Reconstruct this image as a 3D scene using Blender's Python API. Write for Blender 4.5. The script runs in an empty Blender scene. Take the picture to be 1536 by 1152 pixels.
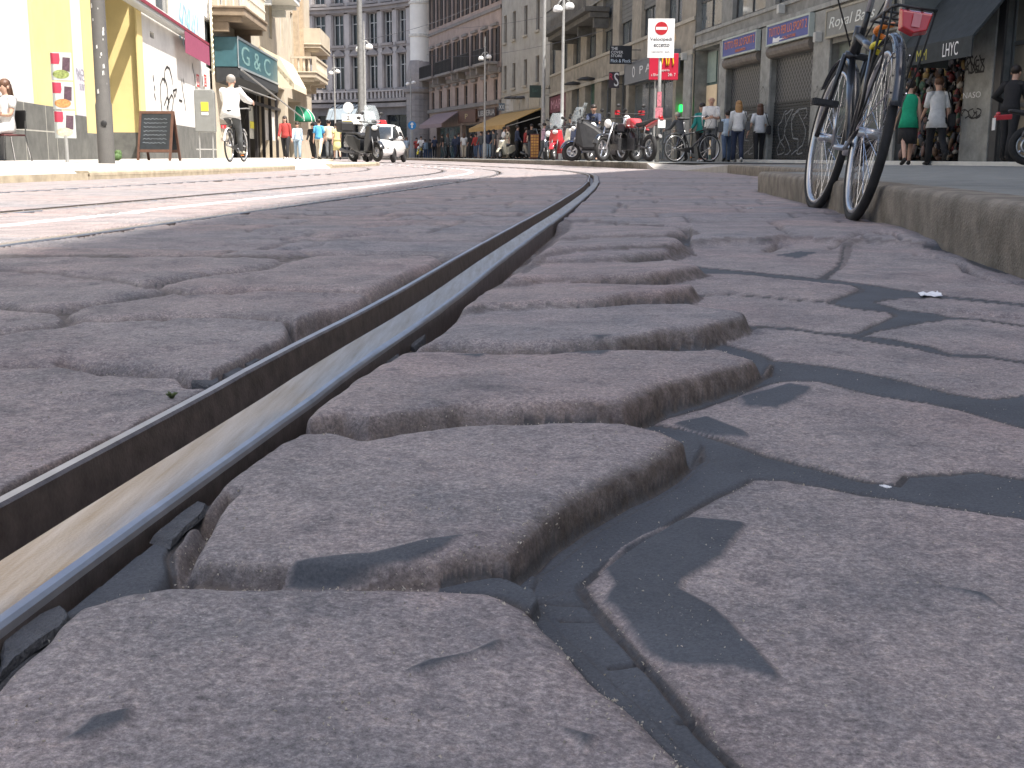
import bpy, bmesh, math, random
import numpy as np
from mathutils import Vector, Matrix, noise as mnoise
R = math.radians
random.seed(7)
sc = bpy.context.scene
C = sc.collection
# ---------------------------------------------------------------- camera
F = 1750.0                      # focal length in photo pixels (1536 wide)
CAMH = 0.25
cam = bpy.data.cameras.new('camera'); cam.sensor_width = 36; cam.lens = F / 1536 * 36
cam.clip_start = 0.02; cam.clip_end = 600
co = bpy.data.objects.new('camera', cam); C.objects.link(co)
CAMR = Matrix.Rotation(R(90) - math.atan(340 / F), 3, 'X') @ Matrix.Rotation(R(0.43), 3, 'Z')
co.matrix_world = Matrix.Translation((0, 0, CAMH)) @ CAMR.to_4x4()
sc.camera = co
# ---------------------------------------------------------------- sky and sun
SUN_EL = R(59.5); SH = Vector((0.8, -0.6, 0))          # horizontal direction towards the sun
sund = Vector((SH.x * math.cos(SUN_EL), SH.y * math.cos(SUN_EL), math.sin(SUN_EL)))
w = bpy.data.worlds.new("World"); sc.world = w; w.use_nodes = True
nt = w.node_tree
sky = nt.nodes.new('ShaderNodeTexSky'); sky.sky_type = 'NISHITA'; sky.sun_disc = False
sky.sun_elevation = SUN_EL; sky.sun_rotation = math.atan2(SH.x, SH.y)
sky.dust_density = 3.6; sky.air_density = 1.0; sky.ozone_density = 0.6
bg = nt.nodes['Background']; bg.inputs[1].default_value = 0.10
nt.links.new(sky.outputs[0], bg.inputs[0])
sl = bpy.data.lights.new('sun', 'SUN'); sl.energy = 3.8; sl.angle = R(0.53); sl.color = (1, 0.95, 0.88)
so = bpy.data.objects.new('sun', sl); C.objects.link(so)
so.rotation_euler = sund.to_track_quat('Z', 'Y').to_euler()
sc.view_settings.view_transform = 'Standard'; sc.view_settings.look = 'None'
sc.view_settings.exposure = 1.45; sc.view_settings.gamma = 1
# ---------------------------------------------------------------- helpers
def ray(px, py):
    return CAMR @ Vector(((px - 768) / F, (576 - py) / F, -1))
def P(px, py, z=0.0):
    d = ray(px, py); t = (z - CAMH) / d.z
    return Vector((d.x * t, d.y * t, z))
def AT(px, py, Y):
    d = ray(px, py); t = Y / d.y
    return Vector((d.x * t, Y, CAMH + d.z * t))
def tag(o, label=None, cat=None, group=None, kind=None):
    if label: o['label'] = label
    if cat: o['category'] = cat
    if group: o['group'] = group
    if kind: o['kind'] = kind
    return o
def empty(name, loc, rz=0.0, label=None, cat=None, group=None):
    o = bpy.data.objects.new(name, None); C.objects.link(o); o.empty_display_size = 0.2
    o.location = loc; o.rotation_euler = (0, 0, rz)
    return tag(o, label, cat, group)
class MB:
    def __init__(s): s.v = []; s.f = []; s.m = []
    def add(s, vs, fs, m=0):
        b = len(s.v); s.v += [tuple(v) for v in vs]
        for f in fs: s.f.append(tuple(i + b for i in f)); s.m.append(m)
        return s
    def box(s, x0, x1, y0, y1, z0, z1, m=0, M=None):
        vs = [Vector(p) for p in ((x0,y0,z0),(x1,y0,z0),(x1,y1,z0),(x0,y1,z0),(x0,y0,z1),(x1,y0,z1),(x1,y1,z1),(x0,y1,z1))]
        if M: vs = [M @ v for v in vs]
        return s.add(vs, [(0,3,2,1),(4,5,6,7),(0,1,5,4),(1,2,6,5),(2,3,7,6),(3,0,4,7)], m)
    def quad(s, a, b, c, d, m=0): return s.add([a, b, c, d], [(0,1,2,3)], m)
    def tube(s, pts, r, n=8, m=0, cap=True):
        pts = [Vector(p) for p in pts]; k = len(pts)
        rs = r if isinstance(r, (list, tuple)) else [r] * k
        vs = []; up = None
        for i, p in enumerate(pts):
            t = (pts[min(i+1,k-1)] - pts[max(i-1,0)]).normalized()
            if up is None:
                up = Vector((0,0,1)) if abs(t.z) < .9 else Vector((1,0,0))
            a = t.cross(up).normalized(); b = a.cross(t); up = b
            for j in range(n):
                q = 2*math.pi*j/n
                vs.append(p + (a*math.cos(q) + b*math.sin(q))*rs[i])
        fs = [(i*n+j, i*n+(j+1)%n, (i+1)*n+(j+1)%n, (i+1)*n+j) for i in range(k-1) for j in range(n)]
        if cap: fs += [tuple(range(n))[::-1], tuple((k-1)*n+j for j in range(n))]
        return s.add(vs, fs, m)
    def ring(s, c, ax, R_, r, n=28, k=8, m=0, sq=1.0):          # torus about axis ax, tube radius r (sq squashes it along the axis)
        ax = Vector(ax).normalized(); u = ax.orthogonal().normalized(); v = ax.cross(u); c = Vector(c)
        vs = []
        for i in range(n):
            q = 2*math.pi*i/n; d = u*math.cos(q) + v*math.sin(q)
            for j in range(k):
                t = 2*math.pi*j/k; vs.append(c + d*(R_ + r*math.cos(t)) + ax*(r*sq*math.sin(t)))
        fs = [(i*k+j, ((i+1)%n)*k+j, ((i+1)%n)*k+(j+1)%k, i*k+(j+1)%k) for i in range(n) for j in range(k)]
        return s.add(vs, fs, m)
    def ell(s, c, rad, nu=12, nv=8, m=0, M=None):
        c = Vector(c); vs = []
        for i in range(nv+1):
            a = math.pi*i/nv
            for j in range(nu):
                b = 2*math.pi*j/nu
                p = Vector((rad[0]*math.sin(a)*math.cos(b), rad[1]*math.sin(a)*math.sin(b), rad[2]*math.cos(a)))
                if M: p = M @ p
                vs.append(c + p)
        fs = [(i*nu+j, (i+1)*nu+j, (i+1)*nu+(j+1)%nu, i*nu+(j+1)%nu) for i in range(nv) for j in range(nu)]
        return s.add(vs, fs, m)
    def lathe(s, c, prof, n=16, m=0, M=None, arc=2*math.pi):       # profile (r,z) about z
        c = Vector(c); full = abs(arc-2*math.pi) < 1e-6; cnt = n if full else n+1; vs = []
        for r, z in prof:
            for j in range(cnt):
                q = arc*j/n; p = Vector((r*math.cos(q), r*math.sin(q), z))
                if M: p = M @ p
                vs.append(c + p)
        k = len(prof)
        fs = [(i*cnt+j, i*cnt+(j+1)%cnt, (i+1)*cnt+(j+1)%cnt, (i+1)*cnt+j) for i in range(k-1) for j in range(n)]
        return s.add(vs, fs, m)
    def loft(s, secs, m=0, cap=True):                                # list of closed rings with equal counts
        n = len(secs[0]); vs = [p for q in secs for p in q]
        fs = [(i*n+j, i*n+(j+1)%n, (i+1)*n+(j+1)%n, (i+1)*n+j) for i in range(len(secs)-1) for j in range(n)]
        if cap: fs += [tuple(range(n))[::-1], tuple((len(secs)-1)*n+j for j in range(n))]
        return s.add(vs, fs, m)
    def prism(s, poly, y0, y1, m=0):                                  # poly in (x,z), extruded along y
        n = len(poly); vs = [(x, y0, z) for x, z in poly] + [(x, y1, z) for x, z in poly]
        return s.add(vs, [tuple(range(n)), tuple(range(2*n-1, n-1, -1))] + [(i, i+n, (i+1)%n+n, (i+1)%n) for i in range(n)], m)
    def build(s, name, mats, parent=None, smooth=False, bevel=0.0, sub=0):
        me = bpy.data.meshes.new(name); me.from_pydata(s.v, [], s.f)
        if not isinstance(mats, (list, tuple)): mats = [mats]
        for m in mats: me.materials.append(m)
        me.polygons.foreach_set('material_index', s.m)
        bm = bmesh.new(); bm.from_mesh(me); bmesh.ops.recalc_face_normals(bm, faces=bm.faces); bm.to_mesh(me); bm.free()
        if smooth: me.polygons.foreach_set('use_smooth', [True]*len(me.polygons))
        o = bpy.data.objects.new(name, me); C.objects.link(o)
        if parent: o.parent = parent
        if bevel:
            b = o.modifiers.new('bevel', 'BEVEL'); b.width = bevel; b.segments = 2; b.limit_method = 'ANGLE'
        if sub:
            b = o.modifiers.new('sub', 'SUBSURF'); b.levels = sub; b.render_levels = sub
        return o
# ---------------------------------------------------------------- materials
MATS = {}
def L(nt, a, b): nt.links.new(a, b)
def mat(name, col, rough=0.6, metal=0.0, var=0.15, scale=6.0, bump=0.0, bscale=None, emit=0.0, spec=0.4, alpha=1.0, col2=None, streak=False, coat=0.0):
    """one colour broken up by two octaves of noise; col2 = second colour for larger stains"""
    if name in MATS: return MATS[name]
    m = bpy.data.materials.new(name); m.use_nodes = True; nt = m.node_tree; bs = nt.nodes['Principled BSDF']
    tc = nt.nodes.new('ShaderNodeTexCoord'); mp = nt.nodes.new('ShaderNodeMapping')
    L(nt, tc.outputs['Object'], mp.inputs[0])
    if streak: mp.inputs['Scale'].default_value = (1, 1, 0.12)
    n1 = nt.nodes.new('ShaderNodeTexNoise'); n1.inputs['Scale'].default_value = scale; n1.inputs['Detail'].default_value = 6; n1.inputs['Roughness'].default_value = .65
    L(nt, mp.outputs[0], n1.inputs['Vector'])
    rp = nt.nodes.new('ShaderNodeValToRGB'); rp.color_ramp.elements[0].position = .3; rp.color_ramp.elements[1].position = .7
    c0 = [max(0, c*(1-var)) for c in col]; c1 = [min(1, c*(1+var)) for c in col]
    if col2: c0 = list(col2)
    rp.color_ramp.elements[0].color = (*c0, 1); rp.color_ramp.elements[1].color = (*c1, 1)
    L(nt, n1.outputs['Fac'], rp.inputs[0]); L(nt, rp.outputs[0], bs.inputs['Base Color'])
    bs.inputs['Roughness'].default_value = rough; bs.inputs['Metallic'].default_value = metal
    bs.inputs['Specular IOR Level'].default_value = spec
    if coat: bs.inputs['Coat Weight'].default_value = coat; bs.inputs['Coat Roughness'].default_value = .08
    if emit:
        L(nt, rp.outputs[0], bs.inputs['Emission Color']); bs.inputs['Emission Strength'].default_value = emit
    if alpha < 1: bs.inputs['Alpha'].default_value = alpha
    if bump:
        n2 = nt.nodes.new('ShaderNodeTexNoise'); n2.inputs['Scale'].default_value = bscale or scale*8; n2.inputs['Detail'].default_value = 5
        L(nt, tc.outputs['Object'], n2.inputs['Vector'])
        b = nt.nodes.new('ShaderNodeBump'); b.inputs['Strength'].default_value = bump; b.inputs['Distance'].default_value = .02
        L(nt, n2.outputs['Fac'], b.inputs['Height']); L(nt, b.outputs[0], bs.inputs['Normal'])
    MATS[name] = m; return m
def glassmat(name, col=(0.02,0.03,0.035), rough=0.06):
    m = mat(name, col, rough, 0, .3, 1.5, spec=.8); return m
# ---------------------------------------------------------------- vector noise for the paving
def vnoise(x, y, seed=0):
    xi = np.floor(x).astype(np.int64); yi = np.floor(y).astype(np.int64); xf = x-xi; yf = y-yi
    def h(a, b):
        q = (a*374761393 + b*668265263 + seed*362437) & 0xffffffff
        q = ((q ^ (q >> 13))*1274126177) & 0xffffffff
        return ((q ^ (q >> 16)) & 0xffff)/65535.0
    u = xf*xf*(3-2*xf); v = yf*yf*(3-2*yf)
    return (h(xi,yi)*(1-u)+h(xi+1,yi)*u)*(1-v) + (h(xi,yi+1)*(1-u)+h(xi+1,yi+1)*u)*v
def fbm(x, y, o=4, seed=0):
    t = np.zeros_like(x); a = .5
    for i in range(o): t += a*(vnoise(x*2**i, y*2**i, seed+i)-.5); a *= .5
    return t
def hashc(a, b, seed=0):
    q = (a*374761393 + b*668265263 + seed*362437) & 0xffffffff
    q = ((q ^ (q >> 13))*1274126177) & 0xffffffff
    return ((q ^ (q >> 16)) & 0xffff)/65535.0
# ---------------------------------------------------------------- tram rail centreline (world), parallel rails are offsets of it
rc = []
for xl, xr, y in ((None,0,930),(None,156,812),(206,400,643),(400,532,539),(535,660,466),(660,747,396),(745,802,352),(807,852,318),(846,876,297)):
    b = P(xr, y, .012)
    if xl is None: c = b.x - .06
    else: c = (P(xl, y, .012).x + b.x)/2
    rc.append((c, b.y))
for px, py in ((884,279),(890,268),(886,261)):
    p = P(px, py, .012); rc.append((p.x, p.y))
rc = [(rc[0][0]-1.1*(rc[2][0]-rc[0][0])/(rc[2][1]-rc[0][1])*1.0-.0, rc[0][1]-1.1)] + rc
e = rc[-1]
rc += [(e[0]-.2, e[1]+5.5), (e[0]-1.6, e[1]+13), (e[0]-4.2, e[1]+23), (e[0]-8.6, e[1]+36), (e[0]-16, e[1]+54), (e[0]-28, e[1]+78)]
RX = np.array([p[0] for p in rc]); RY = np.array([p[1] for p in rc])
_yy = np.concatenate([np.arange(RY[0], 12, .1), np.arange(12, RY[-1], .4)])
def _pchip(x, y, q):
    h = np.diff(x); d = np.diff(y)/h; mm = np.zeros_like(y); mm[1:-1] = (d[:-1]*h[1:]+d[1:]*h[:-1])/(h[1:]+h[:-1]); mm[0] = d[0]; mm[-1] = d[-1]
    i = np.clip(np.searchsorted(x, q)-1, 0, len(h)-1); t = (q-x[i])/h[i]
    return (2*t**3-3*t**2+1)*y[i]+(t**3-2*t**2+t)*h[i]*mm[i]+(-2*t**3+3*t**2)*y[i+1]+(t**3-t**2)*h[i]*mm[i+1]
_xx = _pchip(RY, RX, _yy)
for _ in range(6):
    k = _xx.copy(); k[1:-1] = (_xx[:-2]+2*_xx[1:-1]+_xx[2:])/4; _xx = k
def railx(y): return np.interp(y, _yy, _xx)
def rail_slope(y): return np.gradient(_xx, _yy)[np.clip(np.searchsorted(_yy, y), 0, len(_yy)-1)]
RAIL_OFF = (0.0, -1.40, -2.37, -3.80)
# ================================================================ ROAD: granite setts, tar fill, cracks, as one real height field
S = {}   # traced paving stones: image outline -> back-projected on their own level
stones = []   # (poly world, H, r, dep, gap, tint, tilt)
def stone(H, r, dep, pts, gap=.003, tint=None, tx=0.0, ty=0.0, ref=None):
    """one sett: its outline lies on its own (tilted) top plane, except corners given the level they touch"""
    rf = P(*(ref or pts[0][:2]), H); out = []
    for q in pts:
        if len(q) > 2: p = P(*q)
        else:
            d = ray(*q); t = (H-CAMH-tx*rf.x-ty*rf.y)/(d.z-tx*d.x-ty*d.y); p = (d.x*t, d.y*t)
        out.append((p[0], p[1]))
    stones.append((np.array(out), H, r, dep, gap, random.random() if tint is None else tint, tx, ty, rf))
hm, hr, hl = .010, -.0225, .006
# the middle row, nearest first
stone(-.003,.022,.006,[(-320,1330),(-160,1130),(-20,1022),(40,965),(100,902),(170,878),(250,868),(400,872),(560,872),(660,874),(730,878),(765,888),(800,908),(860,968),(900,1008),(960,1062),(1010,1112),(1060,1155),(1130,1260),(1160,1500),(-300,1500)],tint=.35,tx=-.045,ref=(500,950))
stone(hm-.006,.03,.007,[(255,858,-.005),(250,812),(280,772),(310,738),(365,690),(415,658),(445,642),(505,640),(550,652),(610,643),(700,630),(800,630),(860,626),(940,628),(1000,641),(1040,657),(1056,680,-.030),(1048,700,-.030),(1008,732,-.030),(958,762,-.030),(898,797,-.030),(858,827,-.030),(822,852,-.030),(780,856,-.010),(730,854,-.007),(660,860,-.005),(560,866,-.005),(400,866,-.005)],tint=.45)
stone(hm-.000,.032,.010,[(448,628),(474,600),(504,580),(554,545),(598,524),(660,522),(740,525),(830,525),(930,521),(1000,522),(1080,519),(1140,533),(1160,550,-.027),(1158,568,-.027),(1120,587,-.027),(1060,607,-.027),(1000,625,-.027),(940,625,-0.001),(860,621,-0.001),(800,625,-0.001),(700,625,-0.001),(606,638,-0.001),(556,646,-0.001),(520,640,-0.001)],tint=.75,tx=0,ty=-0.02,ref=(800,570))
stone(hm-.002,.03,.009,[(608,522),(645,500),(690,473),(730,466),(817,462),(900,458),(960,453),(1040,452),(1100,462),(1124,482,-.012),(1122,492,-.012),(1060,513,-.012),(1000,519,-.012),(930,518,0.003),(830,521,0.003),(740,521,0.003),(660,518,0.003)],tint=.3,tx=0.02,ty=-0.035,ref=(880,490))
stone(hm-.004,.026,.008,[(672,474),(700,448),(738,426),(812,422),(900,424),(980,425),(1030,424),(1048,432,-.005),(1042,440,-.005),(1000,448,-.005),(955,451,-.005),(900,455,0.0),(817,459,0.0),(730,463,0.0),(700,466)],tint=.85,tx=0.03,ty=-0.04,ref=(880,440))
stone(hm-.004,.026,.008,[(745,422),(775,400),(805,391),(880,391),(955,392),(1010,388),(1052,396),(1060,405,-.005),(1030,412,-.005),(980,422,-.005),(900,421,0.0),(812,419,0.0)],tint=.8,tx=0.03,ty=-0.04,ref=(900,407))
stone(hm-.004,.026,.008,[(778,397),(806,376),(850,372),(905,369),(985,366),(1018,367,-.005),(1024,375,-.005),(1005,381,-.005),(955,389,-.005),(880,389,0.0),(805,389,0.0)],tint=.4,tx=0.03,ty=-0.04,ref=(900,380))
stone(hm-.004,.026,.008,[(808,374),(835,354),(880,352),(920,352),(990,352),(1025,356),(1032,361),(1000,363),(905,366),(850,369)],tint=.5,tx=0.03,ty=-0.04,ref=(920,360))
stone(hm-.004,.026,.008,[(836,352),(858,336),(900,337),(985,338),(1028,340),(1033,345),(1000,349),(920,349),(880,350)],tint=.6,tx=0.02,ty=-0.03,ref=(920,345))
# right of the step, flush with the tar strips
stone(hr,.012,.0018,[(872,878),(935,832),(1000,795),(1045,762),(1130,716),(1180,718),(1230,727),(1300,742),(1390,754),(1440,760),(1536,774),(1720,808),(1900,840),(1900,1500),(1320,1500),(1200,1290),(1120,1160),(1060,1098),(1010,1038),(960,982),(908,928)],gap=.003,tint=.55)
stone(hr,.012,.0018,[(1172,571),(1230,572),(1330,594),(1400,604),(1470,622),(1536,639),(1720,680),(1900,720),(1900,790),(1720,750),(1536,718),(1470,707),(1420,711),(1358,713),(1350,726),(1300,721),(1210,698),(1150,682),(1100,666),(1040,646),(975,636),(1030,616),(1100,594),(1140,578)],gap=.003,tint=.6)
stone(hr,.012,.0018,[(1075,503),(1142,491),(1188,494),(1240,501),(1275,506),(1300,511),(1380,524),(1430,535),(1480,536),(1536,544),(1720,580),(1900,610),(1900,660),(1720,630),(1536,592),(1480,597),(1420,588),(1330,565),(1240,549),(1162,540),(1145,530),(1090,516),(1010,523)],tint=.5)
stone(hr,.012,.0018,[(1010,446),(1090,442),(1136,446),(1240,454),(1280,463),(1335,468),(1342,473),(1303,491),(1278,500),(1240,498),(1188,491),(1142,488),(1100,490),(1070,470)],tint=.55)
stone(hr+.004,.012,.0018,[(1015,408),(1100,409),(1136,412),(1222,421),(1277,426),(1290,432),(1268,441),(1240,450),(1190,447),(1136,442),(1090,439),(1000,441),(1005,425)],tint=.7)
stone(hr,.012,.0018,[(1262,402),(1266,374),(1290,366),(1378,372),(1415,377),(1446,385),(1456,395),(1500,410),(1560,414),(1720,444),(1900,470),(1900,520),(1720,484),(1536,455),(1420,443),(1375,437),(1297,426),(1240,418)],tint=.52)
stone(hr,.012,.0018,[(1000,374),(1110,367),(1140,369),(1188,363),(1262,367),(1262,376),(1256,400),(1226,417),(1136,408),(1066,402),(995,394)],tint=.6)
stone(hr,.012,.0018,[(1312,453),(1340,448),(1400,446),(1440,449),(1536,459),(1720,490),(1900,520),(1900,550),(1720,518),(1536,487),(1480,479),(1420,474),(1400,469),(1350,464)],tint=.5)
stone(hr,.012,.0018,[(1308,497),(1350,489),(1420,479),(1480,481),(1536,489),(1720,520),(1900,555),(1900,600),(1720,572),(1536,541),(1480,533),(1430,531),(1400,521),(1340,508),(1292,503)],tint=.5)
# left of the rail
stone(hl,.014,.0035,[(-500,600),(-200,565),(0,548),(100,547),(160,559),(268,564),(288,574),(322,579),(285,600),(195,645),(95,692),(20,728),(-60,775),(-300,920),(-600,1100),(-900,1100)],tint=.4)
stone(hl,.014,.0035,[(-500,545),(-200,522),(0,499),(50,492),(90,487),(115,480),(135,479),(180,479),(250,474),(330,474),(400,477),(432,481),(438,492),(436,502),(395,522),(330,556),(322,560),(270,558),(160,554),(100,544),(0,545),(-200,560),(-500,592)],tint=.35)
stone(hl+.002,.014,.0035,[(92,467),(135,457),(182,450),(260,437),(281,439),(400,433),(546,436),(558,441),(548,451),(498,462),(440,482),(430,477),(400,473),(330,470),(250,470),(180,475),(135,476),(105,473)],tint=.65)
stone(hl+.002,.014,.0035,[(232,428),(300,414),(395,402),(440,386),(473,381),(570,379),(655,381),(668,386),(648,397),(560,431),(546,433),(400,430),(281,435),(257,432)],tint=.7)
stone(hl+.006,.014,.0035,[(-500,410),(-200,395),(0,383),(100,382),(190,385),(225,381),(330,383),(420,387),(436,385),(393,399),(280,412),(215,424),(185,419),(120,411),(60,405),(0,403),(-200,412),(-500,430)],tint=.5)
stone(hl,.014,.0035,[(-500,436),(-200,418),(0,407),(60,408),(112,414),(182,422),(212,428),(250,433),(182,446),(90,459),(50,461),(0,454),(-200,466),(-500,490)],tint=.45)
stone(hl,.014,.0035,[(-500,496),(-200,472),(0,459),(50,465),(85,467),(100,475),(90,483),(50,488),(0,494),(-200,516),(-500,538)],tint=.5)
# tar fills (level, outline); overlays lie on the stones
tars = [(-.006,[(-60,1095),(0,1045),(128,918),(258,880),(285,818),(335,778),(380,735),(300,715),(180,800),(90,860),(0,930),(-60,975)]),
 (-.0232,[(770,880),(822,855),(860,828),(900,797),(960,762),(1010,732),(1050,700),(1062,690),(1110,684),(1150,681),(1210,698),(1300,722),(1350,728),(1358,712),(1420,709),(1470,704),(1536,714),(1900,785),(1900,845),(1720,810),(1536,776),(1390,756),(1230,728),(1130,716),(1050,762),(1000,797),(938,832),(872,878),(800,905)]),
 (-.0232,[(800,903),(868,880),(905,930),(960,984),(1010,1040),(1060,1100),(1120,1160),(1200,1290),(1320,1500),(1160,1500),(1130,1260),(1060,1155),(1010,1112),(960,1062),(900,1008),(860,968)]),
 (-.0232,[(1042,652),(1100,668),(1142,682),(1062,694),(1056,680)]),
 (-.0232,[(1150,538),(1240,549),(1330,565),(1420,588),(1480,597),(1536,592),(1900,660),(1900,720),(1536,637),(1400,603),(1330,592),(1230,571),(1168,570)]),
 (-.0232,[(1240,453),(1292,431),(1300,427),(1390,439),(1420,445),(1380,449),(1312,454),(1350,466),(1400,470),(1425,476),(1352,488),(1305,498),(1282,502),(1342,474),(1330,468)]),
 (-.0232,[(1222,420),(1258,402),(1256,410),(1240,419)]),
 (-.012,[(100,478),(88,467),(182,448),(260,435),(215,428),(160,452),(60,462)]),
 (-.020,[(268,562),(330,560),(440,498),(450,505),(330,580),(290,575)]),
 (-.020,[(640,862),(700,858),(780,860),(815,858),(800,903),(765,886),(730,877)])]
overs = [[(900,852),(935,820),(1010,783),(1040,776),(1120,783),(1126,791),(1115,800),(1092,838),(1034,870),(1026,885),(1070,912),(1130,967),(1176,1010),(1170,1019),(1100,1004),(1000,1002),(965,980),(948,960),(920,918),(905,905),(918,880)],
 [(1005,637),(1060,624),(1122,650),(1124,658),(1075,656),(1030,646)],
 [(1108,596),(1182,576),(1224,583),(1200,600),(1165,613),(1112,608)],
 [(420,834),(440,822),(480,818),(560,812),(640,793),(700,788),(672,808),(620,824),(560,830),(500,837),(450,839)],
 [(608,966),(640,950),(700,936),(735,918),(757,912),(750,932),(700,946),(640,971)],
 [(822,1030),(862,1040),(906,1048),(890,1068),(866,1074),(858,1052)],
 [(72,1085),(130,1042),(212,1020),(196,1050),(130,1076)],
 [(828,521),(870,518),(926,520),(905,529),(880,527)],[(876,506),(926,503),(905,509)],
 [(676,526),(742,524),(722,532)],[(1158,384),(1200,378),(1225,380),(1198,389)],
 [(1480,890),(1420,880),(1350,862),(1470,900),(1536,930)]]
tar_lines = [[(805,913),(885,918)],[(848,941),(892,942)],[(918,1014),(968,1005)],[(1025,1098),(1060,1092)]]
# hairline cracks and open joints farther off: (width m, depth m, points)
cracks = [(.016,.03,[(1378,371),(1415,376),(1446,383),(1454,394),(1500,408),(1536,411)]),(.014,.03,[(1395,446),(1440,448),(1536,457)]),
 (.02,.03,[(1150,366),(1170,358),(1188,360)]),(.015,.02,[(1245,362),(1290,350),(1320,349),(1345,352)]),(.012,.025,[(1318,350),(1345,352),(1350,357)]),
 (.03,.03,[(400,347),(473,352),(504,354),(616,345)]),(.03,.035,[(530,339),(629,332),(754,335)]),(.03,.03,[(540,309),(621,310),(686,314)]),
 (.03,.03,[(492,318),(535,319)]),(.02,.02,[(582,327),(660,325)]),(.025,.025,[(400,323),(504,325)]),(.03,.03,[(260,336),(400,334)]),
 (.02,.025,[(422,372),(488,363)]),(.03,.03,[(190,383),(222,380)]),(.02,.03,[(450,374),(473,378),(655,378)]),(.025,.02,[(700,295),(747,293)]),
 (.03,.03,[(940,286),(985,283)]),(.02,.02,[(925,304),(1000,301)]),(.02,.02,[(915,309),(970,308)]),(.02,.02,[(1045,306),(1095,304)]),
 (.02,.025,[(100,545),(160,555),(270,561)]),(.012,.02,[(250,868),(300,800),(318,765)]),(.01,.02,[(318,765),(350,738)])]
# grid: rows follow the distance, columns fan out from the viewer's feet (only the mesh density does)
rows = np.concatenate([np.linspace(1700, 1180, 70)[:-1], np.arange(1180, 420, -1.7), np.arange(420, 262, -1.25), np.arange(262, 240, -.55)])
cols = np.concatenate([np.linspace(-3200, -420, 60)[:-1], np.arange(-420, -40, 10), np.arange(-40, 1580, 2.1), np.arange(1580, 1900, 10), np.linspace(1900, 4600, 60)])
cen = (576-236)
ang = np.arctan(cen/F)
v = (576-rows)/F
Yr = CAMH*(np.cos(ang)+v*np.sin(ang))/(np.sin(ang)-v*np.cos(ang))
U = (cols-768)/F
Yr = np.concatenate([[-3.0], Yr]) if False else Yr
depth = CAMH/(np.sin(ang)-v*np.cos(ang))
X = U[None, :]*depth[:, None]; Y = np.repeat(Yr[:, None], len(cols), 1)
nr, nc = X.shape
X = X.ravel(); Y = Y.ravel()
def px_of(x, y, z=0.0):
    q = np.stack([x, y, np.full_like(x, z-CAMH)], 0); m = np.array(CAMR.transposed())
    c = m @ q
    return 768 + F*c[0]/-c[2], 576 - F*c[1]/-c[2]
PXv, PYv = px_of(X, Y)
near = np.clip(Y/3, .35, 1.0)
wx = X + .010*fbm(X*9, Y*9, 3, 11) + .010*near*fbm(X*30, Y*30, 2, 12)
wy = Y + .016*fbm(X*7, Y*7, 3, 13) + .010*near*fbm(X*30, Y*30, 2, 14)
def poly_dist(poly, x, y):
    """inside mask and distance to the outline, for the points in the polygon's box"""
    lo = poly.min(0)-.02; hi = poly.max(0)+.02
    idx = np.where((x > lo[0]) & (x < hi[0]) & (y > lo[1]) & (y < hi[1]))[0]
    if len(idx) == 0: return idx, None
    a = x[idx]; b = y[idx]; ins = np.zeros(len(idx), bool); dm = np.full(len(idx), 9.0)
    n = len(poly)
    for i in range(n):
        x0, y0 = poly[i]; x1, y1 = poly[(i+1) % n]
        c = ((y0 > b) != (y1 > b)) & (a < (x1-x0)*(b-y0)/((y1-y0) if abs(y1-y0) > 1e-9 else 1e-9)+x0)
        ins ^= c
        t = np.clip(((a-x0)*(x1-x0)+(b-y0)*(y1-y0))/max((x1-x0)**2+(y1-y0)**2, 1e-12), 0, 1)
        dm = np.minimum(dm, np.hypot(a-x0-t*(x1-x0), b-y0-t*(y1-y0)))
    return idx, np.where(ins, dm, -dm)
def line_dist(pts, x, y, pad):
    lo = pts.min(0)-pad; hi = pts.max(0)+pad
    idx = np.where((x > lo[0]) & (x < hi[0]) & (y > lo[1]) & (y < hi[1]))[0]
    a = x[idx]; b = y[idx]; dm = np.full(len(idx), 9.0)
    for (x0, y0), (x1, y1) in zip(pts[:-1], pts[1:]):
        t = np.clip(((a-x0)*(x1-x0)+(b-y0)*(y1-y0))/max((x1-x0)**2+(y1-y0)**2, 1e-12), 0, 1)
        dm = np.minimum(dm, np.hypot(a-x0-t*(x1-x0), b-y0-t*(y1-y0)))
    return idx, dm
N = len(X)
RS = Y**2/(F*CAMH)*1.7
Zr = np.full(N, -.032); tarm = np.zeros(N); dirt = np.ones(N); tint = np.full(N, .5); paint = np.zeros(N)
flat_ = np.where(X-railx(Y) < -1.2, .3, 1.0)
nr_ = np.clip((Y-.6)/4, .15, 1)
big = flat_*nr_*fbm(X*1.3, Y*1.3, 3, 21)*.014 + flat_*np.clip(Y/3, .5, 1)*fbm(X*6, Y*6, 3, 22)*.006
lft = np.clip(-(X-railx(Y))*8, 0, 1)
fine = fbm(X*30, Y*14, 3, 23)*.0040 + fbm(X*95, Y*55, 3, 24)*.0018
pit = fbm(X*16, Y*24, 3, 25); fine = flat_*fine - flat_*lft*np.clip(pit-.06, 0, 1)*.030
lat = wx - railx(wy)
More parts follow.
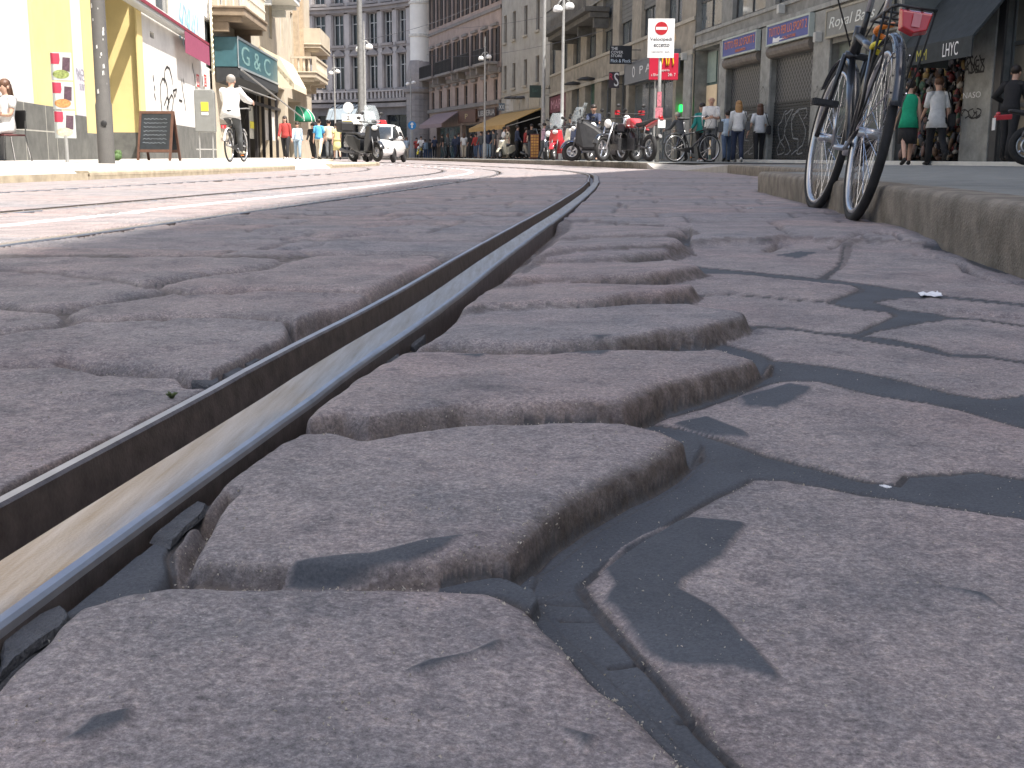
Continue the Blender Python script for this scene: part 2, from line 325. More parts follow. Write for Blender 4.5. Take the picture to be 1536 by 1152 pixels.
# ---- generic setts
traced = (PYv > 380) | ((PYv > 336) & (lat > 0) & (PXv < 1035)) | ((PYv > 362) & (PXv > 1000))
traced &= (PXv > -520) & (PXv < 1880) & (PYv < 1490)
g = ~traced
rl = .40
ci = np.floor(wy[g]/rl).astype(np.int64)
cw = .62
off = hashc(ci, ci*0+3, 5)*.6
cj = np.floor(lat[g]/cw + off).astype(np.int64)
fy = wy[g]/rl-ci; fx = lat[g]/cw+off-cj
ed = np.minimum(np.minimum(fx, 1-fx)*cw, np.minimum(fy, 1-fy)*rl) + .018*fbm(X[g]*12, Y[g]*12, 3, 31)
h0 = (hashc(ci, cj, 1)-.5)
amp = np.where(lat[g] < -1.2, .15, 1.0)
tl = (hashc(ci, cj, 2)-.5)*.012*(fx-.5) + (hashc(ci, cj, 3)-.5)*.016*(fy-.5)
zz = h0*.008*amp + tl*amp
rr = .03
drop = np.clip(1-ed/rr, 0, 1)**2.2*.007
zz = zz - drop*np.where(lat[g] < -1.2, .25, np.where(Y[g] < 14, 1, .7)) - np.where(ed < .004, .012, 0)
Zr[g] = zz; tint[g] = hashc(ci, cj, 4); dirt[g] = np.clip(1-ed/.025, 0, 1)*np.where(lat[g] < -1.2, .3, .65)
Zr[traced & (lat < 0)] = -.008
Zr[traced & (lat < 0) & (lat > -.15)] = -.028
k_ = traced & (lat > .27) & (Y < 4); Zr[k_] = -.0232; tarm[k_] = 1; dirt[k_] = 0
for jl in ([(150,905),(255,866),(400,868),(560,868),(700,866)],[(455,640),(555,650),(610,641),(700,629),(850,624)],[(605,524),(740,525),(900,520)],[(690,470),(740,465),(860,458)],[(740,424),(812,421),(900,423)],[(775,398),(805,391),(890,390)],[(806,375),(905,368)],[(835,353),(920,351)]):
    w_ = np.array([(p.x, p.y) for p in (P(x, y, 0) for x, y in jl)])
    idx, d = line_dist(w_, wx, wy, .05); k = d < .045; Zr[idx[k]] = -.012
nearrail = np.abs(X-railx(Y)) < .085
Zr[traced & nearrail] = -.040
# ---- tar fills then stones on top
for lv, pts in tars:
    w_ = np.array([(p.x, p.y) for p in (P(x, y, lv) for x, y in pts)])
    idx, d = poly_dist(w_, wx, wy)
    if d is None: continue
    k = d > .001; j = idx[k]; dd = d[k]
    w_e = np.maximum(.0025, RS[j]); s_ = np.clip(dd/w_e, 0, 1); s_ = s_*s_*(3-2*s_)
    Zr[j] = Zr[j]*(1-s_) + (lv - np.clip(1-dd/.005, 0, 1)**2*.005)*s_; tarm[j] = 1; dirt[j] = np.clip(1-dd/.003, 0, 1)*.8
for poly, H, r, dep, gap, tn, tx, ty, rf in sorted(stones, key=lambda q: q[1]):
    idx, d = poly_dist(poly, wx, wy)
    if d is None: continue
    dn = d + .009*fbm(X[idx]*22, Y[idx]*22, 2, 41)*min(1, r*30)
    we = np.maximum(.0035, 1.3*RS[idx]); k = dn > gap-we*.5; j = idx[k]; sm = np.clip((dn[k]-gap+we[k]*.5)/we[k], 0, 1); sm = sm*sm*(3-2*sm); dd = np.maximum(dn[k]-gap, 0)
    t_ = np.clip(1-dd/r, 0, 1)
    dp_ = dep*(1+.5*np.clip((X[j]-railx(Y[j])-.22)/.15, 0, 1)*(H > 0))
    z_ = H + tx*(X[j]-rf.x) + ty*(Y[j]-rf.y) - dp_*(1-np.sqrt(np.clip(1-t_**2, 0, 1)))
    Zr[j] = Zr[j]*(1-sm)+np.maximum(z_, -.05)*sm; tarm[j] = np.where(sm > .4, 0, tarm[j]); tint[j] = tn
    cl = np.clip((X[j]-railx(Y[j])-.24)/.10, 0, 1)*(H > 0)
    dirt[j] = np.maximum(np.clip(1-dd/np.minimum(.009, r*.5), 0, 1)**1.3*.75, cl*np.clip(1.5-dd/.011, 0, 1))
    kb_ = (dn < gap) & (dn > -.007) & (tarm[idx] > .5)
    jb = idx[kb_]; q_ = np.clip(1-np.abs(dn[kb_]+.001)/.0035, 0, 1); Zr[jb] -= .004*q_; dirt[jb] = np.maximum(dirt[jb], q_)
Zr += big*np.where((lat > .27) & traced, .4, 1) + fine*np.where(tarm > .5, .35, 1)
for pts in overs:
    lv_ = hm if pts[0][0] < 580 or pts[0] in ((608,966),(822,1030),(72,1085),(828,521),(876,506),(676,526)) else hr
    w_ = np.array([(p.x, p.y) for p in (P(x, y, lv_) for x, y in pts)])
    idx, d = poly_dist(w_, wx, wy)
    k = d > 0; j = idx[k]; tarm[j] = np.clip(d[k]/.005+fbm(X[j]*60,Y[j]*60,3,61)*.8, 0, 1); dirt[j] = 0
    Zr[j] += .0022*np.clip(d[k]/.004, 0, 1) - fine[j]*.7
for wd, dp, pts in cracks:
    w_ = np.array([(p.x, p.y) for p in (P(x, y, 0) for x, y in pts)])
    idx, d = line_dist(w_, wx, wy, wd*2)
    q = np.exp(-(d/(wd*.55))**2); Zr[idx] -= dp*q; dirt[idx] = np.maximum(dirt[idx], q)
for pts in tar_lines:
    w_ = np.array([(p.x, p.y) for p in (P(x, y, -.028) for x, y in pts)])
    idx, d = line_dist(w_, wx, wy, .01)
    q = np.exp(-(d/.0016)**2); Zr[idx] -= .006*q; dirt[idx] = np.maximum(dirt[idx], q)
for _ in range(1):
    q = Zr.reshape(nr, nc).copy()
    q[1:-1] = (q[:-2]+2*q[1:-1]+q[2:])/4; q[:, 1:-1] = (q[:, :-2]+2*q[:, 1:-1]+q[:, 2:])/4
    Zr = q.ravel()
# ---- channels for the rails
lat0 = X - railx(Y)
for i, o_ in enumerate(RAIL_OFF):
    a = np.abs(lat0-o_)
    k = a < (.067 if i == 0 else .042)
    Zr[k] = np.minimum(Zr[k], -.045 + .004*fbm(X[k]*30, Y[k]*30, 2, 51)); dirt[k] = 1; tarm[k] = 0
    if i: 
        k = a < .3; Zr[k] = np.where(a[k] < .042, Zr[k], np.clip(Zr[k], -.008, .004))
paint = np.clip(1-np.abs(lat0+1.87)/.075, 0, 1)
me = bpy.data.meshes.new('road')
me.vertices.add(N); me.vertices.foreach_set('co', np.stack([X, Y, Zr], 1).astype(np.float32).ravel())
ii = (np.arange(nr-1)[:, None]*nc + np.arange(nc-1)[None, :]).ravel()
qd = np.stack([ii, ii+1, ii+nc+1, ii+nc], 1).astype(np.int32)
me.loops.add(len(qd)*4); me.loops.foreach_set('vertex_index', qd.ravel())
me.polygons.add(len(qd)); me.polygons.foreach_set('loop_start', np.arange(0, len(qd)*4, 4, dtype=np.int32))
me.polygons.foreach_set('use_smooth', np.ones(len(qd), bool))
for nm, arr in (('tar', tarm), ('dirt', dirt), ('tint', tint), ('paint', paint)):
    at_ = me.attributes.new(nm, 'FLOAT', 'POINT'); at_.data.foreach_set('value', arr.astype(np.float32))
me.update(); me.validate()
road = bpy.data.objects.new('road', me); C.objects.link(road); road['kind'] = 'structure'
def road_material():
    m = bpy.data.materials.new('granite_setts'); m.use_nodes = True; nt = m.node_tree; bs = nt.nodes['Principled BSDF']
    N_ = nt.nodes.new
    geo = N_('ShaderNodeNewGeometry'); pos = geo.outputs['Position']
    def att(n): a = N_('ShaderNodeAttribute'); a.attribute_name = n; return a.outputs['Fac']
    def noi(s, d=5, r=.6, v=None):
        n = N_('ShaderNodeTexNoise'); n.inputs['Scale'].default_value = s; n.inputs['Detail'].default_value = d; n.inputs['Roughness'].default_value = r
        L(nt, v or pos, n.inputs['Vector']); return n.outputs['Fac']
    def ramp(f, *st):
        r = N_('ShaderNodeValToRGB'); e = r.color_ramp.elements
        while len(e) < len(st): e.new(.5)
        for x, (p, c) in zip(e, st): x.position = p; x.color = (*c, 1) if len(c) == 3 else c
        L(nt, f, r.inputs[0]); return r.outputs[0]
    def mix(f, a, b, ty='MIX'):
        n = N_('ShaderNodeMix'); n.data_type = 'RGBA'; n.blend_type = ty
        if isinstance(f, float): n.inputs[0].default_value = f
        else: L(nt, f, n.inputs[0])
        for s_, k in ((a, 6), (b, 7)):
            if isinstance(s_, tuple): n.inputs[k].default_value = (*s_, 1)
            else: L(nt, s_, n.inputs[k])
        return n.outputs[2]
    def math_(op, a, b=None):
        n = N_('ShaderNodeMath'); n.operation = op; n.use_clamp = op in ('MULTIPLY','ADD','SUBTRACT')
        for s_, k in ((a, 0), (b, 1)):
            if s_ is None: continue
            if isinstance(s_, (int, float)): n.inputs[k].default_value = s_
            else: L(nt, s_, n.inputs[k])
        return n.outputs[0]
    grain = ramp(noi(300, 4, .8), (.30,(.082,.075,.075)), (.5,(.275,.256,.250)), (.70,(.58,.54,.515)))
    cryst = ramp(noi(900, 2, .7), (.35,(.13,.12,.12)), (.65,(.33,.30,.305)))
    base = mix(.35, grain, cryst)
    tone = ramp(att('tint'), (0,(.90,.93,.97)), (.5,(1.0,.98,.98)), (1,(1.10,1.0,.97)))
    base = mix(1.0, base, tone, 'MULTIPLY')
    blot = ramp(noi(7, 5, .6), (.30,(.66,.69,.72)), (.6,(1.08,1.06,1.05)))
    base = mix(1.0, base, blot, 'MULTIPLY')
    pinkish = ramp(noi(2.6, 3, .5), (.45,(1,1,1)), (.7,(1.07,.99,.98)))
    base = mix(1.0, base, pinkish, 'MULTIPLY')
    patch = ramp(noi(26, 4, .65), (.30,(.55,.56,.6)), (.42,(1,1,1)))
    base = mix(.6, base, mix(1.0, base, patch, 'MULTIPLY'))
    stain = ramp(noi(13, 4, .6), (.60,(1,1,1)), (.70,(.60,.62,.66)))
    base = mix(.8, base, mix(1.0, base, stain, 'MULTIPLY'))
    coarse = ramp(noi(120, 3, .7), (.34,(.72,.72,.74)), (.52,(1,1,1)), (.68,(1.25,1.2,1.15)))
    base = mix(1.0, base, coarse, 'MULTIPLY')
    vor = N_('ShaderNodeTexVoronoi'); vor.inputs['Scale'].default_value = 260; L(nt, pos, vor.inputs['Vector'])
    sp = math_('MULTIPLY', ramp(vor.outputs['Distance'], (.10,(1,1,1)), (.2,(0,0,0))), ramp(noi(22, 3), (.54,(0,0,0)), (.66,(1,1,1))))
    base = mix(math_('MULTIPLY', sp, .75), base, (.52,.49,.45))
    tarc = ramp(noi(420, 3, .7), (.3,(.056,.062,.073)), (.7,(.098,.107,.122)))
    tarc = mix(1.0, tarc, ramp(noi(9, 4), (.3,(.8,.8,.8)), (.7,(1.15,1.15,1.15))), 'MULTIPLY')
    tarc = mix(math_('MULTIPLY', sp, .35), tarc, (.40,.38,.34))
    col = mix(att('tar'), base, tarc)
    dn = math_('MULTIPLY', att('dirt'), ramp(noi(60, 4, .7), (.3,(.35,.35,.35)), (.6,(1,1,1))))
    dcol = ramp(noi(140, 4, .7), (.3,(.026,.021,.019)), (.7,(.11,.09,.075)))
    col = mix(math_('MULTIPLY', dn, .85), col, dcol)
    pn = math_('GREATER_THAN', math_('SUBTRACT', math_('ADD', att('paint'), math_('MULTIPLY', noi(5, 5, .7), .9)), .45), .50)
    col = mix(math_('MULTIPLY', pn, .8), col, (.72,.72,.70))
    L(nt, col, bs.inputs['Base Color'])
    rg = mix(att('tar'), ramp(noi(40, 3), (.3,(.62,.62,.62)), (.7,(.85,.85,.85))), (.8,.8,.8))
    L(nt, rg, bs.inputs['Roughness']); bs.inputs['Specular IOR Level'].default_value = .35
    h = math_('ADD', math_('MULTIPLY', noi(170, 5, .7), .6), math_('MULTIPLY', noi(600, 3, .7), .35))
    b = N_('ShaderNodeBump'); b.inputs['Strength'].default_value = .55; b.inputs['Distance'].default_value = .0045
    L(nt, h, b.inputs['Height']); L(nt, b.outputs[0], bs.inputs['Normal'])
    return m
road.data.materials.append(road_material())
# coarse ground under and around the setts, out to the horizon
gm = mat('ground_stone', (.17,.155,.155), .85, 0, .2, 3, .3)
gd = MB()
gd.box(-300, 300, -60, 400, -.30, -.062)
gd.box(-6, 6, -8, .20, -.062, -.03)
o = gd.build('ground', gm); o['kind'] = 'structure'
# ================================================================ RAILS
def rail_materials():
    top = mat('worn_rail_steel', (.42,.38,.35), .36, .9, .25, 9, .10, 420, col2=(.30,.22,.14))
    side = mat('rusty_rail_side', (.17,.145,.135), .45, .6, .35, 40, .1, 300)
    nt_ = top.node_tree
    mp = [n for n in nt_.nodes if n.type == 'MAPPING'][0]; mp.inputs['Scale'].default_value = (9, .5, 1)
    rim = mat('bright_rail_rim', (.42,.42,.44), .42, .9, .15, 20)
    return [top, side, rim]
RM = rail_materials()
def build_rail(off, label, mirror=False):
    prof = [(-.060,-.07,1),(-.060,.009,1),(-.0565,.0135,2),(-.0485,.0135,2),(-.046,.011,1),(-.041,-.034,1),(-.006,-.036,1),(.002,-.010,1),(.004,.006,0),(.007,.0088,0),(.028,.0095,0),(.052,.0092,0),(.0558,.0080,2),(.0580,.0055,2),(.0593,.0020,2),(.0598,-.010,1),(.060,-.07,1)]
    if mirror: prof = [(-a, z, m) for a, z, m in prof][::-1]; 
    ys = _yy[_yy < 100]; xs = railx(ys); sl_ = np.gradient(xs, ys)
    mb = MB(); n = len(prof); vs = []
    for i, y in enumerate(ys):
        c = 1/math.hypot(1, sl_[i]); tx, ty = c, -sl_[i]*c
        jit = .0012*mnoise.noise(Vector((y*9, off, 0))) + .002*mnoise.noise(Vector((y*2.2, off+5, 0)))
        for k, (a, z, m_) in enumerate(prof):
            aa = a*(.66 if off else 1)+off; zz_ = z - (.003*max(0, mnoise.noise(Vector((y*14, k*.3, 3)))) if 12 <= k <= 14 else 0) + jit*.5
            vs.append((xs[i]+aa*tx, y+aa*ty, zz_-(.012 if off else 0)))
    b = 0; mb.v = vs
    for i in range(len(ys)-1):
        for k in range(n-1):
            mb.f.append((i*n+k, i*n+k+1, (i+1)*n+k+1, (i+1)*n+k)); mb.m.append(prof[k+1][2] if not mirror else prof[k][2])
    o = mb.build('tram_rail', RM, smooth=True); 
    tag(o, label, 'tram rail', 'tram rails in the paving')
    mo = o.modifiers.new('split', 'EDGE_SPLIT'); mo.split_angle = R(17)
build_rail(0, 'large worn steel grooved rail crossing the foreground paving')
build_rail(RAIL_OFF[1], 'thin dark rail along the edge of the shade, next left of the big rail', True)
build_rail(RAIL_OFF[2], 'dark rail through the sunlit paving left of the white line')
build_rail(RAIL_OFF[3], 'faint rail in bright sun closest to the left kerb', True)
# ================================================================ PAVEMENTS
m_side_r = mat('pavement_asphalt', (.21,.215,.20), .85, 0, .22, 5, .35, 160)
m_kerb = mat('kerb_granite', (.215,.19,.155), .85, 0, .35, 7, .5, 120, col2=(.11,.095,.075))
m_side_l = mat('pavement_slabs', (.42,.40,.37), .8, 0, .14, 3, .2, 90)
m_kerb_l = mat('kerb_pale_granite', (.40,.34,.25), .8, 0, .25, 8, .3, 100)
KR = [(.35,-6),(.72,-1.2),(1.19,2.7),(1.43,4.3),(1.69,6.85),(1.93,9.35),(1.99,9.62),(2.15,9.78),(2.6,10.1),(3.1,12.2),(3.55,16.5),(3.82,21.2)]
KR2 = [(3.10,27.6),(2.5,33.6),(1.43,40),(-.6,51),(-2.6,62),(-5.2,74),(-8,85),(-13.5,99),(-18,107)]
def strip_walk(name, edge, inner, ztop, zin, m, mk, kerbw=.17, zb=-.06, endcaps=True):
    """pavement slab from a kerb line to the building side, with a separate rounded kerb stone row"""
    mb = MB(); kb = MB(); n = len(edge)
    for i in range(n-1):
        (x0,y0),(x1,y1) = edge[i], edge[i+1]; (a0,b0),(a1,b1) = inner[i], inner[i+1]
        def ins(x,y,a,b,k):
            l = math.hypot(a-x,b-y); return (x+(a-x)*k/l, y+(b-y)*k/l)
        e0 = ins(x0,y0,a0,b0,kerbw); e1 = ins(x1,y1,a1,b1,kerbw)
        mb.quad((*e0,ztop-.004),(*e1,ztop-.004),(a1,b1,zin),(a0,b0,zin))
    return mb
def kerb_row(name, edge, ztop, zb, m, side, width=.17, wob=.0013):
    """kerb stones swept along the edge: worn, rounded outer arris; side=+1 when the pavement lies to the right of travel"""
    pts = []
    for (x0,y0),(x1,y1) in zip(edge[:-1], edge[1:]):
        l = math.hypot(x1-x0, y1-y0); k = max(1, int(l/.03)) if math.hypot(x0,y0) < 11 else max(1, int(l/1.0))
        for i in range(k): pts.append((x0+(x1-x0)*i/k, y0+(y1-y0)*i/k))
    pts.append(edge[-1]); n = len(pts); mb = MB()
    prof = [(0.010,zb),(0.005,zb+.03),(0.004,zb+.06),(0.003,zb+.085),(0.002,zb+.11),(0.001,zb+.135),(0.0,ztop-.05),(.003,ztop-.022),(.009,ztop-.009),(.022,ztop-.001),(.06,ztop),(width,ztop),(width,zb)]
    vs = []
    for i,(x,y) in enumerate(pts):
        a = pts[max(i-1,0)]; b = pts[min(i+1,n-1)]; t = Vector((b[0]-a[0], b[1]-a[1])).normalized(); nx, ny = (t.y, -t.x) if side > 0 else (-t.y, t.x)
        for k,(o_,z) in enumerate(prof):
            j = wob*(mnoise.noise(Vector((x*4,y*4,z*5)))*2.5+mnoise.noise(Vector((x*22,y*22,z*22)))*1.4+mnoise.noise(Vector((x*60,y*60,z*60)))*.7) if k < 11 else 0
            vs.append((x+nx*(o_+j), y+ny*(o_+j), z + (wob*.8*mnoise.noise(Vector((x*3,y*3,9+k))) if 6 < k < 12 else 0)))
    q = len(prof); mb.v = vs
    for i in range(n-1):
        for k in range(q-1):
            mb.f.append((i*q+k, i*q+k+1, (i+1)*q+k+1, (i+1)*q+k)); mb.m.append(0)
    mb.f.append(tuple(range(q))); mb.m.append(0); mb.f.append(tuple((n-1)*q+k for k in range(q))); mb.m.append(0)
    o = mb.build(name, m, smooth=True); o['kind'] = 'structure'
    md = o.modifiers.new('es','EDGE_SPLIT'); md.split_angle = R(50)
    return o
ZR, ZL = .152, .088
GX = lambda y: 11.98-.143*y if y < 40.9 else (11.65-.135*y if y < 70.7 else (19.07-.24*y if y < 83 else 25.1-.313*y))
inner = [(max(GX(y)+.1, x+.5), y+.02) for x,y in KR]
for k in (6,7): inner[k] = (GX(9.7+.1*k), 9.7+.1*k)
mb = strip_walk('', KR, inner, ZR, ZR+.012, None, None)
o = mb.build('pavement_right', m_side_r); o['kind'] = 'structure'
kerb_row('kerb_right', KR, ZR, -.07, m_kerb, 1)
# dropped crossing between the two kerbs
mb = MB()
mb.quad((3.82,21.2,ZR-.012),(3.55,24.4,.012),(4.7,24.6,.10),(4.9,21.3,ZR-.004)); mb.quad((3.55,24.4,.012),(3.2,27.0,.012),(4.5,27.2,.10),(4.7,24.6,.10)); mb.quad((3.2,27.0,.012),(3.1,27.6,ZR-.01),(4.6,27.9,ZR-.004),(4.5,27.2,.10))
mb.quad((4.9,21.3,ZR-.004),(4.7,24.6,.10),(GX(24.6)+.1,24.6,ZR+.01),(GX(21.3)+.1,21.3,ZR+.012)); mb.quad((4.7,24.6,.10),(4.5,27.2,.10),(GX(27.2)+.1,27.2,ZR+.01),(GX(24.6)+.1,24.6,ZR+.01)); mb.quad((4.5,27.2,.10),(4.6,27.9,ZR-.004),(GX(27.9)+.1,27.9,ZR+.01),(GX(27.2)+.1,27.2,ZR+.01))
for a_,b_,c_,d_ in (((3.82,21.2,ZR-.012),(3.55,24.4,.012),0,0),((3.55,24.4,.012),(3.2,27.0,.012),0,0),((3.2,27.0,.012),(3.1,27.6,ZR-.01),0,0)):
    mb.quad(a_,b_,(b_[0],b_[1],-.08),(a_[0],a_[1],-.08))
mb.box(3.3,9.5,20.9,28.2,-.12,-.02)
m_ramp = mat('ramp_slabs', (.36,.34,.31), .8, 0, .15, 4, .2)
o = mb.build('pavement_ramp', m_ramp); o['kind'] = 'structure'
inner = [(GX(y)+.1 if y < 103 else x+8, y) for x,y in KR2]
o = strip_walk('', KR2, inner, ZR, ZR+.01, None, None).build('pavement_right_far', m_side_r); o['kind'] = 'structure'
kerb_row('kerb_right_far', KR2, ZR, -.07, m_kerb, 1)
KL = [(-4.9,-6),(-4.75,2),(-4.5,9.0),(-4.22,11.75)]
KL2 = [(-4.22,11.8),(-4.0,14),(-3.92,18),(-3.9,21.2)]
KL3 = [(-3.75,24.6),(-3.62,31),(-3.72,33),(-4.6,34.2),(-6.2,37),(-7.0,45),(-8.8,58),(-11.8,73),(-17.5,90),(-22,100)]
AX = lambda y: (-6.5-.116*y if y < 48 else -12.07-.06*(y-48) if y < 84 else -14.2-.35*(y-84))
KLall = [(x,y,.022) for x,y in KL] + [(x,y,ZL) for x,y in KL2] + [(-3.9,21.2,ZL),(-3.85,22,.02),(-3.8,23.8,.02),(-3.75,24.6,ZL)] + [(x,y,ZL) for x,y in KL3]
mb = MB()
for (x0,y0,z0),(x1,y1,z1) in zip(KLall[:-1], KLall[1:]):
    if y1-y0 < 1e-6: continue
    k = 1.0
    mb.quad((x0-.16,y0,z0-.003),(x0-1.4,y0,ZL+.01),(x1-1.4,y1,ZL+.01),(x1-.16,y1,z1-.003))
    mb.quad((x0-1.4,y0,ZL+.01),(AX(y0)-.1,y0,.135),(AX(y1)-.1,y1,.135),(x1-1.4,y1,ZL+.01))
    if z0 < .03 or z1 < .03: mb.quad((x0,y0,-.03),(x0-.16,y0,z0-.003),(x1-.16,y1,z1-.003),(x1,y1,-.03))
o = mb.build('pavement_left', m_side_l); o['kind'] = 'structure'
kerb_row('kerb_left', KL, .02, -.07, m_kerb_l, -1)
kerb_row('kerb_left_raised', KL2, ZL, -.07, m_kerb_l, -1)
kerb_row('kerb_left_far', KL3, ZL, -.07, m_kerb_l, -1)
# ================================================================ BUILDINGS
TXT = {}
def text(s, name, m, parent, x0, x1, z0, z1, y, flip=False, ext=.006, shear=0.0, rotz=0.0):
    """lettering fitted into the box x0..x1, z0..z1 of the parent's own frame, standing on its front face"""
    c = bpy.data.curves.new('t', 'FONT'); c.body = s; c.size = 1; c.extrude = 0; c.shear = shear; c.resolution_u = 3
    t = bpy.data.objects.new('t', c); C.objects.link(t)
    dg = bpy.context.evaluated_depsgraph_get(); dg.update()
    me_ = bpy.data.meshes.new_from_object(t.evaluated_get(dg)); bpy.data.objects.remove(t)
    v = np.array([p.co[:] for p in me_.vertices]) if len(me_.vertices) else np.zeros((1,3))
    lo, hi = v.min(0), v.max(0); w_ = hi-lo
    for p in me_.vertices:
        a = (p.co.x-lo[0])/w_[0]; b = (p.co.y-lo[1])/w_[1]
        p.co = (x0+(x1-x0)*a, y, z0+(z1-z0)*b)
    me_.name = name; me_.materials.clear(); me_.materials.append(m)
    o = bpy.data.objects.new(name, me_); C.objects.link(o); o.parent = parent
    if ext:
        sd = o.modifiers.new('s','SOLIDIFY'); sd.thickness = ext; sd.offset = 0
    return o
class Bld:
    def __init__(s, name, p_a, p_b, side, label, group=None, cat='building'):
        """facade from near point p_a to far point p_b; side +1 = right of the street"""
        a = Vector((*p_a,0)); b = Vector((*p_b,0))
        s.p0 = b if side > 0 else a; x = (a-b) if side > 0 else (b-a)
        s.len = x.length; s.x = x.normalized(); s.n = Vector((-s.x.y, s.x.x, 0))   # inward normal
        s.root = empty(name, s.p0, math.atan2(s.x.y, s.x.x), label, cat, group)
    def at(s, px, py, y=0.0):
        d = ray(px, py); o_ = Vector((0,0,CAMH)); p0 = s.p0 + s.n*y
        t = (p0-o_).dot(s.n)/d.dot(s.n); q = o_+d*t
        return (q-s.p0).dot(s.x), q.z
    def rect(s, pl, pr, pt, pb, y=0.0):
        m_ = (pl+pr)/2; a = s.at(pl, (pt+pb)/2, y)[0]; b = s.at(pr, (pt+pb)/2, y)[0]
        return [a, b, s.at(m_, pb, y)[1], s.at(m_, pt, y)[1]]
    def W(s, x, y, z): return s.p0 + s.x*x + s.n*y + Vector((0,0,z))
def wall_mesh(mb, s0, s1, z0, z1, ops, m=0, mr=None, y=0.0):
    """front face with real openings and their reveals; ops = (a,b,z0,z1,depth)"""
    xs = sorted({s0,s1,*[min(max(v,s0),s1) for o in ops for v in o[:2]]}); zs = sorted({z0,z1,*[min(max(v,z0),z1) for o in ops for v in o[2:4]]})
    for i in range(len(xs)-1):
        for j in range(len(zs)-1):
            cx = (xs[i]+xs[i+1])/2; cz = (zs[j]+zs[j+1])/2
            if any(o[0] < cx < o[1] and o[2] < cz < o[3] for o in ops): continue
            mb.quad((xs[i],y,zs[j]),(xs[i+1],y,zs[j]),(xs[i+1],y,zs[j+1]),(xs[i],y,zs[j+1]), m)
    mr = m if mr is None else mr
    for o in ops:
        a,b,c,d = o[:4]; dp = y+(o[4] if len(o) > 4 else .22)
        mb.quad((a,y,c),(a,dp,c),(a,dp,d),(a,y,d),mr); mb.quad((b,y,c),(b,y,d),(b,dp,d),(b,dp,c),mr)
        mb.quad((a,y,d),(a,dp,d),(b,dp,d),(b,y,d),mr); mb.quad((a,y,c),(b,y,c),(b,dp,c),(a,dp,c),mr)
def mass(mb, s0, s1, y0, y1, z0, z1, m=0): mb.box(s0, s1, y0, y1, z0, z1, m)
m_glass = glassmat('window_glass', (.025,.03,.035), .05)
m_glass2 = glassmat('pale_window_glass', (.10,.12,.13), .08)
m_shade = mat('grey_roller_blind', (.14,.14,.13), .8, 0, .1, 3)
m_frame_d = mat('dark_window_frame', (.05,.05,.05), .5, 0, .15)
m_frame_w = mat('pale_window_frame', (.5,.5,.48), .6, 0, .1)
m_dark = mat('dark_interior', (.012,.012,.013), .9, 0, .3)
def window(b, r, y=.16, mf=None, mp=None, mull=1, trans=0, fw=.06, blind=0.0, mb_=None):
    a0,a1,z0,z1 = r; f = MB()
    f.box(a0,a0+fw,y-.03,y+.05,z0,z1); f.box(a1-fw,a1,y-.03,y+.05,z0,z1); f.box(a0+fw,a1-fw,y-.03,y+.05,z0,z0+fw); f.box(a0+fw,a1-fw,y-.03,y+.05,z1-fw,z1)
    for k in range(mull):
        c = a0+(a1-a0)*(k+1)/(mull+1); f.box(c-fw/2,c+fw/2,y-.025,y+.045,z0+fw,z1-fw)
    for k in range(trans):
        c = z0+(z1-z0)*(k+1)/(trans+1); f.box(a0+fw,a1-fw,y-.02,y+.04,c-fw/2,c+fw/2)
    fo = f.build('window', mf or m_frame_d, b.root)
    p = MB(); p.box(a0+fw*.5,a1-fw*.5,y+.005,y+.02,z0+fw*.5,z1-fw*.5); p.build('pane', mp or m_glass, fo)
    if blind:
        q = MB(); n = 8; zt = z1; zb_ = z1-(z1-z0)*blind; h = (zt-zb_)/n
        for k in range(n): q.box(a0+.01,a1-.01,y-.09,y-.05,zb_+k*h,zb_+(k+1)*h-.012)
        q.build('blind', mb_ or m_shade, fo)
    return fo
def ribbon(strokes, name, m, parent, w=.03, y=-.006):
    """spray-can strokes lying on a wall: flat ribbons in the wall's own x,z"""
    mb = MB()
    for st in strokes:
        ww = w
        pts = []
        for (x0,z0),(x1,z1) in zip(st[:-1], st[1:]):
            for k in range(3): pts.append((x0+(x1-x0)*k/3, z0+(z1-z0)*k/3))
        pts.append(st[-1]); vs = []
        for i,(x,z) in enumerate(pts):
            a = pts[max(i-1,0)]; c = pts[min(i+1,len(pts)-1)]; t = Vector((c[0]-a[0], c[1]-a[1]))
            t = t.normalized() if t.length > 1e-6 else Vector((1,0)); q = ww*.5*(1+.4*mnoise.noise(Vector((x*3,z*3,1))))
            vs += [(x-t.y*q, y, z+t.x*q), (x+t.y*q, y, z-t.x*q)]
        mb.add(vs, [(2*i,2*i+1,2*i+3,2*i+2) for i in range(len(pts)-1)])
    return mb.build(name, m, parent)
def scribble(x0, x1, z0, z1, n, seed, loops=2.0):
    rnd = random.Random(seed); out = []
    for k in range(n):
        cx = x0+(x1-x0)*(k+.5)/n; w_ = (x1-x0)/n*.6; ph = rnd.random()*6; st = []
        for i in range(14):
            q = i/13; st.append((cx+w_*math.sin(ph+q*loops*6.28+rnd.random()*.5), z0+(z1-z0)*(.5+.48*math.sin(ph*2+q*4.5+rnd.random()*.4))))
        out.append(st)
    return out
m_black_paint = mat('black_spray_paint', (.02,.02,.02), .6); m_white_paint = mat('white_spray_paint', (.7,.7,.7), .6); m_blue_paint = mat('pale_blue_spray_paint', (.30,.55,.72), .6, 0, .3)
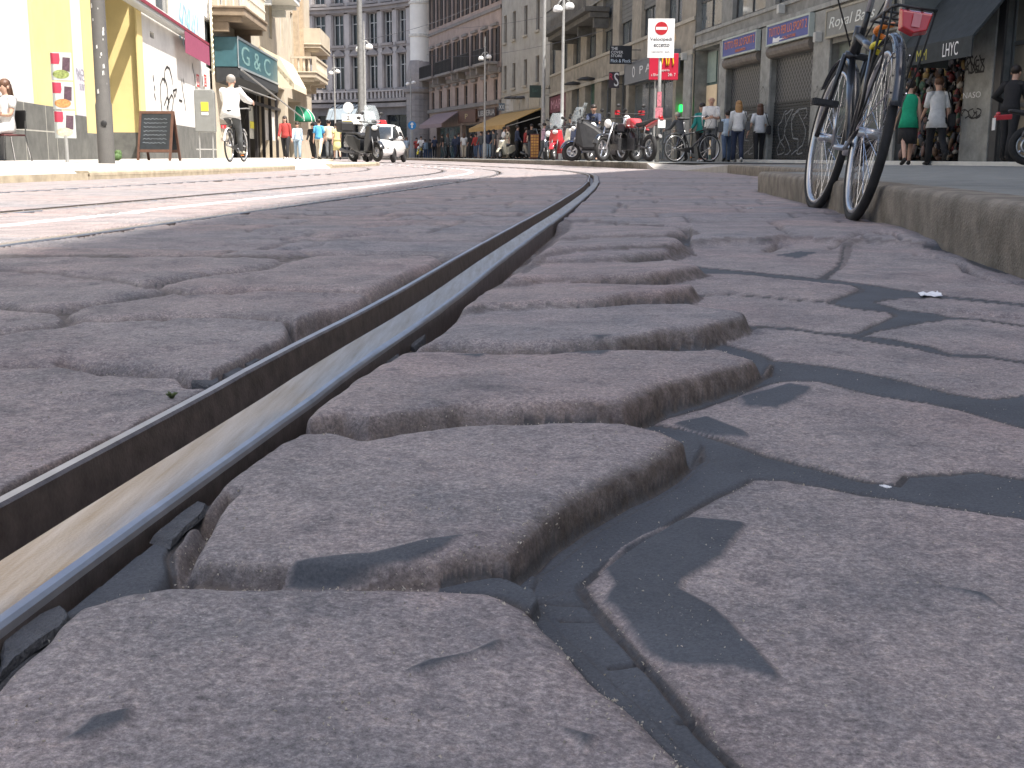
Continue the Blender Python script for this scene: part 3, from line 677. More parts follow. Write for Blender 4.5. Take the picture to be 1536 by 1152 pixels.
# ---------------------------------------------------------------- G: grey stone shop building on the right
m_grey = mat('grey_stone_cladding', (.235,.235,.215), .8, 0, .22, 2.2, .25, 40, col2=(.13,.13,.12))
m_grey2 = mat('pale_stone_pilaster', (.30,.30,.275), .8, 0, .2, 3, .25, 60, col2=(.19,.19,.175))
G = Bld('shop_building', (GX(2),2), (GX(40.9),40.9), 1, 'grey stone building with shuttered shops and a dark awning, nearest on the right')
bz = ZR-.05
def gop(pl, pr, pt, dp): r = G.rect(pl, pr, pt, 238); return (r[0], r[1], bz, r[3], dp)
g1 = gop(1037,1077,72,.5); g2 = gop(1089,1138,99,.35); g3 = gop(1155,1216,82,.35); g4 = gop(1243,1338,56,.35); g5 = gop(1346,1446,14,.7); g6 = gop(1490,1590,-40,.4)
zw = G.at(1061,43)[1]
gw = []
for pl,pr in ((1043,1081),(1097,1146),(1160,1214),(1243,1330),(1350,1440)):
    a = G.at(pl,60)[0]; c = G.at(pr,60)[0]; gw.append((a,c,zw,zw+1.9,.2))
mb = MB(); wall_mesh(mb, 0, G.len, bz, 7.6, [g1,g2,g3,g4,g5,g6]+gw)
mass(mb, 0, G.len, 2.2, 12, bz, 7.6); mb.box(0, G.len, 0, 2.2, 7.6, 7.8); mb.box(0,.02,.01,2.19,bz,7.6)
mb.build('wall', m_grey, G.root)
for pl,pr in ((1025,1036),(1077.5,1088),(1139.5,1153.5),(1217,1241),(1340,1344),(1447,1487)):
    a = G.at(pl,200)[0]; c = G.at(pr,200)[0]; mb = MB(); mb.box(a,c,-.07,-.002,bz,zw-.55); mb.build('pilaster', m_grey2, G.root, bevel=.01)
mb = MB(); mb.box(0,G.len,-.10,-.002,zw-.52,zw-.40); mb.box(0,G.len,-.05,-.002,zw-.12,zw-.02); mb.build('ledge', m_grey2, G.root, bevel=.01)
for r in gw: window(G, list(r[:4]), .16, m_frame_d, m_glass2, 1, 1, .07)
mb = MB(); a = G.at(1120,241)[0]; mb.box(G.at(1132,241)[0], G.len, -.55, -.08, bz, ZR+.085); mb.build('step', mat('pale_step_stone', (.62,.61,.56), .7, 0, .1, 3), G.root, bevel=.008)
# glazed entrance with interior
m_warm = mat('lit_shop_interior', (.42,.33,.22), .8, 0, .2, 1.2, emit=.18); m_teal = mat('greenish_shop_glass', (.10,.16,.15), .08, 0, .3, 1.5, spec=.8)
def shop_window(b, op, y, mull=1, mp=None, tr=1): return window(b, [op[0],op[1],op[2]+.05,op[3]], y, mat('steel_shop_frame', (.25,.26,.26), .4, .6, .1), mp or m_teal, mull, tr, .07)
so_ = shop_window(G, g1, .45, 1)
mb = MB(); r = G.rect(1054,1074,128,232,.42); mb.box(r[0],r[1],.425,.44,r[2],r[3]); mb.build('display_panel', m_warm, so_)
r = G.rect(1054,1074,76,124,.42); mb = MB(); mb.box(r[0],r[1],.425,.44,r[2],r[3]); mb.build('upper_panel', mat('pale_green_panel', (.26,.33,.30), .5), so_)
m_shut = bpy.data.materials.new('rolling_mesh_shutter'); m_shut.use_nodes = True
def _sh(m, c0, c1, s):
    nt = m.node_tree; bs = nt.nodes['Principled BSDF']; tc = nt.nodes.new('ShaderNodeTexCoord'); outs = []
    for a in (45, -45):
        mp = nt.nodes.new('ShaderNodeMapping'); mp.inputs['Rotation'].default_value = (0, R(a), 0); L(nt, tc.outputs['Object'], mp.inputs[0])
        wv = nt.nodes.new('ShaderNodeTexWave'); wv.inputs['Scale'].default_value = s; wv.inputs['Distortion'].default_value = .4; L(nt, mp.outputs[0], wv.inputs[0]); outs.append(wv.outputs['Fac'])
    mx = nt.nodes.new('ShaderNodeMath'); mx.operation = 'MAXIMUM'; L(nt, outs[0], mx.inputs[0]); L(nt, outs[1], mx.inputs[1])
    rp = nt.nodes.new('ShaderNodeValToRGB'); e = rp.color_ramp.elements; e[0].position = .82; e[0].color = (*c0,1); e[1].position = .97; e[1].color = (*c1,1)
    L(nt, mx.outputs[0], rp.inputs[0]); L(nt, rp.outputs[0], bs.inputs['Base Color']); bs.inputs['Roughness'].default_value = .5
_sh(m_shut, (.028,.03,.032), (.13,.135,.135), 2.2)
m_slat = mat('dark_shutter_slats', (.045,.05,.052), .5, .3, .3, 8)
for op in (g2, g3):
    mb = MB(); mb.box(op[0],op[1],.14,.17,op[2],op[3]); s_ = mb.build('shutter', m_shut, G.root)
    mb = MB(); h = 1.7; k = 22
    for i in range(k): mb.box(op[0]+.05+.001*(i%2),op[1]-.05,.10,.135,op[2]+.02+i*h/k,op[2]+.02+(i+.72)*h/k)
    mb.build('slats', m_slat, s_)
    mb = MB(); mb.tube([(op[0]-.05,-.02,op[3]+.16),(op[1]+.05,-.02,op[3]+.16)], .17, 12); mb.build('roller_box', mat('rusty_roller_box', (.16,.14,.12), .7, .2, .3), s_)
    ribbon(scribble(op[0]+.5, op[1]-.5, op[2]+.25, op[2]+1.5, 4, 3), 'graffiti', mat('pale_grey_paint', (.22,.23,.23), .6), s_, .03, .094)
mb = MB(); mb.box(g4[0],g4[1],.2,.24,g4[2],g4[3]); d_ = mb.build('door', mat('grey_green_door', (.16,.185,.165), .6, 0, .2), G.root)
mb = MB()
for a,c in ((.08,.46),(.54,.92)):
    for z0,z1 in ((.08,.42),(.48,.92)):
        x0 = g4[0]+(g4[1]-g4[0])*a; x1 = g4[0]+(g4[1]-g4[0])*c; H_ = g4[3]-g4[2]
        mb.box(x0,x1,.17,.198,g4[2]+H_*z0,g4[2]+H_*z1)
mb.build('door_panel', mat('dark_door_panel', (.09,.105,.10), .4), d_, bevel=.02)
# shop full of goods under the dark awning
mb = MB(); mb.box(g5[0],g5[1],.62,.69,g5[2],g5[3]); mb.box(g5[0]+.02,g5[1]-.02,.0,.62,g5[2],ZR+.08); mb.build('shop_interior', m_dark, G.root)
rnd = random.Random(5)
gcols = [(.16,.03,.03),(.05,.05,.06),(.20,.14,.05),(.05,.07,.10),(.26,.24,.21),(.10,.06,.035),(.03,.03,.03),(.14,.09,.075),(.04,.08,.05),(.015,.015,.015)]
gm_ = [mat('goods_%s' % n, c, .7, 0, .35, 14) for n, c in zip(('red','slate','ochre','blue','cream','brown','black','tan','green','jet'), gcols)]
root_goods = empty('hanging_goods', G.W((g5[0]+g5[1])/2, .12, ZR+.09), G.root.rotation_euler.z, 'dense display of bags and shoes filling the open shop under the dark awning', 'shop display')
mb = MB(); cx0 = (g5[0]+g5[1])/2
for k in range(620):
    x = rnd.uniform(g5[0]+.1, g5[1]-.1)-cx0; z = rnd.uniform(.05, 3.0); y = rnd.uniform(-.15,.3)+.1*abs(math.sin(z*3))
    if z > 2.6 and rnd.random() < .4: continue
    M_ = Matrix.Rotation(rnd.uniform(-.5,.5),3,'Y') @ Matrix.Rotation(rnd.uniform(-.5,.5),3,'Z')
    s_ = (rnd.uniform(.03,.10), rnd.uniform(.03,.07), rnd.uniform(.03,.14))
    mb.ell((x,y,z), s_, 7, 5, rnd.randrange(10), M_)
    if rnd.random() < .5: mb.ring((x,y,z+s_[2]), (rnd.random()*.4,1,0), s_[0]*.7, .008, 10, 4, rnd.randrange(10))
mb.build('bags', gm_, root_goods, smooth=True)
mb = MB()
for k in range(6): mb.box(-1.6,1.6,.25,.6,.25+k*.45,.27+k*.45)
mb.build('shelf', mat('grey_shelf', (.2,.2,.2), .5), root_goods)
# the dark awning over it
aw = empty('awning', G.W(0,0,0), G.root.rotation_euler.z, 'large dark fabric awning with scrawled marks over the goods shop', 'awning')
front = -1.0
a = G.at(1352,70,front)[0]; c = G.at(1456,86,front)[0]; zt = G.at(1400,-14)[1]
zl = G.at(1420,90,front)[1]
mb = MB(); mb.loft([[(a,0,zt),(a,front,zl+.35),(a,front,zl),(a,front+.02,zl),(a,front+.03,zl+.32),(a,.03,zt-.04)],[(c,0,zt),(c,front,zl+.35),(c,front,zl),(c,front+.02,zl),(c,front+.03,zl+.32),(c,.03,zt-.04)]])
mb.build('canopy', mat('dark_awning_cloth', (.030,.036,.038), .8, 0, .25, 6), aw)
mb = MB(); mb.prism([(a,zl),(a+.01,zl),(a+.01,zt),(a,zt)],front,0); mb.quad((a,front,zl),(a,0,zl+.1),(a,0,zt),(a,front,zl+.3)); mb.build('side_panel', mat('grey_awning_side', (.10,.115,.115), .7), aw)
text('LHYC', 'scrawl', m_white_paint, aw, c-1.0, c-.45, zl+.06, zl+.30, front-.006, ext=0)
text('MM', 'yellow_scrawl', mat('yellow_paint',(.35,.33,.05),.6), aw, c-2.0, c-1.6, zl+.06, zl+.26, front-.006, ext=0)
# graffiti on the pillar
px0,px1 = G.at(1450,130)[0], G.at(1480,130)[0]
ribbon(scribble(px0+.02, px1-.02, G.at(1465,110)[1], G.at(1465,84)[1], 4, 11, 1.2), 'graffiti', m_black_paint, G.root, .035, -.076)
text('NASO', 'graffiti', m_white_paint, G.root, px0+.03, px1-.05, G.at(1465,147)[1], G.at(1465,138)[1], -.076, ext=0)
ribbon(scribble(px0, px1, G.at(1465,178)[1], G.at(1465,163)[1], 5, 12, 1.4), 'graffiti', m_black_paint, G.root, .03, -.0765)
text('AVEZ', 'graffiti', m_black_paint, G.root, px0, px1, G.at(1465,111)[1], G.at(1465,90)[1], -.0775, ext=0)
for pl,pr,sd in ((1141,1151,31),(1219,1236,32)):
    ribbon(scribble(G.at(pl,180)[0], G.at(pr,180)[0], G.at(pl,160)[1], G.at(pl,130)[1], 2, sd, 1), 'graffiti', mat('faded_grey_paint',(.12,.12,.11),.7), G.root, .02, -.076)
# bay at the right edge of the view
shop_window(G, g6, .35, 1, mat('beige_lit_glass', (.26,.23,.18), .1, 0, .3, 1.2), 2)
mb = MB(); a = G.at(1488,200)[0]; mb.box(a,a+.22,-.05,-.003,bz,zw-.6); mb.build('dark_gap_strip', m_frame_d, G.root)  # dark strip drawn in place of the shaded gap beside the pillar
for px,py in ((1033,85),(1236,56),(1180,14)):
    s_,z_ = G.at(px,py); mb = MB(); mb.box(s_-.08,s_+.08,-.26,-.072,z_-.12,z_+.12); mb.build('wall_box', mat('pale_wall_box',(.45,.45,.42),.6), G.root, bevel=.015)
# signs on G
m_blue = mat('blue_sign_face', (.055,.075,.26), .45, 0, .12, 3); m_orange = mat('faded_orange_lettering', (.62,.20,.10), .5, 0, .15); m_signframe = mat('pale_sign_frame', (.42,.47,.44), .5, .3, .1)
def board_sign(b, r, y0, y1, label, name, mface, mframe, group=None, cat='shop sign', fr=.05):
    e_ = empty(name, b.W(r[0], 0, r[2]), b.root.rotation_euler.z, label, cat, group)
    w_ = r[1]-r[0]; h = r[3]-r[2]
    mb = MB(); mb.box(fr,w_-fr,y0+.02,y1-.004,fr,h-fr); mb.build('face', mface, e_)
    mb = MB(); mb.box(0,w_,y0,y1,0,fr); mb.box(0,w_,y0,y1,h-fr,h); mb.box(0,fr,y0,y1,fr,h-fr); mb.box(w_-fr,w_,y0,y1,fr,h-fr); mb.build('frame', mframe, e_)
    return e_, w_, h
for (pl,pr,zt_,zb_,lab) in ((1088,1139,(1113,52),(1113,82),'blue shop sign with faded orange lettering over the shutter beside the glazed entrance'),(1154,1218,(1186,29),(1186,62.5),'blue shop sign with orange lettering and a torn white patch beside script sign')):
    r = [G.at(pl,60,-.12)[0], G.at(pr,60,-.12)[0], G.at(*zb_,-.12)[1], G.at(*zt_,-.12)[1]]
    e_, w_, h = board_sign(G, r, -.22, -.075, lab, 'shop_sign', m_blue, m_signframe, 'blue shop signs over the shutters')
    text('TUTTO PER LO SPORT 2', 'lettering', m_orange, e_, w_*.06, w_*.94, h*.42, h*.80, -.206)
    text('ABBIGLIAMENTO' if pl == 1088 else 'CALZATURE', 'small_lettering', m_orange, e_, w_*.40, w_*.70, h*.16, h*.30, -.206)
    if pl > 1100:
        mb = MB(); mb.add([(w_*.16,-.208,h*.12),(w_*.32,-.208,h*.10),(w_*.33,-.208,h*.34),(w_*.24,-.208,h*.28),(w_*.17,-.208,h*.36)],[(0,1,2,3,4)]); mb.add([(w_*.32,-.209,h*.24),(w_*.46,-.209,h*.20),(w_*.33,-.209,h*.16)],[(0,1,2)]); mb.build('torn_patch', m_white_paint, e_)
r = [G.at(1241,40,-.1)[0], G.at(1338,30,-.1)[0], G.at(1290,47,-.1)[1], G.at(1290,1,-.1)[1]]
e_, w_, h = board_sign(G, r, -.16, -.075, 'grey sign board with pale script lettering above the grey-green door', 'script_sign', mat('grey_sign_board',(.20,.205,.19),.6,0,.15,3), mat('beige_sign_trim',(.30,.28,.22),.6))
text('Royal Bags', 'lettering', mat('pale_script',(.62,.64,.60),.5), e_, w_*.06, w_*.78, h*.22, h*.70, -.146, shear=.25)
m_neon = mat('green_neon', (.02,.9,.12), .4, 0, .05, emit=1.1)
def cross(b, px, py, wpx, label, y):
    s_,z_ = b.at(px,py,y); k = b.at(px+wpx/2,py,y)[0]-s_; k = max(k,.10)
    e_ = empty('pharmacy_cross', b.W(s_,y,z_), b.root.rotation_euler.z, label, 'neon cross', 'green neon crosses')
    h = .34
    mb = MB(); mb.box(-k*.36,k*.36,-.04,.02,-h,h); mb.box(-k,-k*.362,-.04,.02,-h*.36,h*.36); mb.box(k*.362,k,-.04,.02,-h*.36,h*.36); mb.build('cross_light', m_neon, e_)
    mb = MB(); mb.box(-.03,.03,.021,.2,-.03,.03); mb.build('bracket', m_frame_d, e_)
cross(G, 1047, 163, 9, 'green neon cross inside the glazed entrance beside the bald man', .30)
# unseen block added to G, plan shaped so its shadow covers the near street
mb = MB()
tw = [(10.9,-30),(10.9,-6.1),(11.3,3.8),(12.5,6.8),(15,16.2),(17.3,25),(34,25),(34,-30)]
inv = Matrix.Translation(G.p0) @ Matrix.Rotation(G.root.rotation_euler.z,4,'Z'); inv = inv.inverted()
n_ = len(tw); vs = [inv @ Vector((x,y,z)) for z in (7.85,26) for x,y in tw]
mb.add(vs, [tuple(range(n_))[::-1], tuple(range(n_,2*n_))]+[(i,(i+1)%n_,(i+1)%n_+n_,i+n_) for i in range(n_)])
vs = [inv @ Vector((x,y,z)) for z in (0,7.85) for x,y in [(11.75,-30),(11.75,1.9),(30,1.9),(30,-30)]]
mb.add(vs, [(3,2,1,0),(4,5,6,7),(0,1,5,4),(1,2,6,5),(2,3,7,6),(3,0,4,7)])
mb.build('shadow_block', m_grey, G.root)
# ---------------------------------------------------------------- F: beige stone block
m_beige = mat('beige_stone', (.30,.27,.215), .8, 0, .18, 2, .2, 40, col2=(.19,.17,.14)); m_beige2 = mat('pale_beige_trim', (.36,.33,.27), .8, 0, .15, 3, .15)
Fb = Bld('stone_office_block', (GX(40.9)-.02,41.0), (GX(70.7),70.6), 1, 'beige stone block with half drawn grey blinds and street shops')
fw_ = []
for pl,pr,pt,pb,bl in ((998,1023,0,32,.5),(962,983,0,52,.55),(929,948,9,64,.6),(904,919,23,78,.6),(880,894,41,88,.55),(860,871,53,97,.1),(842,851,62,104,.1),(825,833,72,112,.1)):
    r = Fb.rect(pl,pr,pt,pb); fw_.append((r,bl))
zt = np.mean([r[3] for r,_ in fw_[2:6]]); zb_ = np.mean([r[2] for r,_ in fw_[1:7]])
ops = []
for r,bl in fw_: r[2] = zb_; r[3] = zb_+2.4; ops.append((*r,.3))
fs = [Fb.rect(pl,pr,pt,238) for pl,pr,pt in ((857,868,130),(877,891,122),(901,916,114),(923,938,108),(942,1008,118),(1013,1024,80),(822,848,138))]
for r in fs: r[2] = bz
ops2 = [(*r,.4) for r in fs]
mb = MB(); wall_mesh(mb, 0, Fb.len, bz, 9.9, ops+ops2); mass(mb, 0, Fb.len, .5, 12, bz, 9.9); mb.box(0,Fb.len,0,.5,9.9,10.0); mb.build('wall', m_beige, Fb.root)
for r,bl in fw_: window(Fb, r, .2, m_frame_d, m_glass2, 1, 0, .08, bl)
mb = MB(); mb.box(0,Fb.len,-.08,-.002,zb_-1.25,zb_-1.1); mb.box(0,Fb.len,-.06,-.002,zb_-.14,zb_-.02); mb.box(0,Fb.len,-.06,-.002,zb_+2.42,zb_+2.5)
mb.build('ledge', m_beige2, Fb.root)
for k,r in enumerate(fs):
    mp = [m_glass2, mat('green_shop_glass',(.05,.12,.09),.1,0,.4,1.2), m_glass, m_glass, m_glass2, m_teal, None][k]
    if k < 6: shop_window(Fb, r, .3, 2 if k == 4 else 1, mp, 1)
mb = MB(); r = fs[6]; mb.box(r[0],r[1],.3,.36,r[2],r[3]); mb.build('maroon_shopfront', mat('maroon_panel',(.12,.022,.04),.5,0,.35,1.2), Fb.root)
mb = MB(); r0 = Fb.at(822,200)[0]; r1 = Fb.at(850,200)[0]
# second-floor balcony
a,c = Fb.at(846,30)[0], Fb.at(915,20)[0]; zf = Fb.at(880,26,-.6)[1]
mb = MB(); mb.box(a,c,-1.15,-.003,zf,zf+.22); mb.box(a+.1,c-.1,-.9,-.004,zf-.25,zf-.002)
for k in range(4): x = a+.3+(c-a-.6)*k/3; mb.box(x-.12,x+.12,-.7,-.005,zf-.7,zf-.255)
bo = mb.build('balcony', mat('dark_balcony_stone',(.10,.095,.085),.85,0,.3,4), Fb.root, bevel=.03)  # whole balcony darker than the wall behind it
mb = MB()
for k in range(40): x = a+.05+(c-a-.1)*k/39; mb.box(x-.012,x+.012,-1.12,-1.09,zf+.221,zf+1.15)
mb.box(a,c,-1.13,-1.08,zf+1.151,zf+1.19); mb.build('railing', m_frame_d, bo)
for px,py in ((857,126),(878,119)):
    s_,z_ = Fb.at(px,py,-.4); mb = MB(); mb.lathe((s_,-.3,z_),[(.02,.14),(.32,.08),(.55,-.02),(.5,-.04),(.02,-.02)],14); mb.build('wall_lamp', m_frame_d, Fb.root, smooth=True)
cross(Fb, 1018, 163, 10, 'green neon cross behind glass left of the glazed entrance, nearer the bicycle', .18)
r = [Fb.at(940,100,-.25)[0], Fb.at(1011,90,-.25)[0], Fb.at(955,124,-.25)[1], Fb.at(955,92,-.25)[1]]
e_, w_, h = board_sign(Fb, r, -.35, -.02, 'long grey fascia sign with round emblem and white letters P A', 'fascia_sign', mat('grey_fascia',(.13,.145,.16),.5,0,.1), mat('grey_fascia_edge',(.16,.17,.18),.5))
mb = MB(); mb.ring((w_*.22,-.34,h*.52),(0,1,0),h*.22,h*.04,20,4,0,.3); mb.build('emblem', m_white_paint, e_)
text('P A', 'lettering', m_white_paint, e_, w_*.36, w_*.60, h*.34, h*.70, -.342)
r = [Fb.at(912,80,-.9)[0], Fb.at(946,80,-.9)[0], Fb.at(930,96,-.9)[1], Fb.at(930,68.5,-.9)[1]]
# projecting black sign: a panel square to the wall so that it faces along the street
def proj_sign(b, pxc, pyT, pyB, wpx, out, label, name, mface, lines, th=.08, cat='shop sign', yaw=None, Yd=None):
    """box sign held off the wall, facing back along the street"""
    s_, _ = b.at(pxc, (pyT+pyB)/2, -out); wpt = b.W(s_, -out, 0)
    t_ = AT(pxc, pyT, wpt.y); q_ = AT(pxc, pyB, wpt.y); wid = wpx*wpt.y/F
    e_ = empty(name, (wpt.x, wpt.y, q_.z), 0 if yaw is None else yaw, label, cat)
    h = t_.z-q_.z
    mb = MB(); mb.box(-wid/2,wid/2,-th/2,th/2,0,h); mb.build('panel', mface, e_, bevel=.01)
    mb = MB(); mb.box(wid/2,wid/2+out*.7,-.02,.02,h*.75,h*.79); mb.box(wid/2,wid/2+out*.7,-.02,.02,h*.2,h*.24); mb.build('bracket', m_frame_d, e_)
    for tx,m_,x0,x1,z0,z1 in lines: text(tx, 'lettering', m_, e_, wid*(x0-.5), wid*(x1-.5), h*z0, h*z1, -th/2-.006, ext=.006)
    return e_, wid, h
proj_sign(Fb, 931, 68.5, 96, 32, .8, 'black projecting sign with white lettering THE COVER STORE', 'shop_sign', mat('black_sign_face',(.012,.014,.018),.4), [('THE',m_white_paint,.06,.36,.76,.92),('COVER',m_white_paint,.06,.60,.56,.71),('STORE',m_white_paint,.06,.56,.37,.51),('Flick & Flock',mat('pale_blue_lettering',(.55,.65,.75),.5),.06,.95,.08,.26)])
proj_sign(Fb, 921, 108, 132, 15, .5, 'small dark shop sign with white and red letters beside grey fascia', 'shop_sign', mat('dark_sign_face',(.05,.04,.05),.4), [('(','x') and ('R',mat('red_lettering',(.5,.04,.08),.5),.05,.4,.5,.9),('S',m_white_paint,.5,.95,.1,.95)])
mb = MB(); ew = empty('shop_sign', Fb.W(fs[6][0],0,fs[6][3]-1.1), Fb.root.rotation_euler.z, 'maroon shop sign with pale letters at the far end of the beige block', 'shop sign'); wv = fs[6][1]-fs[6][0]
mb.box(.1,wv-.1,.05,.28,0,.9); mb.build('panel', mat('maroon_sign',(.15,.03,.05),.5), ew); text('MARE','lettering',mat('pink_lettering',(.5,.25,.3),.5),ew,.8,wv-.8,.2,.7,.043)
# ---------------------------------------------------------------- E: plain plastered house
m_plast = mat('grey_beige_plaster', (.37,.355,.315), .85, 0, .12, 1.2, .1, 30, col2=(.28,.27,.24))
E = Bld('plaster_house', (GX(70.8),70.8), (GX(83),83), 1, 'plain grey-beige house with small windows above the mustard awning')
ops = []; wl = []
for pl,pr in ((755,760.5),(767,775),(784,792.5),(802,810.5)):
    a,c = E.at(pl,80)[0], E.at(pr,80)[0]; a,c = (a+c)/2-.42,(a+c)/2+.42
    for pt,pb in ((24,65),(99,135)):
        z1 = E.at(757,pt)[1]; z0 = E.at(757,pb)[1]; wl.append([a,c,z0,z1]); ops.append((a,c,z0,z1,.22))
    wl.append([a,c,12.4,14.3]); ops.append((a,c,12.4,14.3,.22))
sh = E.rect(753,811,166,238); sh[2] = bz; ops.append((*sh,1.2))
mb = MB(); wall_mesh(mb,0,E.len,bz,15,ops); mass(mb,0,E.len,1.25,12,bz,15); mb.box(0,E.len,0,1.25,15,15.2); mb.build('wall', m_plast, E.root)
for r in wl: window(E, r, .16, mat('brown_shutter_frame',(.12,.10,.085),.6), mat('brown_shutter',(.10,.085,.07),.7,0,.3,20), 1, 0, .07)
mb = MB()
for r in wl: mb.box(r[0]-.1,r[1]+.1,-.12,-.003,r[2]-.14,r[2]-.002)
mb.build('sill', m_beige2, E.root)
mb = MB(); z_ = E.at(780,141)[1]; mb.box(0,E.len,-.07,-.003,z_,z_+.14); z2 = E.at(780,160)[1]; mb.build('ledge', m_beige2, E.root)
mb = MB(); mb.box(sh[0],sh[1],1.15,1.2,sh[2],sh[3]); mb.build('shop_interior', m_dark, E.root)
mb = MB()
for k in range(3):
    mb = MB(); s_,zz_ = E.at(768+k*9,148); mb.lathe((s_,-.15,zz_),[(.02,.16),(.3,.12),(.42,0),(.36,-.02)],12); mb.build('lamp_hood', m_frame_d, E.root, smooth=True)
for k,(pl,pr) in enumerate(((760,770),(771,780),(781,793),(794,810))):
    s0,s1 = E.at(pl,155)[0],E.at(pr,155)[0]; zz0 = E.at(785,164)[1]; mb = MB(); mb.box(s0+.04,s1-.04,-.03,-.004,zz0,zz0+.85); mb.build('transom_panel', [m_frame_w,m_plast,m_plast,m_beige2][k], E.root)
aw = empty('awning', E.W(0,0,0), E.root.rotation_euler.z, 'mustard yellow sloping awning over the dark cafe front', 'awning')
a,c = sh[0]-.2, sh[1]+.1; zt = E.at(785,166)[1]; zl = E.at(780,190,-2.2)[1]
mb = MB(); mb.loft([[(a,-.02,zt),(a,-2.3,zl+.2),(a,-2.3,zl-.06),(a,-2.27,zl-.06),(a,-2.26,zl+.18),(a,-.02,zt-.06)],[(c,-.02,zt),(c,-2.3,zl+.2),(c,-2.3,zl-.06),(c,-2.27,zl-.06),(c,-2.26,zl+.18),(c,-.02,zt-.06)]])
mb.build('canopy', mat('mustard_awning_cloth',(.42,.27,.10),.8,0,.12,2), aw)
mb = MB()
for x in (a+.1,c-.1): mb.tube([(x,-.05,zt-.5),(x,-2.2,zl+.08)],.03,6)
mb.build('arm', mat('pale_awning_arm',(.45,.42,.36),.5), aw)
proj_sign(E, 803, 128, 146.5, 17, .9, 'dark green projecting box sign with a white oval at the beige house corner', 'shop_sign', mat('dark_green_sign',(.03,.05,.04),.4), [('Bar',mat('dark_green_letters',(.05,.1,.08),.5),.25,.75,.45,.75)])
proj_sign(E, 752.5, 155, 166, 9, .5, 'small blue-grey shop sign with white strokes at the left end of the awning', 'shop_sign', mat('bluegrey_sign',(.10,.13,.16),.4), [('XX',m_white_paint,.1,.9,.2,.8)])
# ---------------------------------------------------------------- D: pinkish house with open shutters
m_pink = mat('pinkish_brown_plaster', (.40,.31,.26), .85, 0, .15, 1.0, .1, 30, col2=(.30,.235,.20)); m_stone_d = mat('weathered_grey_stone', (.235,.215,.195), .85, 0, .2, 2, .2)
D = Bld('shuttered_house', (GX(83.1),83.1), (GX(103.6),103.6), 1, 'pinkish brown house with dark open shutters and stone balconies')
ops = []; wl = []
z_r2t, z_r2b = D.at(700,57)[1], D.at(700,104)[1]; z_r1b = D.at(700,22)[1]; z_m = D.at(700,118)[1]
for k in range(8):
    cx = D.len*(k+.5)/8; wl.append([cx-.55,cx+.55,z_r2b,z_r2t]); wl.append([cx-.55,cx+.55,z_r1b,z_r1b+2.5]); wl.append([cx-.5,cx+.5,D.at(700,160)[1],D.at(700,128)[1]])
gs = [D.rect(pl,pr,pt,238) for pl,pr,pt in ((655,690,190),(693,715,187),(720,745,182))]
for r in gs: r[2] = bz
ops = [(*r,.25) for r in wl]+[(*r,.5) for r in gs]
mb = MB(); wall_mesh(mb,0,D.len,bz,17,ops); mass(mb,0,D.len,.6,12,bz,17); mb.box(0,D.len,0,.6,17,17.2); mb.build('wall', m_pink, D.root)
m_shutter = mat('dark_brown_shutter', (.06,.05,.045), .7, 0, .3, 25)
for k,r in enumerate(wl):
    f = window(D, r, .18, m_frame_d, m_glass, 1, 1, .06)
    if k % 3 < 2:
        mb = MB(); w2 = .5
        for sx in (-1,1):
            x0 = r[0]-w2 if sx < 0 else r[1]; mb.box(x0+.02,x0+w2-.02,-.07,-.02,r[2],r[3])
            for j in range(14): z_ = r[2]+(r[3]-r[2])*(j+.2)/14; mb.box(x0+.06,x0+w2-.06,-.085,-.071,z_,z_+.08)
        mb.build('shutter', m_shutter, f)
    mb = MB(); mb.box(r[0]-.15,r[1]+.15,-.2,-.003,r[3]+.12,r[3]+.3); mb.build('hood', m_stone_d, f)
for z_,h,o_ in ((z_m-.1,.35,.16),(z_r1b-.55,.25,.12),(D.at(700,163)[1],.3,.2),(z_r1b+3.3,.4,.3)): mb = MB(); mb.box(0,D.len,-o_,-.003,z_,z_+h); mb.build('cornice', m_stone_d, D.root, bevel=.03)
for s0,s1 in ((.3,4.8),(6,11.0),(12.2,16.5),(17.6,21.3)):
    zf = z_r2b-.25
    mb = MB(); mb.box(s0,s1,-1.0,-.17,zf,zf+.2)
    for x in (s0+.3,s1-.3): mb.box(x-.12,x+.12,-.8,-.17,zf-.5,zf-.002)
    bo = mb.build('balcony', m_stone_d, D.root, bevel=.03)
    mb = MB()
    for k in range(int((s1-s0)/.16)): mb.box(s0+.05+k*.16,s0+.08+k*.16,-.97,-.94,zf+.201,zf+1.1)
    mb.box(s0,s1,-.98,-.93,zf+1.101,zf+1.15); mb.build('railing', m_frame_d, bo)
for k,r in enumerate(gs): shop_window(D, r, .35, 2, m_teal if k == 0 else m_glass, 1)
r = [D.at(655,180,-.1)[0], D.at(690,180,-.1)[0], D.at(672,190,-.5)[1], D.at(672,173,-.1)[1]]
aw = empty('awning', D.W(0,0,0), D.root.rotation_euler.z, 'dusty pink flat awning over the shop at the far left of the shuttered house', 'awning')
mb = MB(); a,c = r[0],r[1]; zt = r[3]+.2; zl = r[2]-.1
mb.loft([[(a,-.25,zt),(a,-1.6,zl+.3),(a,-1.6,zl),(a,-1.57,zl),(a,-1.55,zl+.26),(a,-.25,zt-.06)],[(c,-.25,zt),(c,-1.6,zl+.3),(c,-1.6,zl),(c,-1.57,zl),(c,-1.55,zl+.26),(c,-.25,zt-.06)]]); mb.build('canopy', mat('dusty_pink_cloth',(.30,.22,.215),.8,0,.15), aw)
r = [D.at(690,175,-.2)[0], D.at(716,175,-.2)[0], D.at(703,184,-.2)[1], D.at(703,165,-.2)[1]]
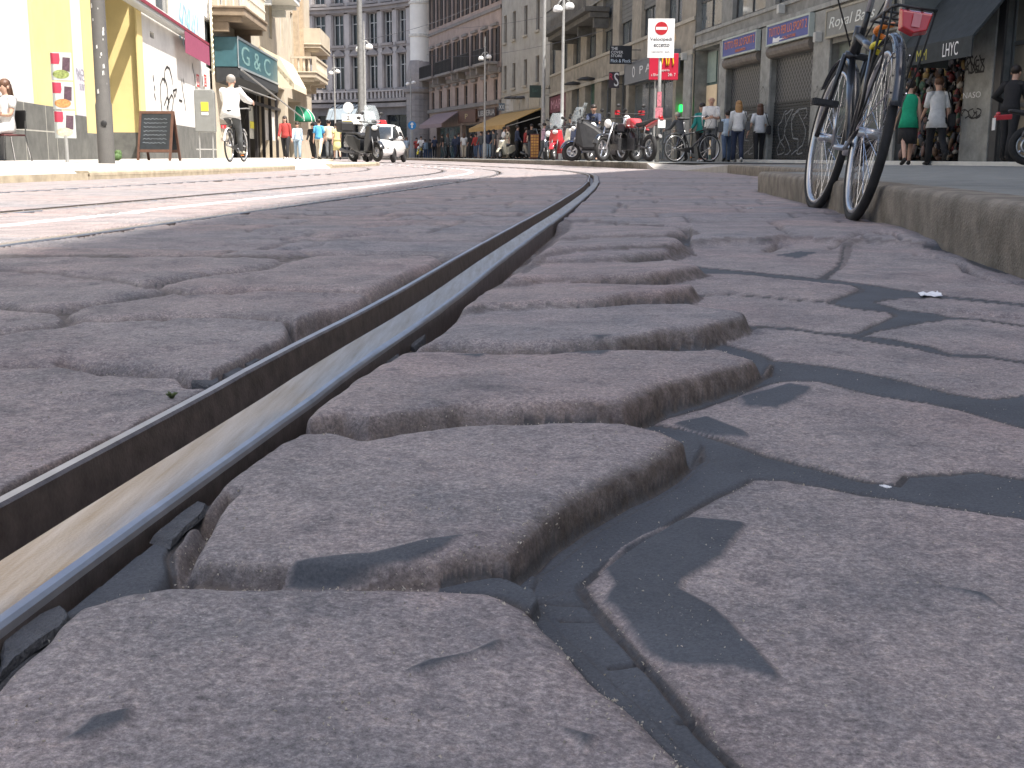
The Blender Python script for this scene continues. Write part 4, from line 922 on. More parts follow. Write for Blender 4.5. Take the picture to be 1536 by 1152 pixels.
e_,w_,h = board_sign(D, r, -.35, -.21, 'brown panel sign with a small gold mark on the shuttered house', 'shop_sign', mat('brown_sign',(.13,.06,.035),.5,0,.2), mat('brown_sign_edge',(.10,.05,.03),.5)); text('P','lettering',mat('gold_mark',(.5,.4,.2),.4),e_,w_*.4,w_*.55,h*.3,h*.7,-.335)
r = [D.at(718,168,-.2)[0], D.at(745,168,-.2)[0], D.at(731,176,-.2)[1], D.at(731,162.5,-.2)[1]]
e_,w_,h = board_sign(D, r, -.3, -.21, 'dark fascia sign with pale capitals between brown panel and mustard awning', 'shop_sign', mat('dark_brown_fascia',(.05,.035,.03),.5), mat('brown_sign_edge',(.10,.05,.03),.5)); text('LIBRERIA','lettering',mat('pale_caps',(.5,.47,.42),.5),e_,w_*.05,w_*.95,h*.2,h*.8,-.287)
# ---------------------------------------------------------------- C: big curved palazzo closing the view
th = np.linspace(math.atan2(.08,-1), math.atan2(.80,-.6), 60)[::-1]; LC = 17.5
cx_, cy_ = [-8.6], [104.6]
for t in th[:-1]: cx_.append(cx_[-1]+math.cos(t)*LC/59); cy_.append(cy_[-1]+math.sin(t)*LC/59)
cx_ = np.array(cx_[::-1]); cy_ = np.array(cy_[::-1]); sC = np.linspace(0,LC,60)
rootC = empty('curved_palazzo', (0,0,0), 0, 'large grey curved palazzo with ornate windows closing the street', 'building')
def curve_map(v):
    s_,y_,z_ = v; x = np.interp(s_,sC,cx_); y = np.interp(s_,sC,cy_)
    i = min(max(int(s_/LC*59),0),58); t = Vector((cx_[i+1]-cx_[i], cy_[i+1]-cy_[i],0)).normalized()
    return (x-t.y*y_, y+t.x*y_, z_)
def cbuild(mb, name, m, parent, **k):
    mb.v = [curve_map(v) for v in mb.v]; return mb.build(name, m, parent, **k)
m_pal = mat('grey_palazzo_stone', (.315,.285,.265), .85, 0, .2, .8, .2, 12, col2=(.21,.20,.20)); m_pal2 = mat('pale_palazzo_pilaster', (.44,.41,.39), .8, 0, .15, 1, .1); m_pal3 = mat('dark_palazzo_base', (.17,.16,.155), .85, 0, .25, 1.5, .2)
floors = [(6.3,9.1),(10.2,12.8),(13.9,16.3),(17.4,19.6)]
NCol = 8; opsC = []
for k in range(NCol):
    c = .7+(LC-1.6)*(k+.5)/NCol
    for z0,z1 in floors: opsC.append((c-.55,c+.55,z0,z1,.3))
for k in range(4): c = 1.2+k*4.0; opsC.append((c,c+3.0,.2,3.9,.5))
mb = MB(); seg = np.linspace(0,LC,36)
xs = sorted(set(list(seg)+[v for o in opsC for v in o[:2]])); zs = sorted({.1,5.2,21,*[v for o in opsC for v in o[2:4]]})
for i in range(len(xs)-1):
    for j in range(len(zs)-1):
        cxx = (xs[i]+xs[i+1])/2; czz = (zs[j]+zs[j+1])/2
        if any(o[0] < cxx < o[1] and o[2] < czz < o[3] for o in opsC): continue
        mb.quad((xs[i],0,zs[j]),(xs[i+1],0,zs[j]),(xs[i+1],0,zs[j+1]),(xs[i],0,zs[j+1]), 1 if czz < 5 else 0)
for o in opsC:
    a,b_,c,d,dp = o; mb.quad((a,0,c),(a,dp,c),(a,dp,d),(a,0,d)); mb.quad((b_,0,c),(b_,0,d),(b_,dp,d),(b_,dp,c)); mb.quad((a,0,d),(a,dp,d),(b_,dp,d),(b_,0,d)); mb.quad((a,0,c),(b_,0,c),(b_,dp,c),(a,dp,c))
for i in range(35): mb.box(seg[i],seg[i+1],.6,6,.1,21)
cbuild(mb,'wall',[m_pal,m_pal3],rootC)
class _c: pass
for o in opsC:
    f = MB(); a,b_,c,d,dp = o; fw2 = .07
    f.box(a,a+fw2,.15,.25,c,d); f.box(b_-fw2,b_,.15,.25,c,d); f.box((a+b_)/2-.04,(a+b_)/2+.04,.15,.24,c,d); f.box(a,b_,.16,.24,c+(d-c)*.68,c+(d-c)*.68+.07)
    fo = cbuild(f,'window',m_frame_w if c > 5 else m_frame_d,rootC)
    p = MB(); p.box(a,b_,.252,.27,c,d); cbuild(p,'pane',m_glass,fo)
    if c > 5:
        q = MB(); q.box(a-.22,b_+.22,-.28,-.003,d+.1,d+.28); q.box(a-.18,a-.02,-.10,-.003,c,d+.098); q.box(b_+.02,b_+.18,-.10,-.003,c,d+.098); q.box(a-.25,b_+.25,-.3,-.003,c-.26,c-.04)
        q.add([(a-.15,-.2,d+.285),(b_+.15,-.2,d+.285),((a+b_)/2,-.2,d+.75),(a-.15,-.003,d+.285),(b_+.15,-.003,d+.285),((a+b_)/2,-.003,d+.75)],[(0,1,2),(5,4,3),(0,2,5,3),(1,4,5,2),(0,3,4,1)])
        cbuild(q,'surround',m_pal,fo)
mb = MB()
for k in range(NCol+1):
    c = .7+(LC-1.6)*k/NCol; mb.box(c-.28,c+.28,-.16,-.003,5.6,12.9); mb.box(c-.28,c+.28,-.16,-.003,13.6,21)
cbuild(mb,'pilaster',m_pal2,rootC)
mb = MB()
for z_,h,o_ in ((4.6,.35,.35),(5.1,.25,.5),(9.75,.18,.2),(13.0,.3,.4),(13.32,.2,.6),(16.9,.2,.25),(20.6,.5,.8)):
    mb = MB()
    for i in range(35): mb.box(seg[i],seg[i+1],-o_,-.003,z_,z_+h)
    cbuild(mb,'cornice',m_pal,rootC)
mb = MB(); z0 = 5.36
for i in range(35): 
    x = seg[i]; mb.box(x+.1,x+.32,-.45,-.3,z0,z0+.6)
    mb.box(seg[i],seg[i+1],-.5,-.27,z0+.602,z0+.72)
cbuild(mb,'balustrade',m_pal2,rootC)
# glazed canopy over the palazzo entrance
cano = MB(); aC, bC = 7.4, 11.0
cano.loft([[(aC,-.1,5.0),(aC,-1.5,4.4),(aC,-2.0,3.5),(aC,-1.95,3.45),(aC,-1.45,4.3),(aC,-.1,4.9)],[(bC,-.1,5.0),(bC,-1.5,4.4),(bC,-2.0,3.5),(bC,-1.95,3.45),(bC,-1.45,4.3),(bC,-.1,4.9)]])
ca_ = cbuild(cano,'glass_canopy',mat('pale_canopy_glass',(.35,.40,.42),.2,0,.2,2),rootC)
rb = MB()
for k in range(7): x = aC+(bC-aC)*k/6; rb.tube([(x,-.1,5.02),(x,-1.5,4.42),(x,-2.02,3.5)],.05,5)
cbuild(rb,'glazing_bar',m_frame_d,ca_)
# pale rounded corner turret of the palazzo with its rusticated foot
px_t = AT(629,200,103.5)
mb = MB(); mb.lathe((px_t.x,px_t.y+1.2,0),[(1.15,.1)]+[q for k in range(11) for q in ((1.2,.15+k*.5),(1.2,.6+k*.5),(1.16,.62+k*.5),(1.16,.64+k*.5))]+[(1.45,5.75),(1.5,6.0),(1.2,6.1),(1.2,7.2),(.9,8.4)],20); mb.build('turret_foot', m_pal, rootC, smooth=False)
mb = MB(); mb.lathe((px_t.x+.05,px_t.y+1.2,0),[(.9,8.3),(.9,20),(1.1,20.1),(1.1,21)],20,0); mb.build('turret', mat('turret_painted_sun',(.82,.80,.74),.8,0,.06,1), rootC, smooth=True)  # white colour stands in for sunlight that does not reach the turret
for z_ in (10.5,13.2,17,19.5): mb = MB(); mb.lathe((px_t.x+.05,px_t.y+1.2,z_),[(.9,-.12),(1.0,-.1),(1.0,.1),(.9,.12)],20); mb.build('turret_band', mat('cream_turret_band',(.6,.58,.52),.8), rootC)
# backdrop houses behind the gap left of the palazzo
bk = Bld('far_house', (-19,114),(-40,116),-1,'grey house glimpsed beyond the left balconies, behind the palazzo')
bk.root.location = (-36,117,0); bk.root.rotation_euler = (0,0,0)
ops = [(x,x+1.2,z,z+2.2,.25) for x in (1.5,4.5,7.5,10.5,13.5) for z in (1,5,9,13,17)]
mb = MB(); wall_mesh(mb,0,16.5,.1,22,ops); mb.box(0,16.5,.5,8,.1,22); mb.build('wall', m_pal, bk.root)
for o in ops: window(bk, list(o[:4]), .18, m_frame_d, m_glass, 1, 1)
# ---------------------------------------------------------------- A: sunlit yellow and white graffitied building, left
m_white = mat('white_plaster', (.66,.64,.60), .85, 0, .08, 1.2, .1, 30, col2=(.55,.53,.50)); m_yel = mat('yellow_plaster', (.66,.53,.24), .85, 0, .08, 1.5, .08, 30)
m_dado = mat('grey_dado_stone', (.12,.12,.11), .8, 0, .2, 3, .3, 60, col2=(.08,.08,.075)); m_lilac = mat('lilac_grey_plaster', (.52,.50,.56), .85, 0, .06, 2)
A = Bld('graffitied_building', (AX(4),4), (AX(47.9),47.9), -1, 'white and yellow building with graffiti and a tall dark portal, left side')
po = A.rect(146,207,-60,240); po[2] = .08; po[3] = 4.6
w1 = A.rect(233,257,-20,17); w2 = A.rect(308,325,32,104); w3 = A.rect(315,324,107,138); ve = A.rect(225,231,48,57)
w1[3] = w1[2]+1.8
ops = [(*po,1.1),(*w1,.2),(*w2,.2),(*w3,.2),(*ve,.15)]
mb = MB(); wall_mesh(mb,0,A.len,.05,13,ops); mass(mb,0,A.len,1.3,12,.05,13); mb.box(0,A.len,0,1.3,13,13.2); mb.build('wall', m_white, A.root)
for k,(pl,pr,o_,m_,z1) in enumerate(((50,108,.07,m_yel,4.9),(126,145,.05,m_yel,4.9),(108.5,125.5,.03,m_lilac,4.9),(207.5,215,.05,m_yel,4.7))):
    mb = MB(); mb.box(A.at(pl,140)[0],A.at(pr,140)[0],-o_,-.003,.05,z1); mb.build('yellow_pilaster' if m_ is m_yel else 'lilac_panel', m_, A.root)
zd = A.at(60,158)[1]
mb = MB(); mb.box(0,A.at(86,200)[0],-.12,-.005,.05,zd); mb.box(A.at(86.5,200)[0],A.at(124,200)[0],-.11,-.005,.05,zd-.1); mb.box(A.at(124.5,200)[0],A.at(145.5,200)[0],-.10,-.005,.05,A.at(135,200)[1])
mb.box(A.at(208,200)[0],A.at(262,200)[0],-.10,-.005,.05,A.at(250,195)[1]-.1); mb.box(A.at(262.5,200)[0],A.len,-.09,-.005,.05,A.at(280,190)[1])
mb.build('dado', m_dado, A.root, bevel=.012)
mb = MB()
for px in (28,61,76): s_ = A.at(px,200)[0]; mb.box(s_-.012,s_+.012,-.122,-.12,.05,zd)
s_ = A.at(60,197)[1]; mb.box(0,A.at(86,200)[0],-.1225,-.1205,s_-.012,s_+.012); mb.build('dado_joint', mat('pale_joint',(.36,.35,.31),.9), A.root)
mb = MB(); mb.box(po[0],po[1],.95,1.0,po[2],po[3]); d_ = mb.build('door', mat('dark_grey_portal',(.055,.06,.063),.7,0,.25,3), A.root)
mb = MB(); w_ = po[1]-po[0]
for k in range(4): x = po[0]+w_*(k+.1)/4; mb.box(x,x+w_*.2,.91,.948,po[2]+.3,po[3]-.4)
mb.build('door_panel', mat('grey_door_panel',(.075,.08,.083),.6), d_, bevel=.02)
mb = MB(); mb.box(po[1]-.03,po[1]-.002,.02,1.05,po[2],po[3]); mb.build('yellow_reveal', m_yel, A.root)
mb = MB(); mb.box(po[1]-.036,po[1]-.031,.02,1.04,po[2],.85); mb.build('reveal_dado', m_dado, A.root)
for r in (w1,w2,w3): window(A, r, .14, mat('beige_frame',(.4,.38,.33),.6), m_glass2, 0, 1)
mb = MB(); mb.box(ve[0],ve[1],.1,.12,ve[2],ve[3]); mb.build('vent', m_frame_d, A.root)
def gpx(b, pts, y=0): return [b.at(px,py,y) for px,py in pts]
sts = [[(243,172),(241,150),(240,128),(243,118),(247,119),(250,128),(252,150),(252,170)],[(246,125),(247,105),(250,100),(254,103),(257,115),(259,128)],[(250,165),(253,150),(257,142),(260,148),(258,165),(254,172)],[(246,158),(250,146),(254,152),(250,162)],[(259,136),(265,134),(262,146),(260,138)],[(272,118),(273,130),(275,143),(277,155),(278,166)],[(268,150),(273,152)]]
ribbon([gpx(A,s) for s in sts],'graffiti',m_black_paint,A.root,.07,-.012)
sts = [[(229,112),(230,122)],[(231,128),(232,136)],[(231,140),(233,150)],[(274,118),(276,126)],[(288,95),(290,110)],[(291,135),(294,160),(293,175)]]
ribbon([gpx(A,s) for s in sts],'graffiti',mat('dark_drip_paint',(.10,.10,.11),.6),A.root,.09,-.013)
rnd = random.Random(9); sts = []
for k in range(8):
    x = 271+k*3.6; sts.append([(x+rnd.uniform(-2,2), 4+k*3+j*rnd.uniform(9,13)) for j in range(6)])
ribbon([gpx(A,s) for s in sts],'graffiti',m_blue_paint,A.root,.16,-.012)
for px,py in ((118,108),(120,116),(123,131)):
    s_,z_ = A.at(px,py); text('NO' if py < 120 else 'SUBITO','graffiti',mat('grey_stencil',(.30,.30,.34),.6),A.root,s_-.35,s_+.35,z_-.07,z_+.07,-.036,ext=0)
aw = empty('awning', A.W(0,0,0), A.root.rotation_euler.z, 'folded awning cassette with a short magenta valance on the white wall', 'awning')
a,c = A.at(165,10)[0], A.at(299,72)[0]; zt = A.at(298,72)[1]
mb = MB(); mb.box(a,c,-.34,-.06,zt-.02,zt+.16); mb.build('cassette', mat('pale_cassette',(.45,.45,.43),.5,.2,.1), aw, bevel=.03)
mb = MB(); mb.box(a,c,-.37,-.341,zt+.10,zt+.19); mb.build('red_edge', mat('dark_red_trim',(.22,.03,.05),.6), aw)
v0 = A.at(261,60)[0]; mb = MB(); mb.box(v0,c,-.36,-.345,zt-.62,zt+.08); mb.build('valance', mat('magenta_valance',(.27,.06,.11),.7,0,.1), aw)
# hooped yellowish cable ladder where the two left buildings meet
lad = empty('cable_ladder', A.W(A.len-.4,-.12,0), A.root.rotation_euler.z, 'pale ladder of looped cable conduit climbing the corner of the left building', 'conduit')
zt = A.at(333,16)[1]; zl = A.at(336,120)[1]; mb = MB()
mb.tube([(-.14,0,zl),(-.14,0,zt)],.03,6); mb.tube([(.14,0,zl),(.14,0,zt)],.03,6)
for k in range(15): z_ = zl+(zt-zl)*k/14; mb.tube([(-.14,-.01,z_-.08),(0,-.05,z_+.02),(.14,-.01,z_+.08)],.028,6)
mb.build('rungs', mat('cream_conduit',(.6,.56,.42),.6), lad, smooth=True)
# small red and white notices on the wall
for k,(px,lab) in enumerate(((296,'small red and white parking notice, the left one of the pair above the grey box'),(307,'small red and white no-entry notice, the right one of the pair above the grey box'))):
    s_,z_ = A.at(px,121,-.05); e_ = empty('notice', A.W(s_,-.05,z_), A.root.rotation_euler.z, lab, 'notice', 'red and white notices')
    mb = MB(); mb.box(-.32,.32,-.02,.02,-.22,.22); mb.build('plate', mat('white_enamel',(.7,.7,.68),.4), e_)
    mb = MB(); mb.box(-.32,.32,-.026,-.021,.15,.22); mb.box(-.32,.32,-.026,-.021,-.22,-.15); mb.box(-.32,-.24,-.026,-.021,-.15,.15); mb.box(.24,.32,-.026,-.021,-.15,.15)
    if k == 0: mb.ring((0,-.024,0),(0,1,0),.1,.025,16,4,0,.2)
    else: mb.tube([(-.12,-.024,-.1),(.12,-.024,.1)],.02,5); mb.tube([(-.12,-.024,.1),(.12,-.024,-.1)],.02,5)
    mb.build('border', mat('red_enamel',(.5,.04,.04),.4), e_)
# ---------------------------------------------------------------- B: house with balconies and the teal shop
m_cream = mat('cream_plaster', (.46,.40,.31), .85, 0, .18, 1, .1, 30); m_brownstone = mat('brown_balcony_render', (.26,.20,.14), .85, 0, .3, 1.4, .2)  # brown tone for the whole near balcony, darker than the cream wall
B = Bld('balcony_house', (AX(48),48.05), (AX(84),84), -1, 'cream house with stone balconies above the teal shop sign, left side')
sh = B.rect(346,428,118,240); sh[2] = .08; sh2 = B.rect(433,452,150,240); sh2[2] = .08
bw = []
for k in range(7):
    c = 3+k*4.6; bw += [[c-.6,c+.6,6.4,8.8],[c-.6,c+.6,10.2,12.6]]
ops = [(*r,.25) for r in bw]+[(*sh,1.6),(*sh2,1.0)]
mb = MB(); wall_mesh(mb,0,B.len,.05,15,ops); mass(mb,0,B.len,1.8,12,.05,15); mb.box(0,B.len,0,1.8,15,15.2); mb.build('wall', m_cream, B.root)
for r in bw: window(B, r, .16, m_frame_w, m_glass, 1, 1)
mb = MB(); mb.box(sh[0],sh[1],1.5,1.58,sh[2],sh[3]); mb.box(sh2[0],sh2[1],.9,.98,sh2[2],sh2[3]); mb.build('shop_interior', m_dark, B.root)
mb = MB()
for k in range(7): x = sh[0]+(sh[1]-sh[0])*(k+.5)/7; mb.box(x-.09,x+.09,.25,.4,sh[2],sh[3])
mb.box(sh[0],sh[1],.24,.36,sh[2]+2.7,sh[2]+2.85); mb.build('shop_mullion', mat('black_shop_frame',(.03,.028,.03),.4), B.root)
for k,(f0,f1,m_) in enumerate(((.42,.55,mat('pale_lit_display',(.5,.5,.44),.5,0,.2,2)),(.72,.92,mat('white_lit_display',(.62,.6,.56),.5,0,.15,2)))):
    mb = MB(); mb.box(sh[0]+(sh[1]-sh[0])*f0,sh[0]+(sh[1]-sh[0])*f1,.42,.46,sh[2]+1.0,sh[2]+2.6); mb.build('display', m_, B.root)
mb = MB(); mb.box(sh[0]+(sh[1]-sh[0])*.43,sh[0]+(sh[1]-sh[0])*.54,.40,.418,sh[2]+1.5,sh[2]+1.85); mb.build('yellow_poster', mat('yellow_poster',(.75,.68,.08),.6), B.root)
def balcony(b, s0, s1, out, zf, m, mr, style, th=.28):
    mb = MB(); mb.box(s0,s1,-out,-.004,zf,zf+th); mb.box(s0-.06,s1+.06,-out-.06,-.005,zf+th+.001,zf+th+.09)
    n = max(2,int((s1-s0)/2.4))
    for k in range(n):
        x = s0+.35+(s1-s0-.7)*k/(n-1); mb.prism([(x-.16,zf-.002),(x+.16,zf-.002),(x+.16,zf-.22),(x-.16,zf-.22)],-out+.15,-.006); mb.box(x-.14,x+.14,-out*.5,-.007,zf-.6,zf-.223)
    bo = mb.build('balcony', m, b.root, bevel=.02)
    z0 = zf+th+.092; mb = MB()
    if style == 'bal':
        for k in range(int((s1-s0)/.32)): x = s0+.1+k*.32; mb.lathe((x,-out+.08,z0),[(.07,0),(.09,.2),(.05,.5),(.07,.75)],8)
        for k in range(int(out/.32)): mb.lathe((s0+.08,-out+.1+k*.32,z0),[(.07,0),(.09,.2),(.05,.5),(.07,.75)],8); 
        mb.box(s0-.02,s1+.02,-out-.02,-out+.18,z0+.75,z0+.88); mb.box(s0-.02,s0+.18,-out+.181,-.01,z0+.75,z0+.88); mb.box(s0-.03,s0+.22,-out-.03,-out+.22,z0,z0+.749)
    elif style == 'solid':
        mb.box(s0,s1,-out,-out+.1,z0,z0+.95); mb.box(s0,s0+.1,-out+.101,-.01,z0,z0+.95); mb.box(s1-.1,s1,-out+.101,-.01,z0,z0+.95)
    else:
        for k in range(int((s1-s0)/.3)): x = s0+.05+k*.3; mb.box(x-.025,x+.025,-out+.03,-out+.08,z0,z0+.9)
        for k in range(int(out/.3)): mb.box(s0+.03,s0+.08,-out+.1+k*.3,-out+.15+k*.3,z0,z0+.9)
        mb.box(s0,s1,-out+.01,-out+.1,z0+.9,z0+.97); mb.box(s0+.01,s0+.1,-out+.101,-.01,z0+.9,z0+.97)
        mb.box(s0,s1,-out+.02,-out+.09,z0+.42,z0+.47)
    mb.build('railing', mr, bo)
zf = B.at(345,38,-.9)[1]; balcony(B, .1, B.at(395,40,-1.2)[0], 1.35, B.at(428,70,-1.2)[1], m_brownstone, mat('cream_railing',(.62,.58,.48),.7), 'rail')
balcony(B, B.at(418,20,-1.1)[0], B.at(440,20,-1.1)[0], 1.45, B.at(462,30,-1.2)[1], mat('grey_white_render',(.56,.57,.55),.8,0,.1), mat('white_railing',(.66,.65,.6),.7), 'solid')
balcony(B, B.at(447,130,-.4)[0], B.at(447,130,-.4)[0]+7.5, 1.5, B.at(486,124,-1.5)[1], m_cream, m_cream, 'bal')
balcony(B, B.at(462,60,-.4)[0]-1, B.at(462,60,-.4)[0]+5.5, 1.3, B.at(485,76,-1.3)[1], m_cream, m_cream, 'solid', .2)
mb = MB(); mb.box(B.at(440,60)[0],B.at(440,60)[0]+.5,-.3,-.004,5,15); mb.box(B.at(449,60)[0],B.at(449,60)[0]+.8,-.25,-.004,5,15); mb.build('brick_strip', mat('orange_brick_pier',(.42,.33,.23),.8,0,.2,4), B.root)
# teal box sign
out = .95
a,c = .6, B.at(417,120,-out)[0]; zt = B.at(354,54,-out)[1]; zl = B.at(354,99,-out)[1]
ts = empty('shop_sign', B.W(a,0,zl), B.root.rotation_euler.z, 'long teal box sign with pale lettering under the brown balcony', 'shop sign'); h = zt-zl; w_ = c-a
mb = MB(); mb.box(0,w_,-out,-.01,0,h); mb.build('box', mat('teal_sign_face',(.045,.115,.135),.4,0,.2,2), ts, bevel=.03)
mb = MB(); mb.box(-.02,w_+.02,-out-.03,-out-.002,h-.06,h+.03); mb.box(-.02,w_+.02,-out-.03,-out-.002,-.03,.06); mb.box(-.03,.05,-out-.03,-out-.002,.061,h-.061); mb.build('trim', mat('steel_trim',(.4,.45,.47),.4,.5), ts)
text('G & C', 'lettering', mat('pale_teal_letters',(.17,.29,.28),.5), ts, w_*.08, w_*.78, h*.18, h*.82, -out-.004)
aw = empty('awning', B.W(0,0,0), B.root.rotation_euler.z, 'black retracted awning with thin arms below the teal sign', 'awning')
mb = MB(); mb.loft([[(a,-.05,zl-.02),(a,-out,zl-.03),(a,-out,zl-.4),(a,-.05,zl-.6)],[(c,-.05,zl-.02),(c,-out,zl-.03),(c,-out,zl-.4),(c,-.05,zl-.6)]]); mb.build('canopy', mat('black_awning_cloth',(.03,.033,.036),.8), aw)
mb = MB(); p1 = (a+.1,-out-.1,zl-.1); 
mb.tube([p1,(c+6,-out-.5,2.3)],.035,6); mb.tube([(a,-out,zl-.75),(c-1,-out,zl-.8)],.03,6); mb.build('arm', mat('grey_awning_arm',(.3,.3,.29),.5,.3), aw)
# cream awning and green dome canopy
aw = empty('awning', B.W(0,0,0), B.root.rotation_euler.z, 'cream cloth awning beyond the teal sign', 'awning')
a = c+.3; c2 = a+5.5; zt = B.at(410,100,-.3)[1]+.8; zl = B.at(455,140,-1.7)[1]
mb = MB(); mb.loft([[(a,-.03,zt),(a,-1.0,zt-.5),(a,-1.7,zl+.3),(a,-1.7,zl),(a,-1.66,zl),(a,-.03,zt-.1)],[(c2,-.03,zt),(c2,-1.0,zt-.5),(c2,-1.7,zl+.3),(c2,-1.7,zl),(c2,-1.66,zl),(c2,-.03,zt-.1)]]); mb.quad((a,-.03,zt),(a,-1.7,zl+.3),(a,-1.7,zl),(a,-.03,zl+.2)); mb.build('canopy', mat('cream_awning_cloth',(.66,.58,.42),.8,0,.08,2), aw)
gp = B.at(464,175,-.8); gx = gp[0]
aw = empty('dome_canopy', B.W(gx,0,gp[1]), B.root.rotation_euler.z, 'green quarter-dome canopy with white ribs over a shop door', 'awning')
mb = MB(); rr_ = 1.05; nu, nv = 12, 6; vs = []
for i in range(nv+1):
    e2 = math.pi/2*i/nv
    for j in range(nu+1):
        q = math.pi*j/nu; vs.append((rr_*math.cos(q)*math.cos(e2), -rr_*1.1*math.sin(q)*math.cos(e2), .95*math.sin(e2)-.3))
mb.add(vs,[(i*(nu+1)+j,i*(nu+1)+j+1,(i+1)*(nu+1)+j+1,(i+1)*(nu+1)+j) for i in range(nv) for j in range(nu)])
o = mb.build('canopy', mat('green_canopy_cloth',(.02,.22,.12),.7,0,.1), aw, smooth=True); o.modifiers.new('s','SOLIDIFY').thickness = .02
mb = MB()
for j in range(0,nu+1,2):
    q = math.pi*j/nu; mb.tube([(rr_*1.01*math.cos(q)*math.cos(math.pi/2*i/nv), -rr_*1.11*math.sin(q)*math.cos(math.pi/2*i/nv), .96*math.sin(math.pi/2*i/nv)-.3) for i in range(nv+1)],.025,5)
mb.build('rib', mat('white_rib',(.7,.7,.68),.5), aw)
# ================================================================ VEHICLES
m_tyre = mat('tyre_rubber', (.022,.022,.023), .8, 0, .3, 30); m_alu = mat('dull_aluminium', (.55,.56,.58), .3, .9, .1, 20); m_chrome = mat('chrome', (.7,.7,.72), .15, 1.0, .05)
m_blackp = mat('black_paint', (.018,.019,.022), .3, 0, .2, 10, coat=.5); m_blackpl = mat('black_plastic', (.025,.025,.026), .55, 0, .2, 20); m_red = mat('red_plastic', (.42,.02,.025), .25, 0, .1, coat=.5)
m_orange_r = mat('orange_reflector', (.75,.22,.03), .3, 0, .1); m_yellow = mat('yellow_vinyl', (.70,.58,.05), .5, 0, .1); m_seat = mat('dark_seat_vinyl', (.03,.03,.032), .55, 0, .2)
m_whitep = mat('white_car_paint', (.72,.72,.71), .3, 0, .03, coat=.6); m_silver = mat('silver_paint', (.42,.44,.48), .3, .6, .06, coat=.5); m_redp = mat('red_paint', (.45,.03,.04), .3, 0, .1, coat=.5); m_creamp = mat('cream_paint', (.62,.58,.46), .3, 0, .05, coat=.5); m_bluep = mat('dark_blue_paint', (.03,.05,.12), .3, 0, .1, coat=.5)
m_plate = mat('white_plate', (.75,.75,.73), .4, 0, .04); m_clear = mat('clear_screen', (.45,.50,.52), .08, 0, .1, spec=.8, alpha=.25); m_engine = mat('engine_metal', (.12,.12,.125), .45, .7, .3, 25); m_lamp = mat('lamp_glass', (.75,.75,.72), .12, 0, .1)
def wheel(parent, y, R_, r, spokes=0, x=0.0, rimw=.012, rimm=None, tm=None, seg=36, hub=.02, name='wheel', disc=False):
    e_ = empty(name, (x,y,R_)); e_.parent = parent
    mb = MB(); mb.ring((0,0,0),(1,0,0),R_-r,r,seg,8); mb.build('tyre', tm or m_tyre, e_, smooth=True)
    mb = MB(); mb.ring((0,0,0),(1,0,0),R_-r*2-.004,rimw,seg,6,0,1.3); mb.build('rim', rimm or m_alu, e_, smooth=True)
    mb = MB()
    if spokes:
        for k in range(spokes):
            q = 2*math.pi*k/spokes; s_ = .028 if k % 2 else -.028; q2 = q+(.5 if (k//2) % 2 else -.5)
            mb.tube([(s_,hub*math.cos(q2),hub*math.sin(q2)),(0,(R_-r*2)*math.cos(q),(R_-r*2)*math.sin(q))],.0013,4,0,False)
        mb.build('spokes', m_chrome, e_)
    else:
        for k in range(5):
            q = 2*math.pi*k/5; mb.tube([(0,0,0),(0,(R_-r*2)*math.cos(q),(R_-r*2)*math.sin(q))],.02,6)
        mb.build('spokes', rimm or m_alu, e_)
    mb = MB(); mb.tube([(-.05,0,0),(.05,0,0)],hub,10)
    if disc: mb.ring((.055,0,0),(1,0,0),R_*.38,R_*.09,20,4,0,.08)
    mb.build('hub', m_alu, e_, smooth=True)
    return e_
